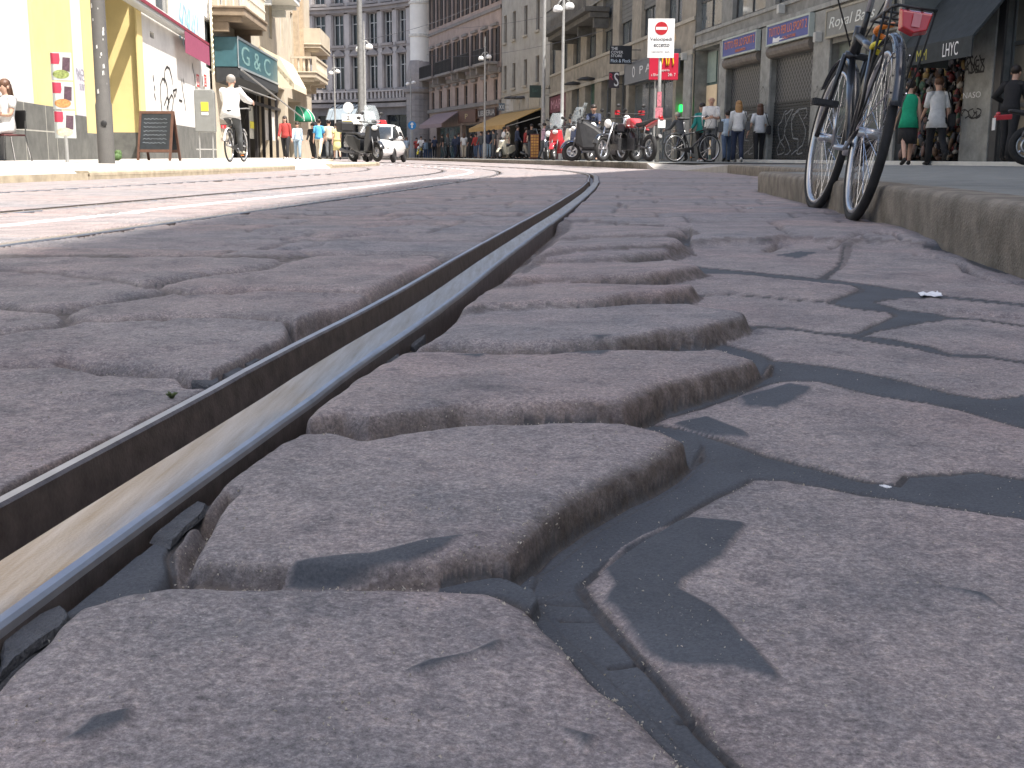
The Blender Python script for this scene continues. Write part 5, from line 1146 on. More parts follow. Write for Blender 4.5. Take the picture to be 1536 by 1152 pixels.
def bicycle(loc, rz, label, lean=0.0, group=None, mf=None, basket=False, detail=True, white_guard=False, steer=0.0, crank=90, rackred=True, name='bicycle'):
    e_ = empty(name, loc, rz, label, 'bicycle', group); e_.rotation_euler = (0, lean, rz)
    mf = mf or m_blackp; Rw = .345; wb = 1.07
    wheel(e_, 0, Rw, .0185, 36 if detail else 16)
    fr = empty('front_assembly', (0,wb,Rw)); fr.parent = e_; fr.rotation_euler = (0,0,steer)
    wf = wheel(fr, 0, Rw, .0185, 32 if detail else 16); wf.location = (0,0,0); wf.name = 'wheel'
    bb = (0,.44,.29); st = (0,.27,.80); hd = (0,.86,.84); hb = (0,.90,.70); sp = (0,.235,1.02)
    mb = MB(); mb.tube([bb,st],.016,8); mb.tube([bb,hb],.019,8); mb.tube([(0,.31,.68),(0,.87,.80)],.017,8); mb.tube([hb,hd],.021,8)
    for sx in (-1,1):
        mb.tube([(sx*.02,.42,.29),(sx*.055,0,Rw)],.010,6); mb.tube([(sx*.02,.285,.74),(sx*.055,0,Rw)],.009,6)
    mb.build('frame', mf, e_, smooth=True)
    mb = MB()
    for sx in (-1,1): mb.tube([(sx*.05,-.18,.37),(sx*.055,-.06,.12),(sx*.06,0,0)],.012,6)
    mb.tube([(-.05,-.18,.37),(.05,-.18,.37)],.016,8); mb.tube([(0,-.18,.37),(0,-.24,.62)],.014,8); mb.build('fork', mf, fr, smooth=True)
    mb = MB(); mb.tube([(0,-.235,.56),(0,-.265,.78),(0,-.20,.80)],.014,8); mb.tube([(-.29,-.38,.77),(-.27,-.30,.80),(-.16,-.2,.81),(0,-.2,.80),(.16,-.2,.81),(.27,-.30,.80),(.29,-.38,.77)],.012,8); hbo = mb.build('handlebar', m_alu, fr, smooth=True)
    mb = MB()
    for sx in (-1,1): mb.tube([(sx*.29,-.39,.765),(sx*.274,-.31,.80)],.018,8); mb.tube([(sx*.24,-.23,.79),(sx*.27,-.36,.75)],.006,5)
    mb.tube([(.2,-.22,.80),(.12,-.05,.68),(.02,-.14,.42)],.004,5); mb.tube([(-.2,-.22,.80),(-.12,-.02,.66),(-.02,-.14,.40)],.004,5); mb.build('grip', m_blackpl, hbo, smooth=True)
    mb = MB(); mb.tube([st,sp],.013,8); mb.build('seat_post', m_alu, e_, smooth=True)
    mb = MB(); mb.ell((0,.16,1.07),(.10,.12,.045),12,8); mb.ell((0,.30,1.07),(.035,.13,.03),10,6); mb.build('saddle', m_seat, e_, smooth=True)
    def guard(par, c, a0, a1, m_, r_=.375, wd=.026):
        mb = MB(); n = 22; secs = []
        for k in range(n+1):
            q = R(a0+(a1-a0)*k/n); d = Vector((0,math.cos(q),math.sin(q)))
            secs.append([Vector(c)+d*(r_+h)+Vector((x,0,0)) for x,h in ((-wd,-.014),(-wd*.6,0),(0,.005),(wd*.6,0),(wd,-.014),(0,.002))])
        mb.loft(secs); return mb.build('mudguard', m_, par, smooth=True)
    mg = m_whitep if white_guard else mat('black_silver_mudguard', (.05,.055,.065), .22, .3, .1, coat=.6)
    g_ = guard(e_, (0,0,Rw), 66, 166, mg); guard(fr, (0,0,0), 40, 175, mg)
    mb = MB()
    for sx in (-1,1): mb.tube([(sx*.06,0,Rw),(sx*.03,-.34,Rw+.14)],.003,5); mb.tube([(sx*.06,0,Rw),(sx*.03,-.25,Rw+.28)],.003,5)
    mb.build('stay', m_chrome, g_)
    mb = MB(); zr = .775
    for sx in (-1,1):
        mb.tube([(sx*.065,.16,zr),(sx*.075,-.30,zr),(sx*.06,-.345,zr)],.006,6); mb.tube([(sx*.075,-.16,zr),(sx*.062,0,Rw)],.005,6); mb.tube([(sx*.075,-.30,zr),(sx*.065,-.26,zr-.2),(sx*.062,0,Rw+.01)],.004,6); mb.tube([(sx*.025,.16,zr),(sx*.025,-.34,zr)],.005,6)
    for y in (.16,0,-.16,-.345): mb.tube([(-.07,y,zr),(.07,y,zr)],.005,6)
    rk = mb.build('rack', m_blackpl, e_, smooth=True)
    if rackred:
        mb = MB(); mb.loft([[(-.052,-.375,zr-.02),(.052,-.375,zr-.02),(.042,-.385,zr-.075),(0,-.388,zr-.09),(-.042,-.385,zr-.075)],[(-.06,-.345,zr-.01),(.06,-.345,zr-.01),(.05,-.345,zr-.085),(0,-.345,zr-.10),(-.05,-.345,zr-.085)]]); mb.build('rear_light', m_red, e_, bevel=.004)
        mb = MB(); mb.box(-.014,.014,-.39,-.386,zr-.07,zr-.025); mb.build('reflector', mat('pale_red_reflector',(.55,.20,.22),.2), e_)
    mb = MB(); mb.tube([(-.02,bb[1],bb[2]),(.02,bb[1],bb[2])],.03,12); q = R(crank)
    cr = []
    for sx in (-1,1):
        dy = math.cos(q)*.17*sx; dz = -math.sin(q)*.17*sx; mb.tube([(sx*.065,bb[1],bb[2]),(sx*.085,bb[1]+dy,bb[2]+dz)],.009,6); cr.append((sx*.14,bb[1]+dy,bb[2]+dz))
    mb.tube([(-.065,bb[1],bb[2]),(.065,bb[1],bb[2])],.012,8); mb.ring((.05,bb[1],bb[2]),(1,0,0),.085,.008,24,4,0,.4); co_ = mb.build('crank', m_alu, e_, smooth=True)
    for c in cr:
        mb = MB(); mb.box(c[0]-.05,c[0]+.05,c[1]-.042,c[1]-.028,c[2]-.013,c[2]+.013,0); mb.box(c[0]-.05,c[0]+.05,c[1]+.028,c[1]+.042,c[2]-.013,c[2]+.013,0); mb.box(c[0]-.055,c[0]-.04,c[1]-.027,c[1]+.027,c[2]-.012,c[2]+.012); mb.box(c[0]+.04,c[0]+.055,c[1]-.027,c[1]+.027,c[2]-.012,c[2]+.012); mb.tube([(c[0]-.055,c[1],c[2]),(c[0]+.055,c[1],c[2])],.009,6)
        mb.box(c[0]-.035,c[0]+.035,c[1]-.046,c[1]-.0425,c[2]-.009,c[2]+.009,1 if c[0] > 0 else 0); mb.build('pedal', [m_blackpl,m_orange_r], e_)
    mb = MB(); mb.loft([[(.045,.54,.37),(.055,.54,.37),(.055,.36,.37),(.045,.36,.37)][::-1] ,[(.045,.56,.21),(.055,.56,.21),(.055,-.03,.30),(.045,-.03,.30)][::-1]]); mb.build('chain_guard', m_blackpl, e_)
    if basket: pass
    return e_
r0 = P(1277,329,.0); r1 = P(1217,313,.0)
yawk = math.atan2(-(r1.x-r0.x), r1.y-r0.y)
kb = bicycle((r0.x-.0,r0.y,-.012), yawk-R(1.2), 'black city bicycle with red rear light leaning on the right kerb', lean=R(9), steer=R(5)); kb.scale = (1.09,1.09,1.09)
# yellow and orange cable lock wound round the seat tube
lk = empty('cable_lock', (0,0,0)); lk.parent = kb
mb = MB(); pts = [(.03*math.cos(q*.9),.245+.035*math.sin(q*.9)-.02,.66+.009*q) for q in np.linspace(0,14,50)]; mb.tube(pts[:26],.011,6,0); mb.tube(pts[25:],.011,6,1); mb.build('lock_coil', [m_yellow, m_orange_r], lk, smooth=True)
def scooter(px, Y, yaw, m_, label, screen=True, topbox=False, cover=False, group='scooters and motorcycles parked on the far right pavement', z=ZR+.012, s=1.0, name='scooter'):
    p = AT(px, 240, Y); e_ = empty(name, (p.x,Y,z), yaw, label, 'scooter', group); e_.scale = (s,s,s)
    wheel(e_, 0, .25, .055, rimm=m_alu, seg=20, rimw=.02, disc=True); wheel(e_, 1.28, .25, .055, rimm=m_alu, seg=20, rimw=.02, disc=True)
    mb = MB()
    mb.loft([[(-.13,-.28,.62),(.13,-.28,.62),(.10,-.30,.50),(-.10,-.30,.50)],[(-.19,.0,.74),(.19,.0,.74),(.17,.0,.42),(-.17,.0,.42)],[(-.20,.35,.72),(.20,.35,.72),(.18,.35,.28),(-.18,.35,.28)],[(-.15,.62,.60),(.15,.62,.60),(.17,.62,.24),(-.17,.62,.24)]])
    mb.box(-.20,.20,.60,.98,.22,.30); b_ = mb.build('body', m_, e_, smooth=False, bevel=.03)
    mb = MB(); mb.loft([[(-.24,.95,.28),(.24,.95,.28),(.20,1.02,.26),(-.20,1.02,.26)],[(-.26,1.02,.65),(.26,1.02,.65),(.14,1.16,.62),(-.14,1.16,.62)],[(-.20,1.02,.98),(.20,1.02,.98),(.10,1.14,.96),(-.10,1.14,.96)]]); mb.build('front_shield', m_, e_, bevel=.03)
    mb = MB(); mb.loft([[(-.13,-.30,.72),(.13,-.30,.72),(.12,-.3,.66),(-.12,-.3,.66)],[(-.17,.05,.80),(.17,.05,.80),(.17,.05,.73),(-.17,.05,.73)],[(-.15,.45,.79),(.15,.45,.79),(.16,.45,.72),(-.16,.45,.72)],[(-.10,.62,.72),(.10,.62,.72),(.12,.62,.62),(-.12,.62,.62)]]); mb.build('seat', m_seat, e_, bevel=.03)
    mb = MB(); mb.tube([(-.34,.92,1.06),(-.18,1.0,1.05),(.18,1.0,1.05),(.34,.92,1.06)],.018,6); mb.ell((0,1.05,1.04),(.14,.12,.09),10,6); hb = mb.build('handlebar', m_blackpl, e_, smooth=True)
    for sx in (-1,1):
        mb = MB(); mb.tube([(sx*.2,1.0,1.08),(sx*.28,1.02,1.24)],.008,5); mb.ell((sx*.30,1.02,1.28),(.065,.015,.045),8,6); mb.build('mirror', m_blackpl, e_, smooth=True)
    mb = MB(); mb.ell((0,1.15,.90),(.10,.05,.07),10,6); mb.build('headlight', m_lamp, e_, smooth=True)
    mb = MB()
    for sx in (-1,1): mb.tube([(sx*.09,1.12,.72),(sx*.09,1.28,.25)],.022,6)
    mb.build('fork', m_engine, e_, smooth=True)
    mb = MB(); secs = []
    for k in range(9):
        q = R(20+130*k/8); c = (1.28+.29*math.cos(q), .25+.29*math.sin(q)); secs.append([(-.08,c[0],c[1]-.01),(.08,c[0],c[1]-.01),(.06,c[0],c[1]+.02),(-.06,c[0],c[1]+.02)])
    mb.loft(secs); mb.build('mudguard', m_, e_, smooth=True)
    mb = MB(); mb.ell((-.02,.1,.27),(.12,.26,.12),10,6); mb.tube([(.15,.35,.25),(.19,-.1,.28),(.19,-.35,.33)],[.03,.05,.055],8); mb.build('engine', m_engine, e_, smooth=True)
    mb = MB(); mb.box(-.09,.09,-.345,-.335,.40,.54); mb.build('number_plate', m_plate, e_); mb = MB(); mb.ell((0,-.31,.60),(.10,.03,.04),8,6); mb.build('tail_light', m_red, e_, smooth=True)
    if screen:
        mb = MB(); n = 8; vs = []
        for i in range(6):
            zz = 1.0+.5*i/5; w_ = .17+.06*math.sin(i/5*math.pi)
            for j in range(n+1): a = -1+2*j/n; vs.append((w_*a, 1.17-.20*i/5-.05*a*a, zz))
        mb.add(vs,[(i*(n+1)+j,i*(n+1)+j+1,(i+1)*(n+1)+j+1,(i+1)*(n+1)+j) for i in range(5) for j in range(n)]); o = mb.build('windscreen', m_clear, e_, smooth=True); o.modifiers.new('s','SOLIDIFY').thickness = .006
    if topbox: mb = MB(); mb.box(-.2,.2,-.62,-.26,.80,1.10); mb.build('top_box', m_blackpl, e_, bevel=.06)
    if cover:
        mb = MB(); mb.loft([[(-.22,.42,.70),(.22,.42,.70),(.28,.42,.40),(-.28,.42,.40)],[(-.26,.65,.88),(.26,.65,.88),(.36,.65,.30),(-.36,.65,.30)],[(-.30,.9,1.02),(.30,.9,1.02),(.42,.9,.30),(-.42,.9,.30)],[(-.34,1.1,1.06),(.34,1.1,1.06),(.36,1.15,.45),(-.36,1.15,.45)]]); o = mb.build('leg_cover', mat('black_rain_cover',(.02,.02,.022),.6,0,.3,6,.4,9), e_, bevel=.06)
    return e_
def motorcycle(px, Y, yaw, m_, label, dirt=False, group='scooters and motorcycles parked on the far right pavement', z=ZR+.012, plate=True):
    p = AT(px, 240, Y); e_ = empty('motorcycle', (p.x,Y,z), yaw, label, 'motorcycle', group)
    Rw = .33 if dirt else .31; wb = 1.45; up = .12 if dirt else 0
    wheel(e_, 0, Rw, .06, 18 if dirt else 0, seg=24, rimw=.018, disc=True); wheel(e_, wb, Rw+.02*dirt, .05, 18 if dirt else 0, seg=24, rimw=.018, disc=True)
    mb = MB(); mb.tube([(-.05,.55,.35),(-.1,.45,.70+up),(-.08,1.1,.88+up),(-.03,1.05,.5),(-.05,.6,.3)],.025,6); mb.tube([(.05,.55,.35),(.1,.45,.70+up),(.08,1.1,.88+up),(.03,1.05,.5),(.05,.6,.3)],.025,6)
    for sx in (-1,1): mb.tube([(sx*.1,.5,.4),(sx*.1,0,Rw)],.028,6)
    mb.build('frame', m_engine, e_, smooth=True)
    mb = MB(); mb.box(-.14,.14,.55,.95,.28,.58); mb.tube([(0,.85,.5),(0,1.0,.68)],.10,10); mb.tube([(.13,.9,.35),(.18,.5,.32),(.2,-.15,.50+up)],[.025,.04,.06],8); mb.build('engine', m_engine, e_, bevel=.02)
    mb = MB(); mb.loft([[(-.08,.55,.80+up),(.08,.55,.80+up),(.10,.55,.70+up),(-.10,.55,.70+up)],[(-.15,.75,.93+up),(.15,.75,.93+up),(.17,.75,.70+up),(-.17,.75,.70+up)],[(-.13,1.0,.95+up),(.13,1.0,.95+up),(.16,1.0,.72+up),(-.16,1.0,.72+up)],[(-.05,1.14,.88+up),(.05,1.14,.88+up),(.06,1.14,.76+up),(-.06,1.14,.76+up)]]); mb.build('tank', m_, e_, bevel=.04)
    mb = MB(); mb.loft([[(-.09,-.35,.88+up*1.3),(.09,-.35,.88+up*1.3),(.07,-.35,.82+up*1.3),(-.07,-.35,.82+up*1.3)],[(-.13,.1,.84+up),(.13,.1,.84+up),(.12,.1,.74+up),(-.12,.1,.74+up)],[(-.10,.6,.82+up),(.10,.6,.82+up),(.10,.6,.72+up),(-.10,.6,.72+up)]]); mb.build('seat', m_seat, e_, bevel=.03)
    mb = MB()
    for sx in (-1,1): mb.tube([(sx*.10,1.14,.95+up),(sx*.10,wb,Rw)],.027,8)
    mb.build('fork', m_alu, e_, smooth=True)
    mb = MB(); mb.tube([(-.40,.98,1.08+up),(-.2,1.1,1.05+up),(.2,1.1,1.05+up),(.40,.98,1.08+up)],.014,6); hb = mb.build('handlebar', m_blackpl, e_, smooth=True)
    for sx in (-1,1):
        mb = MB(); mb.tube([(sx*.28,1.04,1.08+up),(sx*.33,1.02,1.22+up)],.007,5); mb.ell((sx*.35,1.02,1.25+up),(.06,.015,.04),8,6); mb.build('mirror', m_blackpl, e_, smooth=True)
        if dirt: mb = MB(); mb.loft([[(sx*.26,1.12,1.02+up),(sx*.42,1.08,1.02+up),(sx*.42,1.08,1.14+up),(sx*.26,1.12,1.14+up)],[(sx*.26,1.14,1.03+up),(sx*.42,1.10,1.03+up),(sx*.42,1.10,1.13+up),(sx*.26,1.14,1.13+up)]]); mb.build('hand_guard', m_, e_, bevel=.01)
    mb = MB(); mb.ell((0,1.24,.92+up),(.10,.08,.11),10,6); mb.build('headlight', m_lamp, e_, smooth=True)
    mb = MB()
    if dirt:
        mb.loft([[(-.06,1.2,.85),(.06,1.2,.85),(.05,1.2,.82),(-.05,1.2,.82)],[(-.07,wb+.1,.80),(.07,wb+.1,.80),(.06,wb+.1,.77),(-.06,wb+.1,.77)],[(-.03,wb+.45,.72),(.03,wb+.45,.72),(.03,wb+.45,.70),(-.03,wb+.45,.70)]])
        mb.build('mudguard', m_, e_, bevel=.01); mb = MB()
        mb.loft([[(-.09,.1,.88),(.09,.1,.88),(.08,.1,.80),(-.08,.1,.80)],[(-.08,-.35,.98),(.08,-.35,.98),(.07,-.35,.93),(-.07,-.35,.93)],[(-.05,-.58,1.02),(.05,-.58,1.02),(.05,-.58,.99),(-.05,-.58,.99)]])
    else:
        secs = []
        for k in range(9):
            q = R(20+140*k/8); c = (wb+(Rw+.04)*math.cos(q), Rw+(Rw+.04)*math.sin(q)); secs.append([(-.07,c[0],c[1]-.01),(.07,c[0],c[1]-.01),(.05,c[0],c[1]+.02),(-.05,c[0],c[1]+.02)])
        mb.loft(secs); mb.build('mudguard', m_, e_); mb = MB(); mb.loft([[(-.08,-.30,.80),(.08,-.30,.80),(.07,-.30,.72),(-.07,-.30,.72)],[(-.06,-.55,.78),(.06,-.55,.78),(.05,-.55,.70),(-.05,-.55,.70)]])
    mb.build('mudguard', m_, e_, bevel=.01)
    mb = MB(); zp = .80 if dirt else .55; mb.box(-.10,.10,-.56,-.55,zp,zp+.19); mb.build('number_plate', m_plate, e_); mb = MB(); mb.ell((0,-.50,zp+.25),(.07,.04,.04),8,6); mb.build('tail_light', m_red, e_, smooth=True)
    return e_
motorcycle(974, 28.9, R(22), m_redp, 'muddy red off-road motorcycle with a large white number plate beside the no-entry post', True)
scooter(930, 31.0, R(75), mat('gunmetal_paint',(.12,.13,.145),.3,.4,.06,coat=.5), 'gunmetal scooter with black leg cover and front wheel to the left', True, False, True)
scooter(906, 34.5, R(125), m_bluep, 'dark blue scooter with tall windscreen beside the man in navy', True, False)
motorcycle(953, 30.4, R(140), m_blackp, 'black motorcycle standing between the covered scooter and red off-road motorcycle')
motorcycle(918, 33.2, R(150), m_blackp, 'black motorcycle behind the covered scooter, partly hidden')
motorcycle(886, 36, R(160), m_blackp, 'black motorcycle parked between the cream scooter and man in navy')
scooter(868, 37.5, R(165), m_creamp, 'cream scooter facing the road left of the black motorcycle', False)
scooter(848, 39.5, R(160), m_redp, 'red and white scooter with clear tall windscreen', True, False)
motorcycle(829, 44, R(170), m_blackp, 'small dark motorcycle at left of the red scooter, before the maroon shopfront')
scooter(768, 63, R(150), m_creamp, 'cream scooter parked under the left end of the mustard awning', False)
scooter(790, 60, R(200), m_blackp, 'black scooter with white plate parked under the mustard awning', True)
bicycle((AT(1012,240,30).x,30.0,ZR+.012), R(-62), 'dark bicycle standing among the motorcycles near the man in a cap', detail=False, rackred=False)
scooter(530, 33.0, R(-142), m_blackp, 'big black scooter with clear windscreen and top box on the left kerb', True, True, False, None, ZL+.012)
scooter(547, 37, R(-165), m_silver, 'silver scooter half hidden behind the big black scooter', True, False, False, None, ZL+.012)
motorcycle(1541, 19.0, R(-100), m_redp, 'black and red motorcycle cut by the right edge of the picture', False, None, ZR+.03)
motorcycle(632, 92, R(175), m_yellow, 'yellow fronted motorcycle ridden far down the street', False, None, .0)
def car(px, Y, yaw, label):
    p = AT(px, 240, Y); e_ = empty('taxi', (p.x,Y,.0), yaw, label, 'car')
    def sec(y, w0, w1, z0, zm, z1): return [(-w0,y,z0),(w0,y,z0),(w0+.02,y,zm*.6+z0*.4),(w1,y,z1),(w1*.5,y,z1+.02),(-w1*.5,y,z1+.02),(-w1,y,z1),(-w0-.02,y,zm*.6+z0*.4)]
    mb = MB(); mb.loft([sec(-2.1,.70,.62,.35,.6,.85),sec(-1.9,.82,.74,.22,.6,.98),sec(-.9,.87,.80,.2,.6,.98),sec(.6,.87,.80,.2,.6,.96),sec(1.5,.85,.74,.2,.6,.88),sec(1.95,.80,.62,.22,.55,.72),sec(2.1,.66,.52,.30,.5,.62)]); mb.build('body', m_whitep, e_, smooth=True, sub=1)
    mb = MB(); mb.loft([sec(-1.95,.70,.60,.92,.95,1.0),sec(-1.4,.74,.60,.92,1.1,1.42),sec(-.4,.74,.62,.92,1.1,1.50),sec(.35,.74,.58,.92,1.1,1.42),sec(1.15,.72,.66,.88,.9,.96)]); mb.build('cabin', m_glass, e_, smooth=True)
    mb = MB(); mb.loft([sec(-1.35,.58,.50,1.42,1.43,1.46),sec(-.4,.61,.54,1.49,1.5,1.53),sec(.3,.57,.48,1.43,1.44,1.47)])
    for sx in (-1,1): mb.tube([(sx*.68,1.08,.95),(sx*.57,.33,1.44)],.035,6); mb.tube([(sx*.74,-.45,.95),(sx*.63,-.45,1.47)],.035,6); mb.tube([(sx*.68,-1.9,.98),(sx*.57,-1.35,1.44)],.05,6)
    mb.build('roof', m_whitep, e_, smooth=True)
    for y in (-1.25,1.3):
        for sx in (-.78,.78): wheel(e_, y, .30, .10, x=sx, seg=22, rimw=.03)
    for sx in (-1,1):
        mb = MB(); mb.ell((sx*.60,1.93,.62),(.16,.10,.09),10,6); mb.build('headlight', m_lamp, e_, smooth=True)
        mb = MB(); mb.ell((sx*.97,.75,.98),(.10,.06,.07),10,6); mb.tube([(sx*.82,.75,.93),(sx*.97,.75,.97)],.02,5); mb.build('mirror', m_whitep, e_, smooth=True)
    mb = MB(); mb.box(-.42,.42,2.06,2.12,.50,.58); mb.box(-.5,.5,2.06,2.11,.27,.36); mb.build('grille', m_blackpl, e_, bevel=.01)
    mb = MB(); mb.box(-.26,.26,2.115,2.13,.38,.48); mb.build('number_plate', m_plate, e_)
    mb = MB(); mb.loft([[(-.26,-.42,1.54),(.26,-.42,1.54),(.26,-.26,1.54),(-.26,-.26,1.54)],[(-.2,-.38,1.72),(.2,-.38,1.72),(.2,-.30,1.72),(-.2,-.30,1.72)]]); mb.build('roof_sign', m_red, e_, bevel=.02)
    return e_
car(570, 49, R(176), 'white taxi with red roof sign facing the camera behind the black scooter')
# ================================================================ STREET FURNITURE
m_pole = mat('weathered_grey_pole', (.20,.20,.195), .6, .2, .2, 8); m_polel = mat('pale_grey_post', (.36,.36,.35), .5, .3, .12, 8); m_dome = mat('white_lamp_dome', (.80,.80,.78), .35, 0, .04)
def pole_at(px, Y): p = AT(px, 240, Y); return p.x, Y
x,y = pole_at(160, 18.6)
lp = empty('tram_pole', (x,y,ZL+.01), 0, 'thick grey steel pole with red and white poster on the left pavement', 'pole')
mb = MB(); mb.lathe((0,0,0),[(.125,0),(.125,.9),(.112,.95),(.105,3.0),(.10,8.5),(.08,8.6),(.0,8.62)],20); mb.build('shaft', mat('flaking_grey_pole',(.085,.083,.08),.7,.2,.3,9,.3,60,col2=(.13,.125,.12)), lp, smooth=True)
zt = AT(160,57,18.6).z-.1; zb_ = AT(162,107,18.6).z-.1
mb = MB(); hh = zt-zb_; 
for f0,f1,k in ((0,.28,0),(.28,.66,1),(.66,1,0)): mb.lathe((0,0,0),[(.1085,zb_+hh*f0),(.1075,zb_+hh*f1)],20,k)
mb.build('poster', [mat('pink_red_poster',(.55,.07,.12),.6,0,.1), mat('white_poster',(.72,.70,.70),.6,0,.06)], lp, smooth=True)
mb = MB(); rnd = random.Random(3)
for k in range(26):
    mb = MB(); q = rnd.uniform(3.6,5.9); z = rnd.uniform(1.0,3.1); s_ = rnd.uniform(.01,.035); r_ = .1155 if z < 1.2 else .1105; dq = s_/r_
    mb.add([(r_*math.cos(q),r_*math.sin(q),z),(r_*math.cos(q+dq),r_*math.sin(q+dq),z+s_*.3),(r_*math.cos(q+dq*.8),r_*math.sin(q+dq*.8),z+s_*2.4),(r_*math.cos(q),r_*math.sin(q),z+s_*2)],[(0,1,2,3)]); mb.build('paper_scrap', mat('torn_paper_scraps',(.6,.6,.58),.7), lp)
if 0: mb.build('paper_scraps', mat('torn_paper_scraps',(.6,.6,.58),.7), lp)
mb = MB(); mb.ell((.03,-.122,.62),(.05,.02,.05),10,6); mb.build('cap', m_blackpl, lp)
# menu stand with three picture panels
x,y = pole_at(101, 19.6); ms = empty('menu_stand', (x,y,ZL+.015), R(10), 'slim stand with three red and white food menu panels by the yellow pilaster', 'menu stand')
mb = MB(); mb.tube([(0,0,0),(0,0,.45)],.03,8); mb.box(-.2,.2,-.14,.14,0,.02); mb.build('post', m_polel, ms)
m_food = [mat('salad_green_picture',(.25,.30,.10),.5,0,.5,30), mat('grill_orange_picture',(.55,.26,.10),.5,0,.4,30), mat('pasta_cream_picture',(.55,.48,.36),.5,0,.3,30)]
for k in range(3):
    z0 = 1.38-k*.46-.06; mb = MB(); mb.box(-.165,.165,-.02,.02,z0,z0+.44); pn = mb.build('panel', mat('white_menu_panel',(.50,.53,.51),.4,0,.05), ms, bevel=.008)
    mb = MB(); mb.add([(-.155,-.0225,z0+.26),(-.03,-.0225,z0+.26),(-.015,-.0225,z0+.32),(-.02,-.0225,z0+.43),(-.155,-.0225,z0+.43)],[(0,1,2,3,4)]); mb.build('red_corner', mat('red_menu_print',(.50,.05,.09),.5), pn)
    mb = MB(); mb.add([(.01+.0,-.0225,z0+.16),(.13,-.0225,z0+.14),(.145,-.0225,z0+.36),(.03,-.0225,z0+.37)],[(0,1,2,3)]); mb.build('dark_picture', mat('dark_menu_picture',(.10,.06,.08),.5,0,.4,25), pn)
    mb = MB(); mb.add([(-.01+.13*math.cos(q),-.0235,z0+.10+.07*math.sin(q)) for q in np.linspace(0,6.28,17)[:-1]],[tuple(range(16))]); mb.build('dish_picture', m_food[k], pn)
# chalkboard
x,y = pole_at(239, 26.8); cb = empty('chalkboard', (x,y,ZL+.02), R(-8), 'dark folding chalkboard in a brown wooden frame by the graffitied wall', 'chalkboard')
for sg in (-1,1):
    M_ = Matrix.Translation((0,sg*.28,0)) @ Matrix.Rotation(R(14)*sg,4,'X'); mb = MB()
    mb.box(-.40,-.35,-.02,.02,0,1.13,0,M_); mb.box(.35,.40,-.02,.02,0,1.13,0,M_); mb.box(-.348,.348,-.02,.02,1.07,1.13,0,M_); mb.box(-.348,.348,-.02,.02,.20,.26,0,M_); fo = mb.build('frame', mat('brown_board_frame',(.10,.05,.035),.6,0,.25,8), cb)
    mb = MB(); mb.box(-.346,.346,-.012,.012,.262,1.068,0,M_); bd = mb.build('board', mat('blackboard',(.02,.026,.034),.45,0,.3,5), cb)
    if sg < 0:
        rnd = random.Random(4); mb = MB()
        for k in range(7):
            z_ = .95-k*.09; vs = [M_ @ Vector((-.28+.55*j/20*rnd.uniform(.95,1), -.0135, z_+.012*math.sin(j*1.9+k)+rnd.uniform(-.006,.006))) for j in range(21)]; mb.tube(vs,.004,4)
        mb.build('chalk_lines', mat('chalk',(.25,.28,.32),.8), cb)
# grey machine on legs by the corner
x,y = pole_at(311, 36.8); gb = empty('ticket_machine', (x,y,ZL+.03), R(8), 'grey metal machine box with yellow label on tube legs beside the cyclist', 'machine')
mb = MB(); mb.prism([(-.30,.82),(.30,.82),(.30,2.0),(.25,2.1),(-.25,2.1),(-.30,2.0)],-.2,.2); mb.build('cabinet', mat('grey_cabinet',(.22,.225,.215),.5,.2,.12,4), gb, bevel=.03)
mb = MB(); mb.box(-.10,.12,-.212,-.202,1.45,1.72); mb.build('label', m_yellow, gb); mb = MB(); mb.box(-.09,.11,-.213,-.202,1.33,1.42); mb.build('screen', m_plate, gb)
for sx in (-.2,.2): mb = MB(); mb.tube([(sx,-.1,0),(sx,-.1,.86)],.025,8); mb.build('leg', m_polel, gb)
mb = MB(); mb.tube([(-.3,-.1,.3),(.3,-.1,.3)],.02,8); mb.build('crossbar', m_polel, gb)
# green crate in the portal
x,y = pole_at(176, 24.5); mb = MB(); mb.ell((0,0,.14),(.26,.2,.15),10,6); mb.ell((.1,.05,.25),(.14,.12,.12),8,6)
for k in range(26): a=random.uniform(0,6.28); mb.tube([(0,0,.2),(.22*math.cos(a),.22*math.sin(a),.3+random.uniform(0,.15))],[.03,.004],4)
o = mb.build('potted_shrub', mat('dusty_leaf_green',(.06,.11,.035),.7,0,.4,20), None, smooth=True); o.location = (x-.05,y,ZL+.03); o.scale = (.6,.6,.6); tag(o,'small dusty green plant at the foot of the pole by the portal','plant')
def street_lamp(px, pyl, Y, label, z=ZR, two=True, group='twin dome street lamps'):
    x,y = pole_at(px,Y); h = AT(px,pyl,Y).z-z; e_ = empty('street_lamp', (x,y,z), R(20), label, 'street lamp', group)
    mb = MB(); mb.lathe((0,0,0),[(.13,0),(.12,.9),(.075,1.0),(.06,h*.6),(.05,h+.3),(.02,h+1.3)],12); mb.build('pole', m_polel, e_, smooth=True)
    mb = MB(); mb.tube([(-.24,0,h+.16),(-.12,0,h+.32),(0,0,h+.4),(.12,0,h+.38),(.24,0,h+.28)],.03,6); mb.build('arm', m_polel, e_, smooth=True)
    for sx,dz in ((-.24,0),(.24,.12)):
        mb = MB(); mb.lathe((sx,0,h+dz),[(.02,.15),(.12,.12),(.18,.03),(.18,-.07),(.15,-.10),(.02,-.105)],14); mb.build('lamp_dome', m_dome, e_, smooth=True)
street_lamp(549, 74, 58, 'twin dome street lamp, tallest in view left of centre, behind the black scooter', ZL+.02)
street_lamp(504, 110, 84, 'twin dome street lamp beside the left balconies, thinner and farther', ZL+.02)
street_lamp(617, 126, 98, 'farthest twin dome street lamp, before the pale turret with blue arrow sign', ZR)
street_lamp(727, 88, 74, 'twin dome street lamp in front of the pinkish shuttered house', ZR)
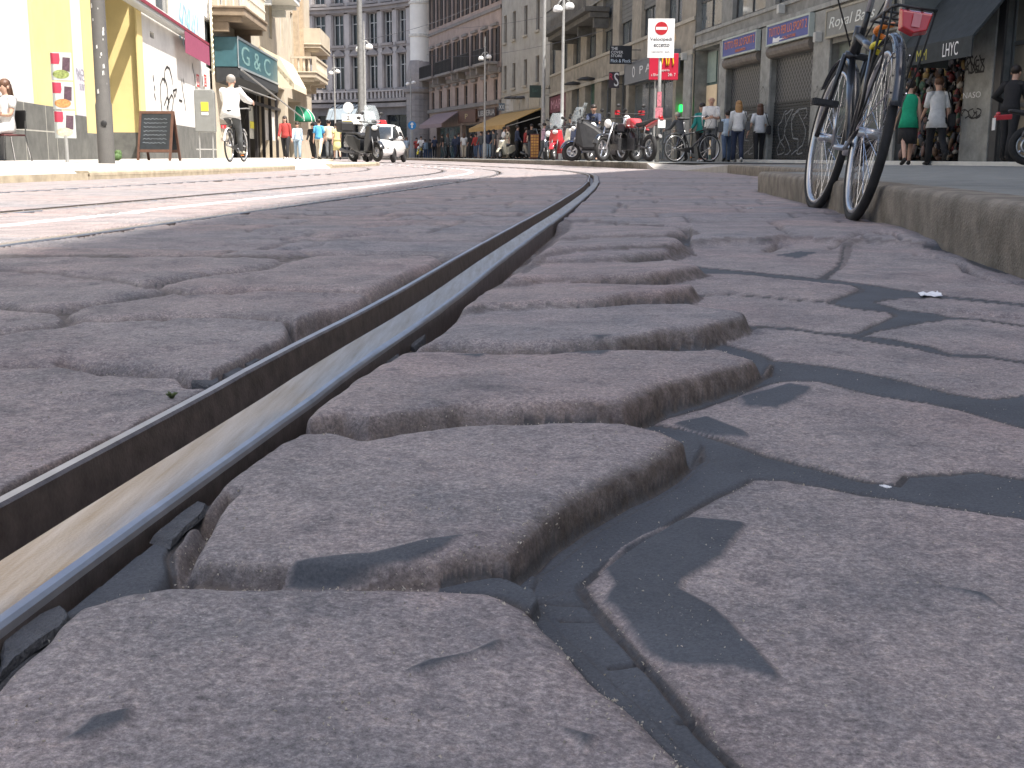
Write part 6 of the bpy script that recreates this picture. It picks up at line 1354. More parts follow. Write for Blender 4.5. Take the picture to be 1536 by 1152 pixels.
street_lamp(842, 14, 46, 'twin dome street lamp at the boundary of the beige stone block', ZR)
x,y = pole_at(543, 54); e_ = empty('catenary_pole', (x,y,ZL), 0, 'tall thick grey overhead wire mast behind the scooters', 'mast'); mb = MB(); mb.lathe((0,0,0),[(.17,0),(.15,1),(.12,6),(.10,10)],12); mb.build('mast', m_pole, e_, smooth=True); mb = MB(); mb.tube([(0,0,8.6),(2.5,-.5,9.0)],.04,6); mb.build('bracket_arm', m_pole, e_)
x,y = pole_at(814, 58); e_ = empty('service_pole', (x,y,ZR), 0, 'pale pole covered with stickers right of the mustard awning', 'pole'); mb = MB(); mb.lathe((0,0,0),[(.10,0),(.09,2.5),(.08,7.5)],12); mb.build('shaft', m_polel, e_, smooth=True); mb = MB()
for k in range(5): mb.box(-.07,.07,-.103,-.098,.9+k*.33,1.12+k*.33)
mb.build('sticker', mat('faded_stickers',(.42,.38,.36),.6,0,.3,9), e_)
# no-entry sign on its post
x,y = pole_at(986, 31.2); ne = empty('traffic_sign', (x,y,ZR), R(-3), 'white panel with round red no-entry symbol on a grey post', 'traffic sign')
zt = AT(987,28,31.2).z-ZR; zb_ = AT(987,87,31.2).z-ZR
mb = MB(); mb.tube([(0,.06,0),(0,.06,zt)],.045,10); mb.build('post', m_polel, ne, smooth=True)
mb = MB(); mb.box(-.34,.34,-.012,.012,zb_,zt); mb.build('panel', mat('white_sign_enamel',(.78,.78,.77),.4,0,.03), ne, bevel=.006)
zc = zt-.24; mb = MB(); mb.lathe((0,-.0125,zc),[(0,.004),(.165,.004),(.165,0)],32,0,Matrix.Rotation(R(90),3,'X')); sym = mb.build('red_disc', mat('red_sign_disc',(.45,.02,.03),.4), ne)
mb = MB(); mb.box(-.14,.14,-.0195,-.0172,zc-.035,zc+.035); mb.build('white_bar', m_plate, ne)
m_ink = mat('black_sign_ink',(.03,.03,.035),.6)
text('Velocipedi', 'lettering', m_ink, ne, -.28, .28, zc-.33, zc-.225, -.015, ext=.003); text('eccetto', 'lettering', m_ink, ne, -.18, .22, zc-.46, zc-.37, -.015, ext=.003)
text('residenti  aut.', 'small_lettering', mat('faded_ink',(.5,.5,.5),.6), ne, -.24, .24, zc-.60, zc-.54, -.015, ext=.003)
mb = MB(); mb.lathe((.14,.07,zc-.22),[(0,.0),(.24,.0),(.24,.02),(0,.02)],28,0,Matrix.Rotation(R(90),3,'X')); mb.build('rear_disc', mat('brown_sign_back',(.28,.19,.10),.6), ne)
mb = MB(); mb.box(-.05,.06,-.0,.01,1.42,1.80); mb.box(-.09,.10,-.0,.01,1.0,1.40); mb.build('sticker', mat('red_white_sticker',(.60,.20,.24),.6,0,.5,18), ne)
x,y = pole_at(991, 32.5); rs = empty('advertising_sign', (x,y,ZR), R(-2), 'red advertising sign with yellow arches behind the white no-entry panel', 'sign')
zt = AT(990,80,32.5).z-ZR; zb_ = AT(990,120,32.5).z-ZR; h = zt-zb_
mb = MB(); mb.box(-.39,.39,-.04,.04,zb_,zt); mb.build('panel', mat('red_sign_face',(.50,.02,.05),.4,0,.06), rs, bevel=.01)
mb = MB()
for sx in (-1,1): mb.tube([(.10+.09*sx+.065*math.cos(q)*1.0,-.05,zb_+h*.52+h*.42*math.sin(q)) for q in np.linspace(0.05,3.09,14)],.018,6)
mb.build('yellow_arches', mat('yellow_sign',(.85,.55,.03),.4), rs, smooth=True)
text('aperto', 'lettering', m_plate, rs, -.05, .16, zb_+h*.30, zb_+h*.40, -.046); text('24h  7', 'lettering', m_plate, rs, .12, .32, zb_+h*.14, zb_+h*.26, -.046); text('a 50 m', 'lettering', m_plate, rs, -.33, -.14, zb_+h*.14, zb_+h*.24, -.046)
mb = MB(); mb.tube([(-.2,.06,0),(-.2,.06,zb_+h*.5)],.03,8); mb.build('post', m_polel, rs)
# signs at the left kerb
x,y = pole_at(524, 40); e_ = empty('traffic_sign', (x,y,ZL), 0, 'round white sign above a white and yellow panel, behind the black scooter', 'traffic sign')
zc = AT(524,161,40).z-ZL; mb = MB(); mb.tube([(0,.04,0),(0,.04,zc)],.03,8); mb.build('post', m_polel, e_); mb = MB(); mb.lathe((0,0,zc),[(0,.01),(.17,.01),(.17,-.01),(0,-.01)],24,0,Matrix.Rotation(R(90),3,'X')); mb.build('disc', m_plate, e_)
zt = AT(524,171,40).z-ZL; zb_ = AT(524,186,40).z-ZL; mb = MB(); mb.box(-.22,.48,-.01,.01,zb_,zt); mb.build('panel', m_plate, e_); mb = MB(); mb.box(-.2,.1,-.016,-.0105,zb_+.01,zb_+.1); mb.build('yellow_strip', m_yellow, e_); text('2','lettering',m_ink,e_,-.06,.04,zb_+.14,zt-.06,-.014,ext=.003)
x,y = pole_at(618.5, 90); e_ = empty('traffic_sign', (x,y,ZR), 0, 'round blue sign with white upward arrow at the foot of the turret', 'traffic sign'); zc = AT(618,188,90).z-ZR
mb = MB(); mb.tube([(0,.05,0),(0,.05,zc+.3)],.04,8); mb.build('post', m_polel, e_); mb = MB(); mb.lathe((0,0,zc),[(0,.01),(.31,.01),(.31,-.01),(0,-.01)],24,0,Matrix.Rotation(R(90),3,'X')); mb.build('disc', mat('blue_sign_disc',(.02,.20,.50),.4), e_); mb = MB(); mb.box(-.05,.05,-.02,-.0105,zc-.2,zc+.06); mb.add([(-.15,-.016,zc+.05),(.15,-.016,zc+.05),(0,-.016,zc+.24)],[(0,1,2)]); mb.build('arrow', m_plate, e_)
# round menu pillar by the mustard awning
x,y = pole_at(802, 56); e_ = empty('menu_board', (x,y,ZR), R(-6), 'tall orange and brown menu board standing on the far pavement', 'menu board'); mb = MB(); mb.box(-.21,.21,-.06,.06,.05,1.18); mb.build('board', mat('brown_menu_board',(.16,.06,.04),.6), e_, bevel=.02); mb = MB()
for r_ in range(8):
    for c in range(3): mb.box(-.18+.125*c,-.18+.125*c+.105,-.068,-.0605,.12+r_*.13,.12+r_*.13+.10)
mb.build('pictures', mat('orange_menu_prints',(.48,.24,.06),.6,0,.4,7), e_)
# overhead wires
m_wire = mat('tram_wire',(.05,.05,.055),.5)
def wire(a, b, label, sag=.25):
    a = Vector(a); b = Vector(b); mb = MB(); mb.tube([a.lerp(b,k/10)-Vector((0,0,sag*4*(k/10)*(1-k/10))) for k in range(11)],.012,5); tag(mb.build('overhead_wire', m_wire), label, 'wire', 'overhead tram wires')
wire(AT(640,42,100), AT(835,22,60), 'thin overhead wire crossing before the pinkish house and beige house')
wire(AT(640,82,96), AT(905,46,52), 'lower overhead wire sagging before the plaster house windows', .5)
wire(AT(545,60,54), AT(720,4,70), 'overhead wire running from the tall mast to upper right')
# ================================================================ PEOPLE
m_skin = mat('skin', (.50,.31,.23), .55, 0, .06, 8); m_skin2 = mat('tanned_skin', (.36,.20,.13), .55, 0, .06, 8)
HAIR = {'dark': mat('dark_hair',(.025,.018,.015),.5,0,.3,40), 'brown': mat('brown_hair',(.10,.05,.03),.5,0,.3,40), 'blond': mat('reddish_blond_hair',(.36,.20,.08),.5,0,.25,40), 'grey': mat('grey_hair',(.30,.28,.26),.6,0,.2,40)}
def cloth(n, c): return mat('cloth_'+n, c, .85, 0, .12, 14, .25, 22)
CW = cloth('white',(.70,.70,.69)); CK = cloth('black',(.02,.02,.022)); CN = cloth('navy',(.03,.04,.075)); CJ = cloth('jeans',(.09,.13,.21)); CJ2 = cloth('pale_jeans',(.25,.34,.42)); CR = cloth('red',(.36,.05,.045)); CG = cloth('green',(.01,.30,.16)); CT = cloth('teal',(.02,.20,.18)); CGY = cloth('grey',(.09,.095,.10)); CLB = cloth('pale_blue',(.42,.52,.62)); CBL = cloth('sky_blue',(.10,.38,.66)); CBE = cloth('beige',(.52,.46,.36)); CY = cloth('yellow',(.60,.55,.25)); CO = cloth('ochre',(.48,.25,.05)); CPK = cloth('pink',(.55,.35,.42)); CSH = cloth('shoe_dark',(.03,.028,.027)); CSW = cloth('shoe_white',(.6,.6,.58))
PENDING = []
def person(px, Y, z, rz, H, label, top, bottom, hair='dark', hairlen=0, sleeve=.5, skirt=False, shoes=None, skin=None, pose=None, bag=None, detail=True, group=None, bald=False, loc=None, cap=None, topz=.0, jacket=0.0):
    """figure facing local +Y; angles in degrees, forward positive"""
    po = dict(thL=14, thR=-12, knL=6, knR=16, arL=-14, arR=14, abL=7, abR=7, elL=14, elR=18, lean=2, head=0, dz=0, twist=0)
    po.update(pose or {}); s = H/1.74; skin = skin or m_skin; shoes = shoes or CSH
    if loc is None: p = AT(px, 240, Y); loc = (p.x, Y, z)
    root = empty('person', loc, rz, label, 'person', group)
    V = {}; E_ = []; Rr = {}
    def add(n, p, r, par=None): V[n] = Vector(p)*s; Rr[n] = r*s; (E_.append((par,n)) if par else None); return V[n]
    ln = R(po['lean'])
    def tor(x, h, y=0): return Vector((x, math.sin(ln)*h + y*math.cos(ln), math.cos(ln)*h - y*math.sin(ln)))
    hipz = .93
    base = Vector((0,0,hipz))
    add('pelvis', base, .115); add('waist', base+tor(0,.16), .105, 'pelvis'); add('chest', base+tor(0,.36), .125, 'waist'); add('neck0', base+tor(0,.50), .062, 'chest'); add('neck', base+tor(0,.56,.01), .052, 'neck0')
    hd = R(po['head']); nk = base+tor(0,.56,.01)
    add('jaw', nk+Vector((0,.035+.02*math.sin(hd),.055)), .066, 'neck'); add('brow', nk+Vector((0,.025+.07*math.sin(hd),.135)), .086, 'jaw'); add('crown', nk+Vector((0,.01+.1*math.sin(hd),.185)), .070, 'brow')
    if detail: add('nose', nk+Vector((0,.118+.07*math.sin(hd),.10)), .014, 'jaw')
    J = {}
    for sd,sx in (('L',-1),('R',1)):
        sh = base+tor(sx*.165,.455); a = R(po['ar'+sd])+ln; ab = R(po['ab'+sd]); el = R(po['el'+sd])
        d1 = Vector((sx*math.sin(ab), math.sin(a)*math.cos(ab), -math.cos(a)*math.cos(ab))); e1 = sh+d1*.29
        inn = R(po.get('in'+sd,0)); a2 = a+el; d2 = Vector((sx*math.sin(ab-inn), math.sin(a2)*math.cos(ab-inn), -math.cos(a2)*math.cos(ab-inn))); w1 = e1+d2*.25
        add('sh'+sd, sh, .058, 'chest'); add('el'+sd, e1, .040, 'sh'+sd); add('wr'+sd, w1, .026, 'el'+sd); h1 = w1+d2*.07; add('pa'+sd, h1, .030, 'wr'+sd)
        if detail:
            side = Vector((0,1,0)) if abs(d2.y) < .7 else Vector((0,0,1)); side = (side-d2*side.dot(d2)).normalized(); cur = d2.cross(side)*(-sx)
            for k,(o_,l) in enumerate(((-.028,.062),(-.010,.075),(.010,.080),(.028,.070))):
                f0 = h1+d2*.028+side*o_; add('f%s%d'%(sd,k), f0+d2*.014, .0085, 'pa'+sd); add('g%s%d'%(sd,k), f0+d2*l*.6+cur*.010, .008, 'f%s%d'%(sd,k)); add('h%s%d'%(sd,k), f0+d2*l*.95+cur*.030, .0065, 'g%s%d'%(sd,k))
            add('t%s'%sd, h1-d2*.01+side*.040, .0095, 'pa'+sd); add('u%s'%sd, h1+d2*.035+side*.060, .008, 't%s'%sd)
        hp = base+Vector((sx*.09,0,-.03)); t = R(po['th'+sd]); kn = R(po['kn'+sd]); k1 = hp+Vector((sx*.012,math.sin(t),-math.cos(t)))*.43; t2 = t-kn; a1 = k1+Vector((0,math.sin(t2),-math.cos(t2)))*.41
        foot = R(max(-35,min(25,math.degrees(t2)*.6))); fd = Vector((sx*.12,math.cos(foot),math.sin(foot)*.8-.30)).normalized()
        add('hi'+sd, hp, .088, 'pelvis'); add('kn'+sd, k1, .055, 'hi'+sd); add('ca'+sd, k1.lerp(a1,.35)+Vector((0,-.015,0)), .053, 'kn'+sd); add('an'+sd, a1, .036, 'ca'+sd); add('to'+sd, a1+fd*.17, .030, 'an'+sd)
        J[sd] = (sh,e1,w1,hp,k1,a1,fd)
    low = min(min(V['an'+k].z-.075*s, V['to'+k].z-.03*s) for k in 'LR'); dz = -low + po['dz']
    for k in V: V[k].z += dz
    names = list(V); idx = {n:i for i,n in enumerate(names)}
    me_ = bpy.data.meshes.new('body'); me_.from_pydata([V[n] for n in names], [(idx[a],idx[b]) for a,b in E_], []); 
    bo = bpy.data.objects.new('body', me_); C.objects.link(bo); bo.parent = root
    sk = bo.modifiers.new('skin','SKIN'); sk.use_smooth_shade = True
    for i,n in enumerate(names): me_.skin_vertices[0].data[i].radius = (Rr[n],Rr[n]); me_.skin_vertices[0].data[i].use_root = (n == 'pelvis')
    ss = bo.modifiers.new('sub','SUBSURF'); ss.levels = 1; ss.render_levels = 1
    PENDING.append((bo, skin))
    T = lambda v: Vector(v)*s+Vector((0,0,dz))
    def ellring(c, rx, ry, n=14, tilt=ln): return [T(c+Vector((rx*math.cos(2*math.pi*k/n), ry*math.sin(2*math.pi*k/n)*math.cos(tilt), -ry*math.sin(2*math.pi*k/n)*math.sin(tilt)))) for k in range(n)]
    # top garment
    mb = MB(); hem = -.06-topz
    mb.loft([ellring(base+tor(0,hem),.186+topz*.22+jacket,.142+topz*.35+jacket),ellring(base+tor(0,.05),.168+jacket,.128+jacket),ellring(base+tor(0,.17),.148+jacket,.115+jacket*.8),ellring(base+tor(0,.33),.168+jacket,.128+jacket*.8),ellring(base+tor(0,.43),.175+jacket,.115+jacket*.6),ellring(base+tor(0,.49),.135,.092),ellring(base+tor(0,.525),.075,.070)])
    for sd in 'LR':
        sh,e1,w1 = J[sd][:3]
        if sleeve > 0:
            q = min(1,sleeve*1.0/.55) if sleeve < .55 else 1; pts = [sh+(base+tor(0,.45)-sh)*.35, sh, sh.lerp(e1,.5*q), sh.lerp(e1,q)]; rs = [.080,.078+jacket*.6,.066+jacket*.6,.060+jacket*.6]
            if sleeve > .55: pts += [e1.lerp(w1,.5), e1.lerp(w1,.95)]; rs += [.050+jacket*.5,.042+jacket*.4]
            mb.tube([T(p) for p in pts], [r*s for r in rs], 10)
    mb.build('top', top, root, smooth=True)
    # lower garment
    mb = MB()
    if skirt:
        kz = (J['L'][4].z+J['R'][4].z)/2-.04; ky = (J['L'][4].y+J['R'][4].y)/2
        mb.loft([ellring(base+Vector((0,0,.06)),.145,.108,14,0),ellring(base+Vector((0,0,-.08)),.180,.140,14,0),ellring(Vector((0,ky*.5,(hipz+kz)/2)),.195,.175,14,0),ellring(Vector((0,ky,kz)),.20,.20,14,0)]); nm = 'skirt'
    else:
        mb.loft([ellring(base+Vector((0,0,.07)),.145,.108,14,0),ellring(base+Vector((0,0,-.04)),.172,.130,14,0),ellring(base+Vector((0,0,-.11)),.165,.125,14,0)])
        for sd in 'LR':
            hp,k1,a1 = J[sd][3:6]; mb.tube([T(p) for p in (hp+Vector((0,0,.0)), hp.lerp(k1,.3), k1, k1.lerp(a1,.4)+Vector((0,-.012,0)), a1+Vector((0,0,-.02)))], [r*s for r in (.108,.098,.070,.068,.060)], 12)
        nm = 'trousers'
    mb.build(nm, bottom, root, smooth=True)
    for sd in 'LR':
        a1,fd = J[sd][5:7]; mb = MB(); c = T(a1); f = fd*s
        mb.loft([[c+f*k+Vector((w_*s*math.cos(q), 0, h*s*math.sin(q)+o_*s)) for q in np.linspace(0,2*math.pi,9)[:-1]] for k,w_,h,o_ in ((-.06,.028,.03,-.035),(-.02,.044,.05,-.03),(.06,.046,.042,-.025),(.14,.048,.032,-.012),(.20,.036,.024,-.002),(.225,.012,.012,0))]); mb.build('shoe', shoes, root, smooth=True)
    # hair
    c = T(nk+Vector((0,.012+.07*math.sin(hd),.150)))
    if not bald:
        mb = MB(); M_ = Matrix.Rotation(R(-28),3,'X'); mb.ell(c+Vector((0,-.012,.012))*s,(.098*s,.108*s,.092*s),14,10,0,M_)
        if hairlen:
            mb.loft([ellring(nk+Vector((0,-.01,.16)),.096,.088,12,0),ellring(nk+Vector((0,-.035,.06)),.105,.075,12,0),ellring(nk+Vector((0,-.06,-.04-hairlen*.3)),.105,.06,12,0),ellring(nk+Vector((0,-.085,-.08-hairlen)),.06,.03,12,0)])
        mb.build('hair', HAIR[hair], root, smooth=True)
    if cap is not None: mb = MB(); mb.ell(c+Vector((0,0,.03))*s,(.105*s,.115*s,.08*s),14,8); mb.ell(c+Vector((0,.10,.01))*s,(.07*s,.07*s,.012*s),10,5); mb.build('cap', cap, root, smooth=True)
    if detail:
        fy = .098+.07*math.sin(hd)
        for sx in (-1,1): mb = MB(); mb.ell(T(nk+Vector((sx*.030,fy+.006,.118))),(.012*s,.008*s,.007*s),8,6); mb.build('eye', m_blackpl, root, smooth=True)
        mb = MB(); mb.ell(T(nk+Vector((0,.098+.04*math.sin(hd),.052))),(.022*s,.010*s,.006*s),8,6); mb.build('mouth', mat('lips',(.38,.12,.10),.5), root, smooth=True)
        for sx in (-1,1): mb = MB(); mb.ell(T(nk+Vector((sx*.084,.0+.06*math.sin(hd),.105))),(.012*s,.022*s,.032*s),8,6); mb.build('ear', skin, root, smooth=True)
    if bag:
        bm_, lab, sx = bag[:3]; low_ = bag[3] if len(bag) > 3 else .0; bs = bag[4] if len(bag) > 4 else 1.0
        sh = T(J['L' if sx < 0 else 'R'][0]); e_ = empty('shoulder_bag', loc, rz, lab, 'bag')
        cB = Vector((sx*.27*s, -.03, (.98-low_)*s+dz)); mb = MB()
        mb.loft([[cB+Vector((x*bs,y*bs,h*bs)) for x,y in ((-.05,-.15),(.05,-.15),(.06,0),(.05,.15),(-.05,.15),(-.06,0))] for h in (-.14,-.05,.10)]); mb.build('pouch', bm_, e_, bevel=.02)
        mb = MB(); mb.tube([cB+Vector((0,-.13*bs,.08*bs)), sh+Vector((0,-.09,.03)), sh+Vector((0,0,.075)), sh+Vector((0,.07,.02)), cB+Vector((0,.13*bs,.08*bs))],.012,6); mb.build('strap', bm_, e_, smooth=True)
    return root
A180 = math.pi
zr_ = ZR+.014
# right pavement, nearest
person(1359, 22.6, zr_, R(-8), 1.58, 'older woman in sleeveless green top and black skirt walking away', CG, CK, 'dark', 0, 0, True, pose=dict(thL=-14,knL=18,thR=18,knR=6,arL=8,arR=-6), topz=.10)
person(1401, 23.0, zr_, R(-6), 1.66, 'woman in white belted tunic and black trousers walking away', CW, CK, 'brown', .0, .5, pose=dict(thL=12,thR=-20,knR=28,arL=20,arR=-8,elL=25), bag=(CK,'black and white shoulder bag hanging at the side of the white tunic',1,.08), topz=.14)
person(1509, 20.7, ZR+.09, R(-50), 1.62, 'person in black clothes with short dark hair at the pillar doorway', CK, CK, 'dark', 0, .9, pose=dict(thL=6,thR=-6,knL=4,knR=6,arL=-10,abL=42,elL=70,arR=20,elR=50,lean=8,inL=60))
# right, by the shutters
person(1137, 33.6, zr_, R(-5), 1.62, 'woman with long brown hair in white T-shirt and dark trousers by the shutters', CW, CK, 'brown', .14, .45, pose=dict(thL=-12,knL=18,thR=14,knR=4,arL=-12,abL=18,elL=20,arR=10,elR=50), bag=(CK,'dark shoulder bag on the arm of the brown haired woman',1,.0))
person(1105, 33.0, zr_, R(-4), 1.66, 'woman with long reddish blond hair in white blouse and navy trousers', CW, CN, 'blond', .20, .9, shoes=CSW, pose=dict(thL=10,thR=-10,arL=10,arR=14,elR=40), bag=(CGY,'grey shoulder bag carried by the blond woman',1,-.06))
person(1089, 33.8, zr_, R(-4), 1.42, 'dark haired child in pale T-shirt and jeans walking beside the blond woman', CLB, CJ, 'dark', 0, .45, pose=dict(thL=-12,knL=16,thR=12,arL=12,arR=-8))
person(1064, 33.0, zr_, R(172), 1.78, 'bald man in white short-sleeved shirt and dark jeans looking down at his hands', CW, CGY, 'dark', 0, .45, bald=True, skin=m_skin, pose=dict(thL=5,thR=-4,knL=2,knR=3,arL=18,elL=78,inL=40,arR=18,elR=74,inR=40,head=18), bag=(CGY,'grey and white messenger bag across the bald man',-1,.05,1.2))
person(1051, 34.6, zr_, R(150), 1.66, 'dark haired woman in teal top half hidden behind the bald man', CT, CK, 'dark', .1, .8, shoes=CSW, pose=dict(thL=10,thR=-8,arR=12,elR=40), bag=(CK,'big black bag held at the side of the woman in teal',-1,.15,1.3))
person(1021, 37.5, zr_, R(30), 1.55, 'stooping man in dark jacket and pale cap beside the motorcycles', CGY, CK, 'grey', 0, .9, cap=CBE, pose=dict(lean=24,arL=20,arR=20,elL=30,elR=30,thL=4,thR=-6))
person(890, 37.2, zr_, R(170), 1.72, 'man in navy shirt leaning over the parked motorcycles, head bowed', CN, CN, 'dark', 0, .6, pose=dict(lean=16,head=24,arL=30,arR=30,elL=40,elR=40,thL=4,thR=-4))
# left pavement
zl_ = ZL+.02
ch_x = AT(14,240,20.0)
def chair(x, y, z, rz, label):
    e_ = empty('cafe_chair', (x,y,z), rz, label, 'chair')
    mb = MB(); mb.box(-.21,.21,-.2,.22,.43,.46); mb.build('seat', mat('dark_red_seat',(.10,.03,.03),.6), e_, bevel=.02)
    mb = MB(); mb.box(-.20,.20,-.24,-.21,.55,.86); mb.build('backrest', m_blackpl, e_, bevel=.02)
    for sx in (-1,1):
        mb = MB(); mb.tube([(sx*.19,.2,.43),(sx*.22,.26,.0)],.012,6); mb.build('leg', m_chrome, e_); mb = MB(); mb.tube([(sx*.19,-.24,.86),(sx*.19,-.2,.43),(sx*.22,-.28,0)],.012,6); mb.build('leg', m_chrome, e_)
chair(ch_x.x, 20.0, zl_, R(150), 'metal cafe chair under the seated woman at the left edge')
person(14, 20.0, zl_, R(150), 1.66, 'woman in white top seated on a cafe chair with arms folded', CW, CW, 'brown', .06, .3, pose=dict(thL=84,thR=80,knL=80,knR=88,arL=22,arR=22,elL=80,elR=80,inL=70,inR=70,lean=-4,head=16,dz=0.02), loc=(ch_x.x, 20.0, zl_))
cyx = AT(345,248,25.4)
cyc = bicycle((cyx.x,25.4,zl_), R(-3), 'bicycle with white rear mudguard ridden along the left pavement', detail=False, white_guard=True, crank=60)
person(345, 25.4, zl_, R(-3), 1.76, 'cyclist in white jacket and dark trousers riding away on the left', CW, CGY, 'grey', 0, .9, shoes=CBE, pose=dict(thL=62,thR=38,knL=70,knR=30,arL=48,arR=48,abL=12,abR=14,elL=16,elR=16,lean=12,dz=.17), loc=(cyx.x,25.62,zl_), jacket=.03, topz=.06)
person(429, 47, zl_, A180, 1.68, 'woman with long dark hair in red jacket and black trousers walking towards camera', CR, CK, 'dark', .16, .9, shoes=CSW)
person(447, 49, zl_, A180+R(10), 1.50, 'youth in pale blue shirt and jeans beside the woman in red', CLB, CJ2, 'dark', 0, .9, shoes=CSH)
person(479, 50, zl_, R(-10), 1.66, 'walker in sky blue top and pale shorts with dark backpack', CBL, CBE, 'dark', 0, .5, shoes=CSH)
person(494, 51, zl_, R(12), 1.66, 'walker in cream top and dark trousers seen from behind on the left', CBE, CGY, 'dark', 0, .4, pose=dict(thL=-14,thR=16,knL=20))
person(506, 48, zl_, R(20), 1.45, 'small walker in pale yellow dress beside the black scooter', CY, CY, 'dark', 0, .3, skirt=True)
person(470, 56, zl_, R(170), 1.66, 'person in black behind the walker in sky blue', CK, CK, 'dark', 0, .9, detail=False)
# far pavement at the bend
G_ = 'distant pedestrians along the far pavement'
far = [(591,98,CGY,CGY,'dark','distant pedestrian in grey left of the far motorcycle'),(600,99,CPK,CBE,'dark','distant pedestrian in pink top and bare legs'),(610,96,CLB,CBE,'brown','distant pedestrian in pale blue beside far motorcycle'),(638,100,CLB,CJ,'dark','distant pedestrian in pale blue and jeans by the turret foot'),(645,100.5,CGY,CJ,'dark','distant pedestrian in grey and jeans by the turret foot'),
 (664,88,CK,CGY,'dark','man in black before the first shop of the shuttered house'),(683,86,CN,CN,'dark','figure in navy standing left of the person in white'),(687,85,CN,CK,'dark','figure in dark blue and black nearest the person in white'),(696,84,CW,CBE,'brown','person in white shirt and pale trousers before the dark doorway'),(722,77,CGY,CJ,'dark','pedestrian in grey with jeans left of the street lamp'),(733,76,CN,CJ2,'dark','pedestrian in navy and pale jeans right of the street lamp'),
 (755,66,CW,CO,'dark','person in white top and ochre trousers at the awning'),(762,64,CBE,CBE,'brown','person in cream clothes by the cream scooter under the awning'),(788,63,CR,CK,'dark','person in red under the mustard awning'),(815,55,CPK,CGY,'dark','person in pink beside the sticker covered pole'),(826,52,CGY,CO,'dark','person in grey and ochre before the maroon shopfront')]
far += [(558,70,CGY,CK,'dark','walker in grey beyond the left end of the taxi'),(583,88,CK,CJ,'dark','walker in black and jeans right of the taxi, far off'),(625,95,CR,CGY,'dark','tiny walker in red near the far motorcycle'),(652,92,CN,CK,'dark','dark figure at the near corner of the turret foot'),(672,88,CGY,CK,'brown','brown haired figure in grey between man in black and pair in navy'),(707,82,CK,CK,'dark','figure in black by the dark doorway, right of the person in white'),(714,80,CR,CJ,'dark','figure in red and jeans right of the dark doorway'),(741,72,CGY,CGY,'dark','figure in grey just left of the mustard awning'),(775,62,CN,CK,'dark','figure in navy between the two scooters under the awning'),(797,59,CK,CGY,'dark','figure in black beside the orange menu board'),(856,48,CGY,CK,'dark','figure in grey behind the red scooter')]
rnd = random.Random(12)
for px,Yd,t,b_,h,lab in far:
    person(px, Yd, ZR+.01 if Yd < 95 else .02, rnd.choice([0,A180,R(90),R(-90),R(150)]) if px > 660 else A180, rnd.uniform(1.62,1.78), lab, t, b_, h, .08 if h == 'brown' else 0, rnd.choice([.45,.9]), detail=False, group=G_, pose=dict(thL=rnd.uniform(-14,14),thR=rnd.uniform(-14,14)))
rp = AT(632,240,92.6)
person(632, 92.6, .0, R(175), 1.72, 'rider in white on the distant yellow fronted motorcycle', CW, CGY, 'dark', 0, .9, detail=False, pose=dict(thL=70,thR=70,knL=80,knR=80,arL=50,arR=50,lean=8,dz=.35), loc=(rp.x,92.6,0))
# turn every skinned skeleton into its finished mesh in one go
dg = bpy.context.evaluated_depsgraph_get(); dg.update()
done = [(bo, bpy.data.meshes.new_from_object(bo.evaluated_get(dg)), sk_) for bo, sk_ in PENDING]
for bo, me_, sk_ in done:
    bo.modifiers.clear(); bo.data = me_; me_.name = 'body'; me_.materials.clear(); me_.materials.append(sk_)
    me_.polygons.foreach_set('use_smooth', [True]*len(me_.polygons))
# ================================================================ SMALL THINGS ON THE STONES
def gz(x, y):
    k = np.argmin((X-x)**2+(Y-y)**2); return float(Zr[k])
def crumple(name, px, py, z, s_, label, m_, cat, seed):
    p = P(px,py,z); mb = MB(); n = 7; vs = []
    for i in range(n):
        for j in range(n):
            u = i/(n-1)-.5; v_ = j/(n-1)-.5; r_ = Vector((u*9,v_*9,seed)); vs.append((u*s_*(1+.3*mnoise.noise(r_)), v_*s_*.7*(1+.3*mnoise.noise(r_+Vector((5,0,0)))), s_*(.10+.22*abs(mnoise.noise(r_*1.4)))))
    mb.add(vs,[(i*n+j,(i+1)*n+j,(i+1)*n+j+1,i*n+j+1) for i in range(n-1) for j in range(n-1)])
    o = mb.build(name, m_, None); o.location = (p.x,p.y,gz(p.x,p.y)-s_*.06); o.rotation_euler = (0,0,seed); o.modifiers.new('s','SOLIDIFY').thickness = .0012; tag(o,label,cat); return o
m_paper = mat('white_paper',(.72,.72,.74),.7,0,.05)
crumple('paper_scrap', 1395, 442, -.02, .055, 'crumpled white paper scrap on the tar joint at right', m_paper, 'litter', 1.3)
crumple('paper_scrap', 1328, 742, -.03, .008, 'tiny white paper fleck on the tar strip in right foreground', m_paper, 'litter', 2.1)
crumple('paper_scrap', 1125, 315, -.0, .03, 'small white scrap far along the paving before the kerb', m_paper, 'litter', 3.3)
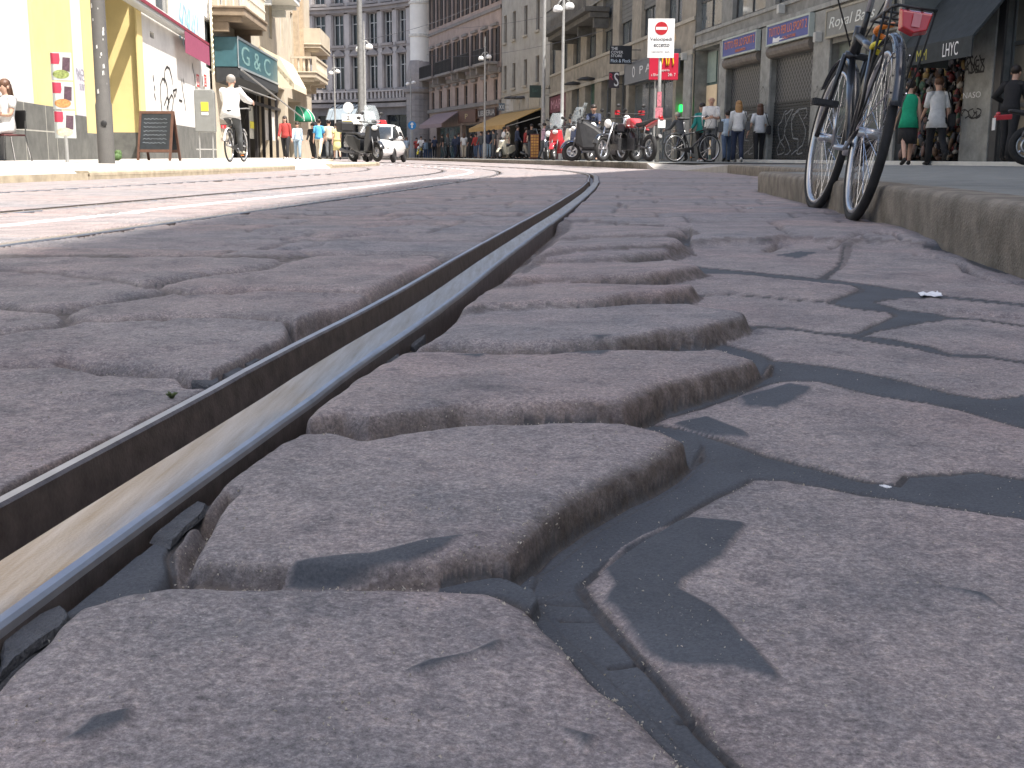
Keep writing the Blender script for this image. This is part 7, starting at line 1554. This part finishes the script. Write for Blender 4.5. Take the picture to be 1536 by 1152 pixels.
def slab(name, pts, zt, th_, label, seed):
    w_ = [P(x,y,zt) for x,y in pts]; c = sum(w_, Vector())/len(w_); mb = MB(); n = len(w_); k3 = 3
    ring = []
    for i in range(n):
        a,b = w_[i], w_[(i+1)%n]
        for k in range(k3):
            q = a.lerp(b,k/k3); q = q+(q-c)*.10*mnoise.noise(q*60+Vector((seed,0,0))); ring.append(q-c)
    vs = [v*1.04+Vector((0,0,-th_)) for v in ring]+[v+Vector((0,0,-.003)) for v in ring]+[v*.9+Vector((0,0,.0015*mnoise.noise(v*80))) for v in ring]; m_ = len(ring)
    mb.add(vs, [(i,(i+1)%m_,(i+1)%m_+m_,i+m_) for i in range(m_)]+[(i+m_,(i+1)%m_+m_,(i+1)%m_+2*m_,i+2*m_) for i in range(m_)]+[tuple(range(2*m_,3*m_))])
    o = mb.build(name, mat('broken_tar', (.085,.09,.10), .75, 0, .25, 60, .5, 300), None); o.location = c; tag(o,label,'tar fragment'); return o
slab('tar_fragment', [(2,962),(45,925),(92,905),(108,920),(90,940),(50,965),(18,990),(0,1008)], -.001, .005, 'flat grey tar fragment beside the rail, lowest left corner', 1)
slab('tar_fragment', [(0,944),(18,925),(40,925),(38,945),(10,962)], -.001, .006, 'dark broken lump wedged under the rail in the lower left corner', 2)
slab('tar_fragment', [(225,805),(262,775),(300,748),(312,752),(306,768),(278,790),(255,815)], -.002, .004, 'long cracked tar flake beside the rail at lower left', 3)
slab('tar_fragment', [(275,562),(325,557),(330,570),(320,578),(290,573)], -.004, .015, 'pale flat tar chip wedged beyond the rail, largest of three', 4)
slab('tar_fragment', [(333,562),(355,550),(368,552),(345,566)], -.004, .015, 'small tar chip beyond the rail next to the largest one', 5)
slab('tar_fragment', [(362,546),(378,538),(392,538),(374,548)], -.004, .015, 'smallest tar chip beyond the rail nearest the reddish stone edge', 6)
slab('tar_fragment', [(573,545),(582,532),(598,530),(602,537),(585,543)], -.012, .015, 'pale chip between rail and stones in the middle of the picture', 7)
slab('tar_fragment', [(616,516),(630,496),(640,495),(636,508),(622,520)], -.012, .015, 'reddish stone splinter beside the rail, farther than the pale chip', 8)
# sand grains caught in the joints and on the near stones
rng = np.random.default_rng(4); mb = MB()
sel = np.where((PYv > 520) & (PYv < 1160) & (PXv > 0) & (PXv < 1536) & (tarm < .5) & (np.abs(lat0) > .09))[0]
wts = .03+1.6*(dirt[sel] > .12)*(dirt[sel] < .95)+.25*(fbm(X[sel]*14,Y[sel]*14,2,77) > .12); wts = wts/(PYv[sel]**2); wts /= wts.sum()
for i in rng.choice(sel, 2300, p=wts):
    r_ = rng.uniform(.0004,.0013); c = np.array([X[i]+rng.normal(0,.002), Y[i]+rng.normal(0,.002), Zr[i]+r_*.6]); v4 = rng.normal(0,1,(4,3)); v4 /= np.linalg.norm(v4,axis=1)[:,None]
    mb.add([tuple(c+r_*q) for q in v4],[(0,1,2),(0,2,3),(0,3,1),(1,3,2)])
sel2 = np.where((PYv > 520) & (PYv < 1160) & (PXv > 600) & (PXv < 1536) & (tarm > .5))[0]
for i in rng.choice(sel2, 260):
    r_ = rng.uniform(.0004,.0011); c = np.array([X[i], Y[i], Zr[i]+r_*.6]); v4 = rng.normal(0,1,(4,3)); v4 /= np.linalg.norm(v4,axis=1)[:,None]
    mb.add([tuple(c+r_*q) for q in v4],[(0,1,2),(0,2,3),(0,3,1),(1,3,2)])
o = mb.build('sand_grains', mat('pale_sand',(.42,.38,.31),.8,0,.3,200), None); o['kind'] = 'stuff'
# a weed in the joint by the rail
p = P(258,606,0); mb = MB(); rnd = random.Random(2)
for k in range(16):
    a = rnd.uniform(0,6.28); l = rnd.uniform(.003,.008); mb.tube([(0,0,0),(l*.5*math.cos(a),l*.5*math.sin(a),l*.7),(l*math.cos(a),l*math.sin(a),l*.8)],[.0012,.0018,.0003],4)
o = mb.build('weed', mat('weed_green',(.10,.13,.05),.7,0,.3,200), None, smooth=True); o.location = (p.x,p.y,gz(p.x,p.y)); tag(o,'tiny green weed growing in the joint beside the rail','weed')
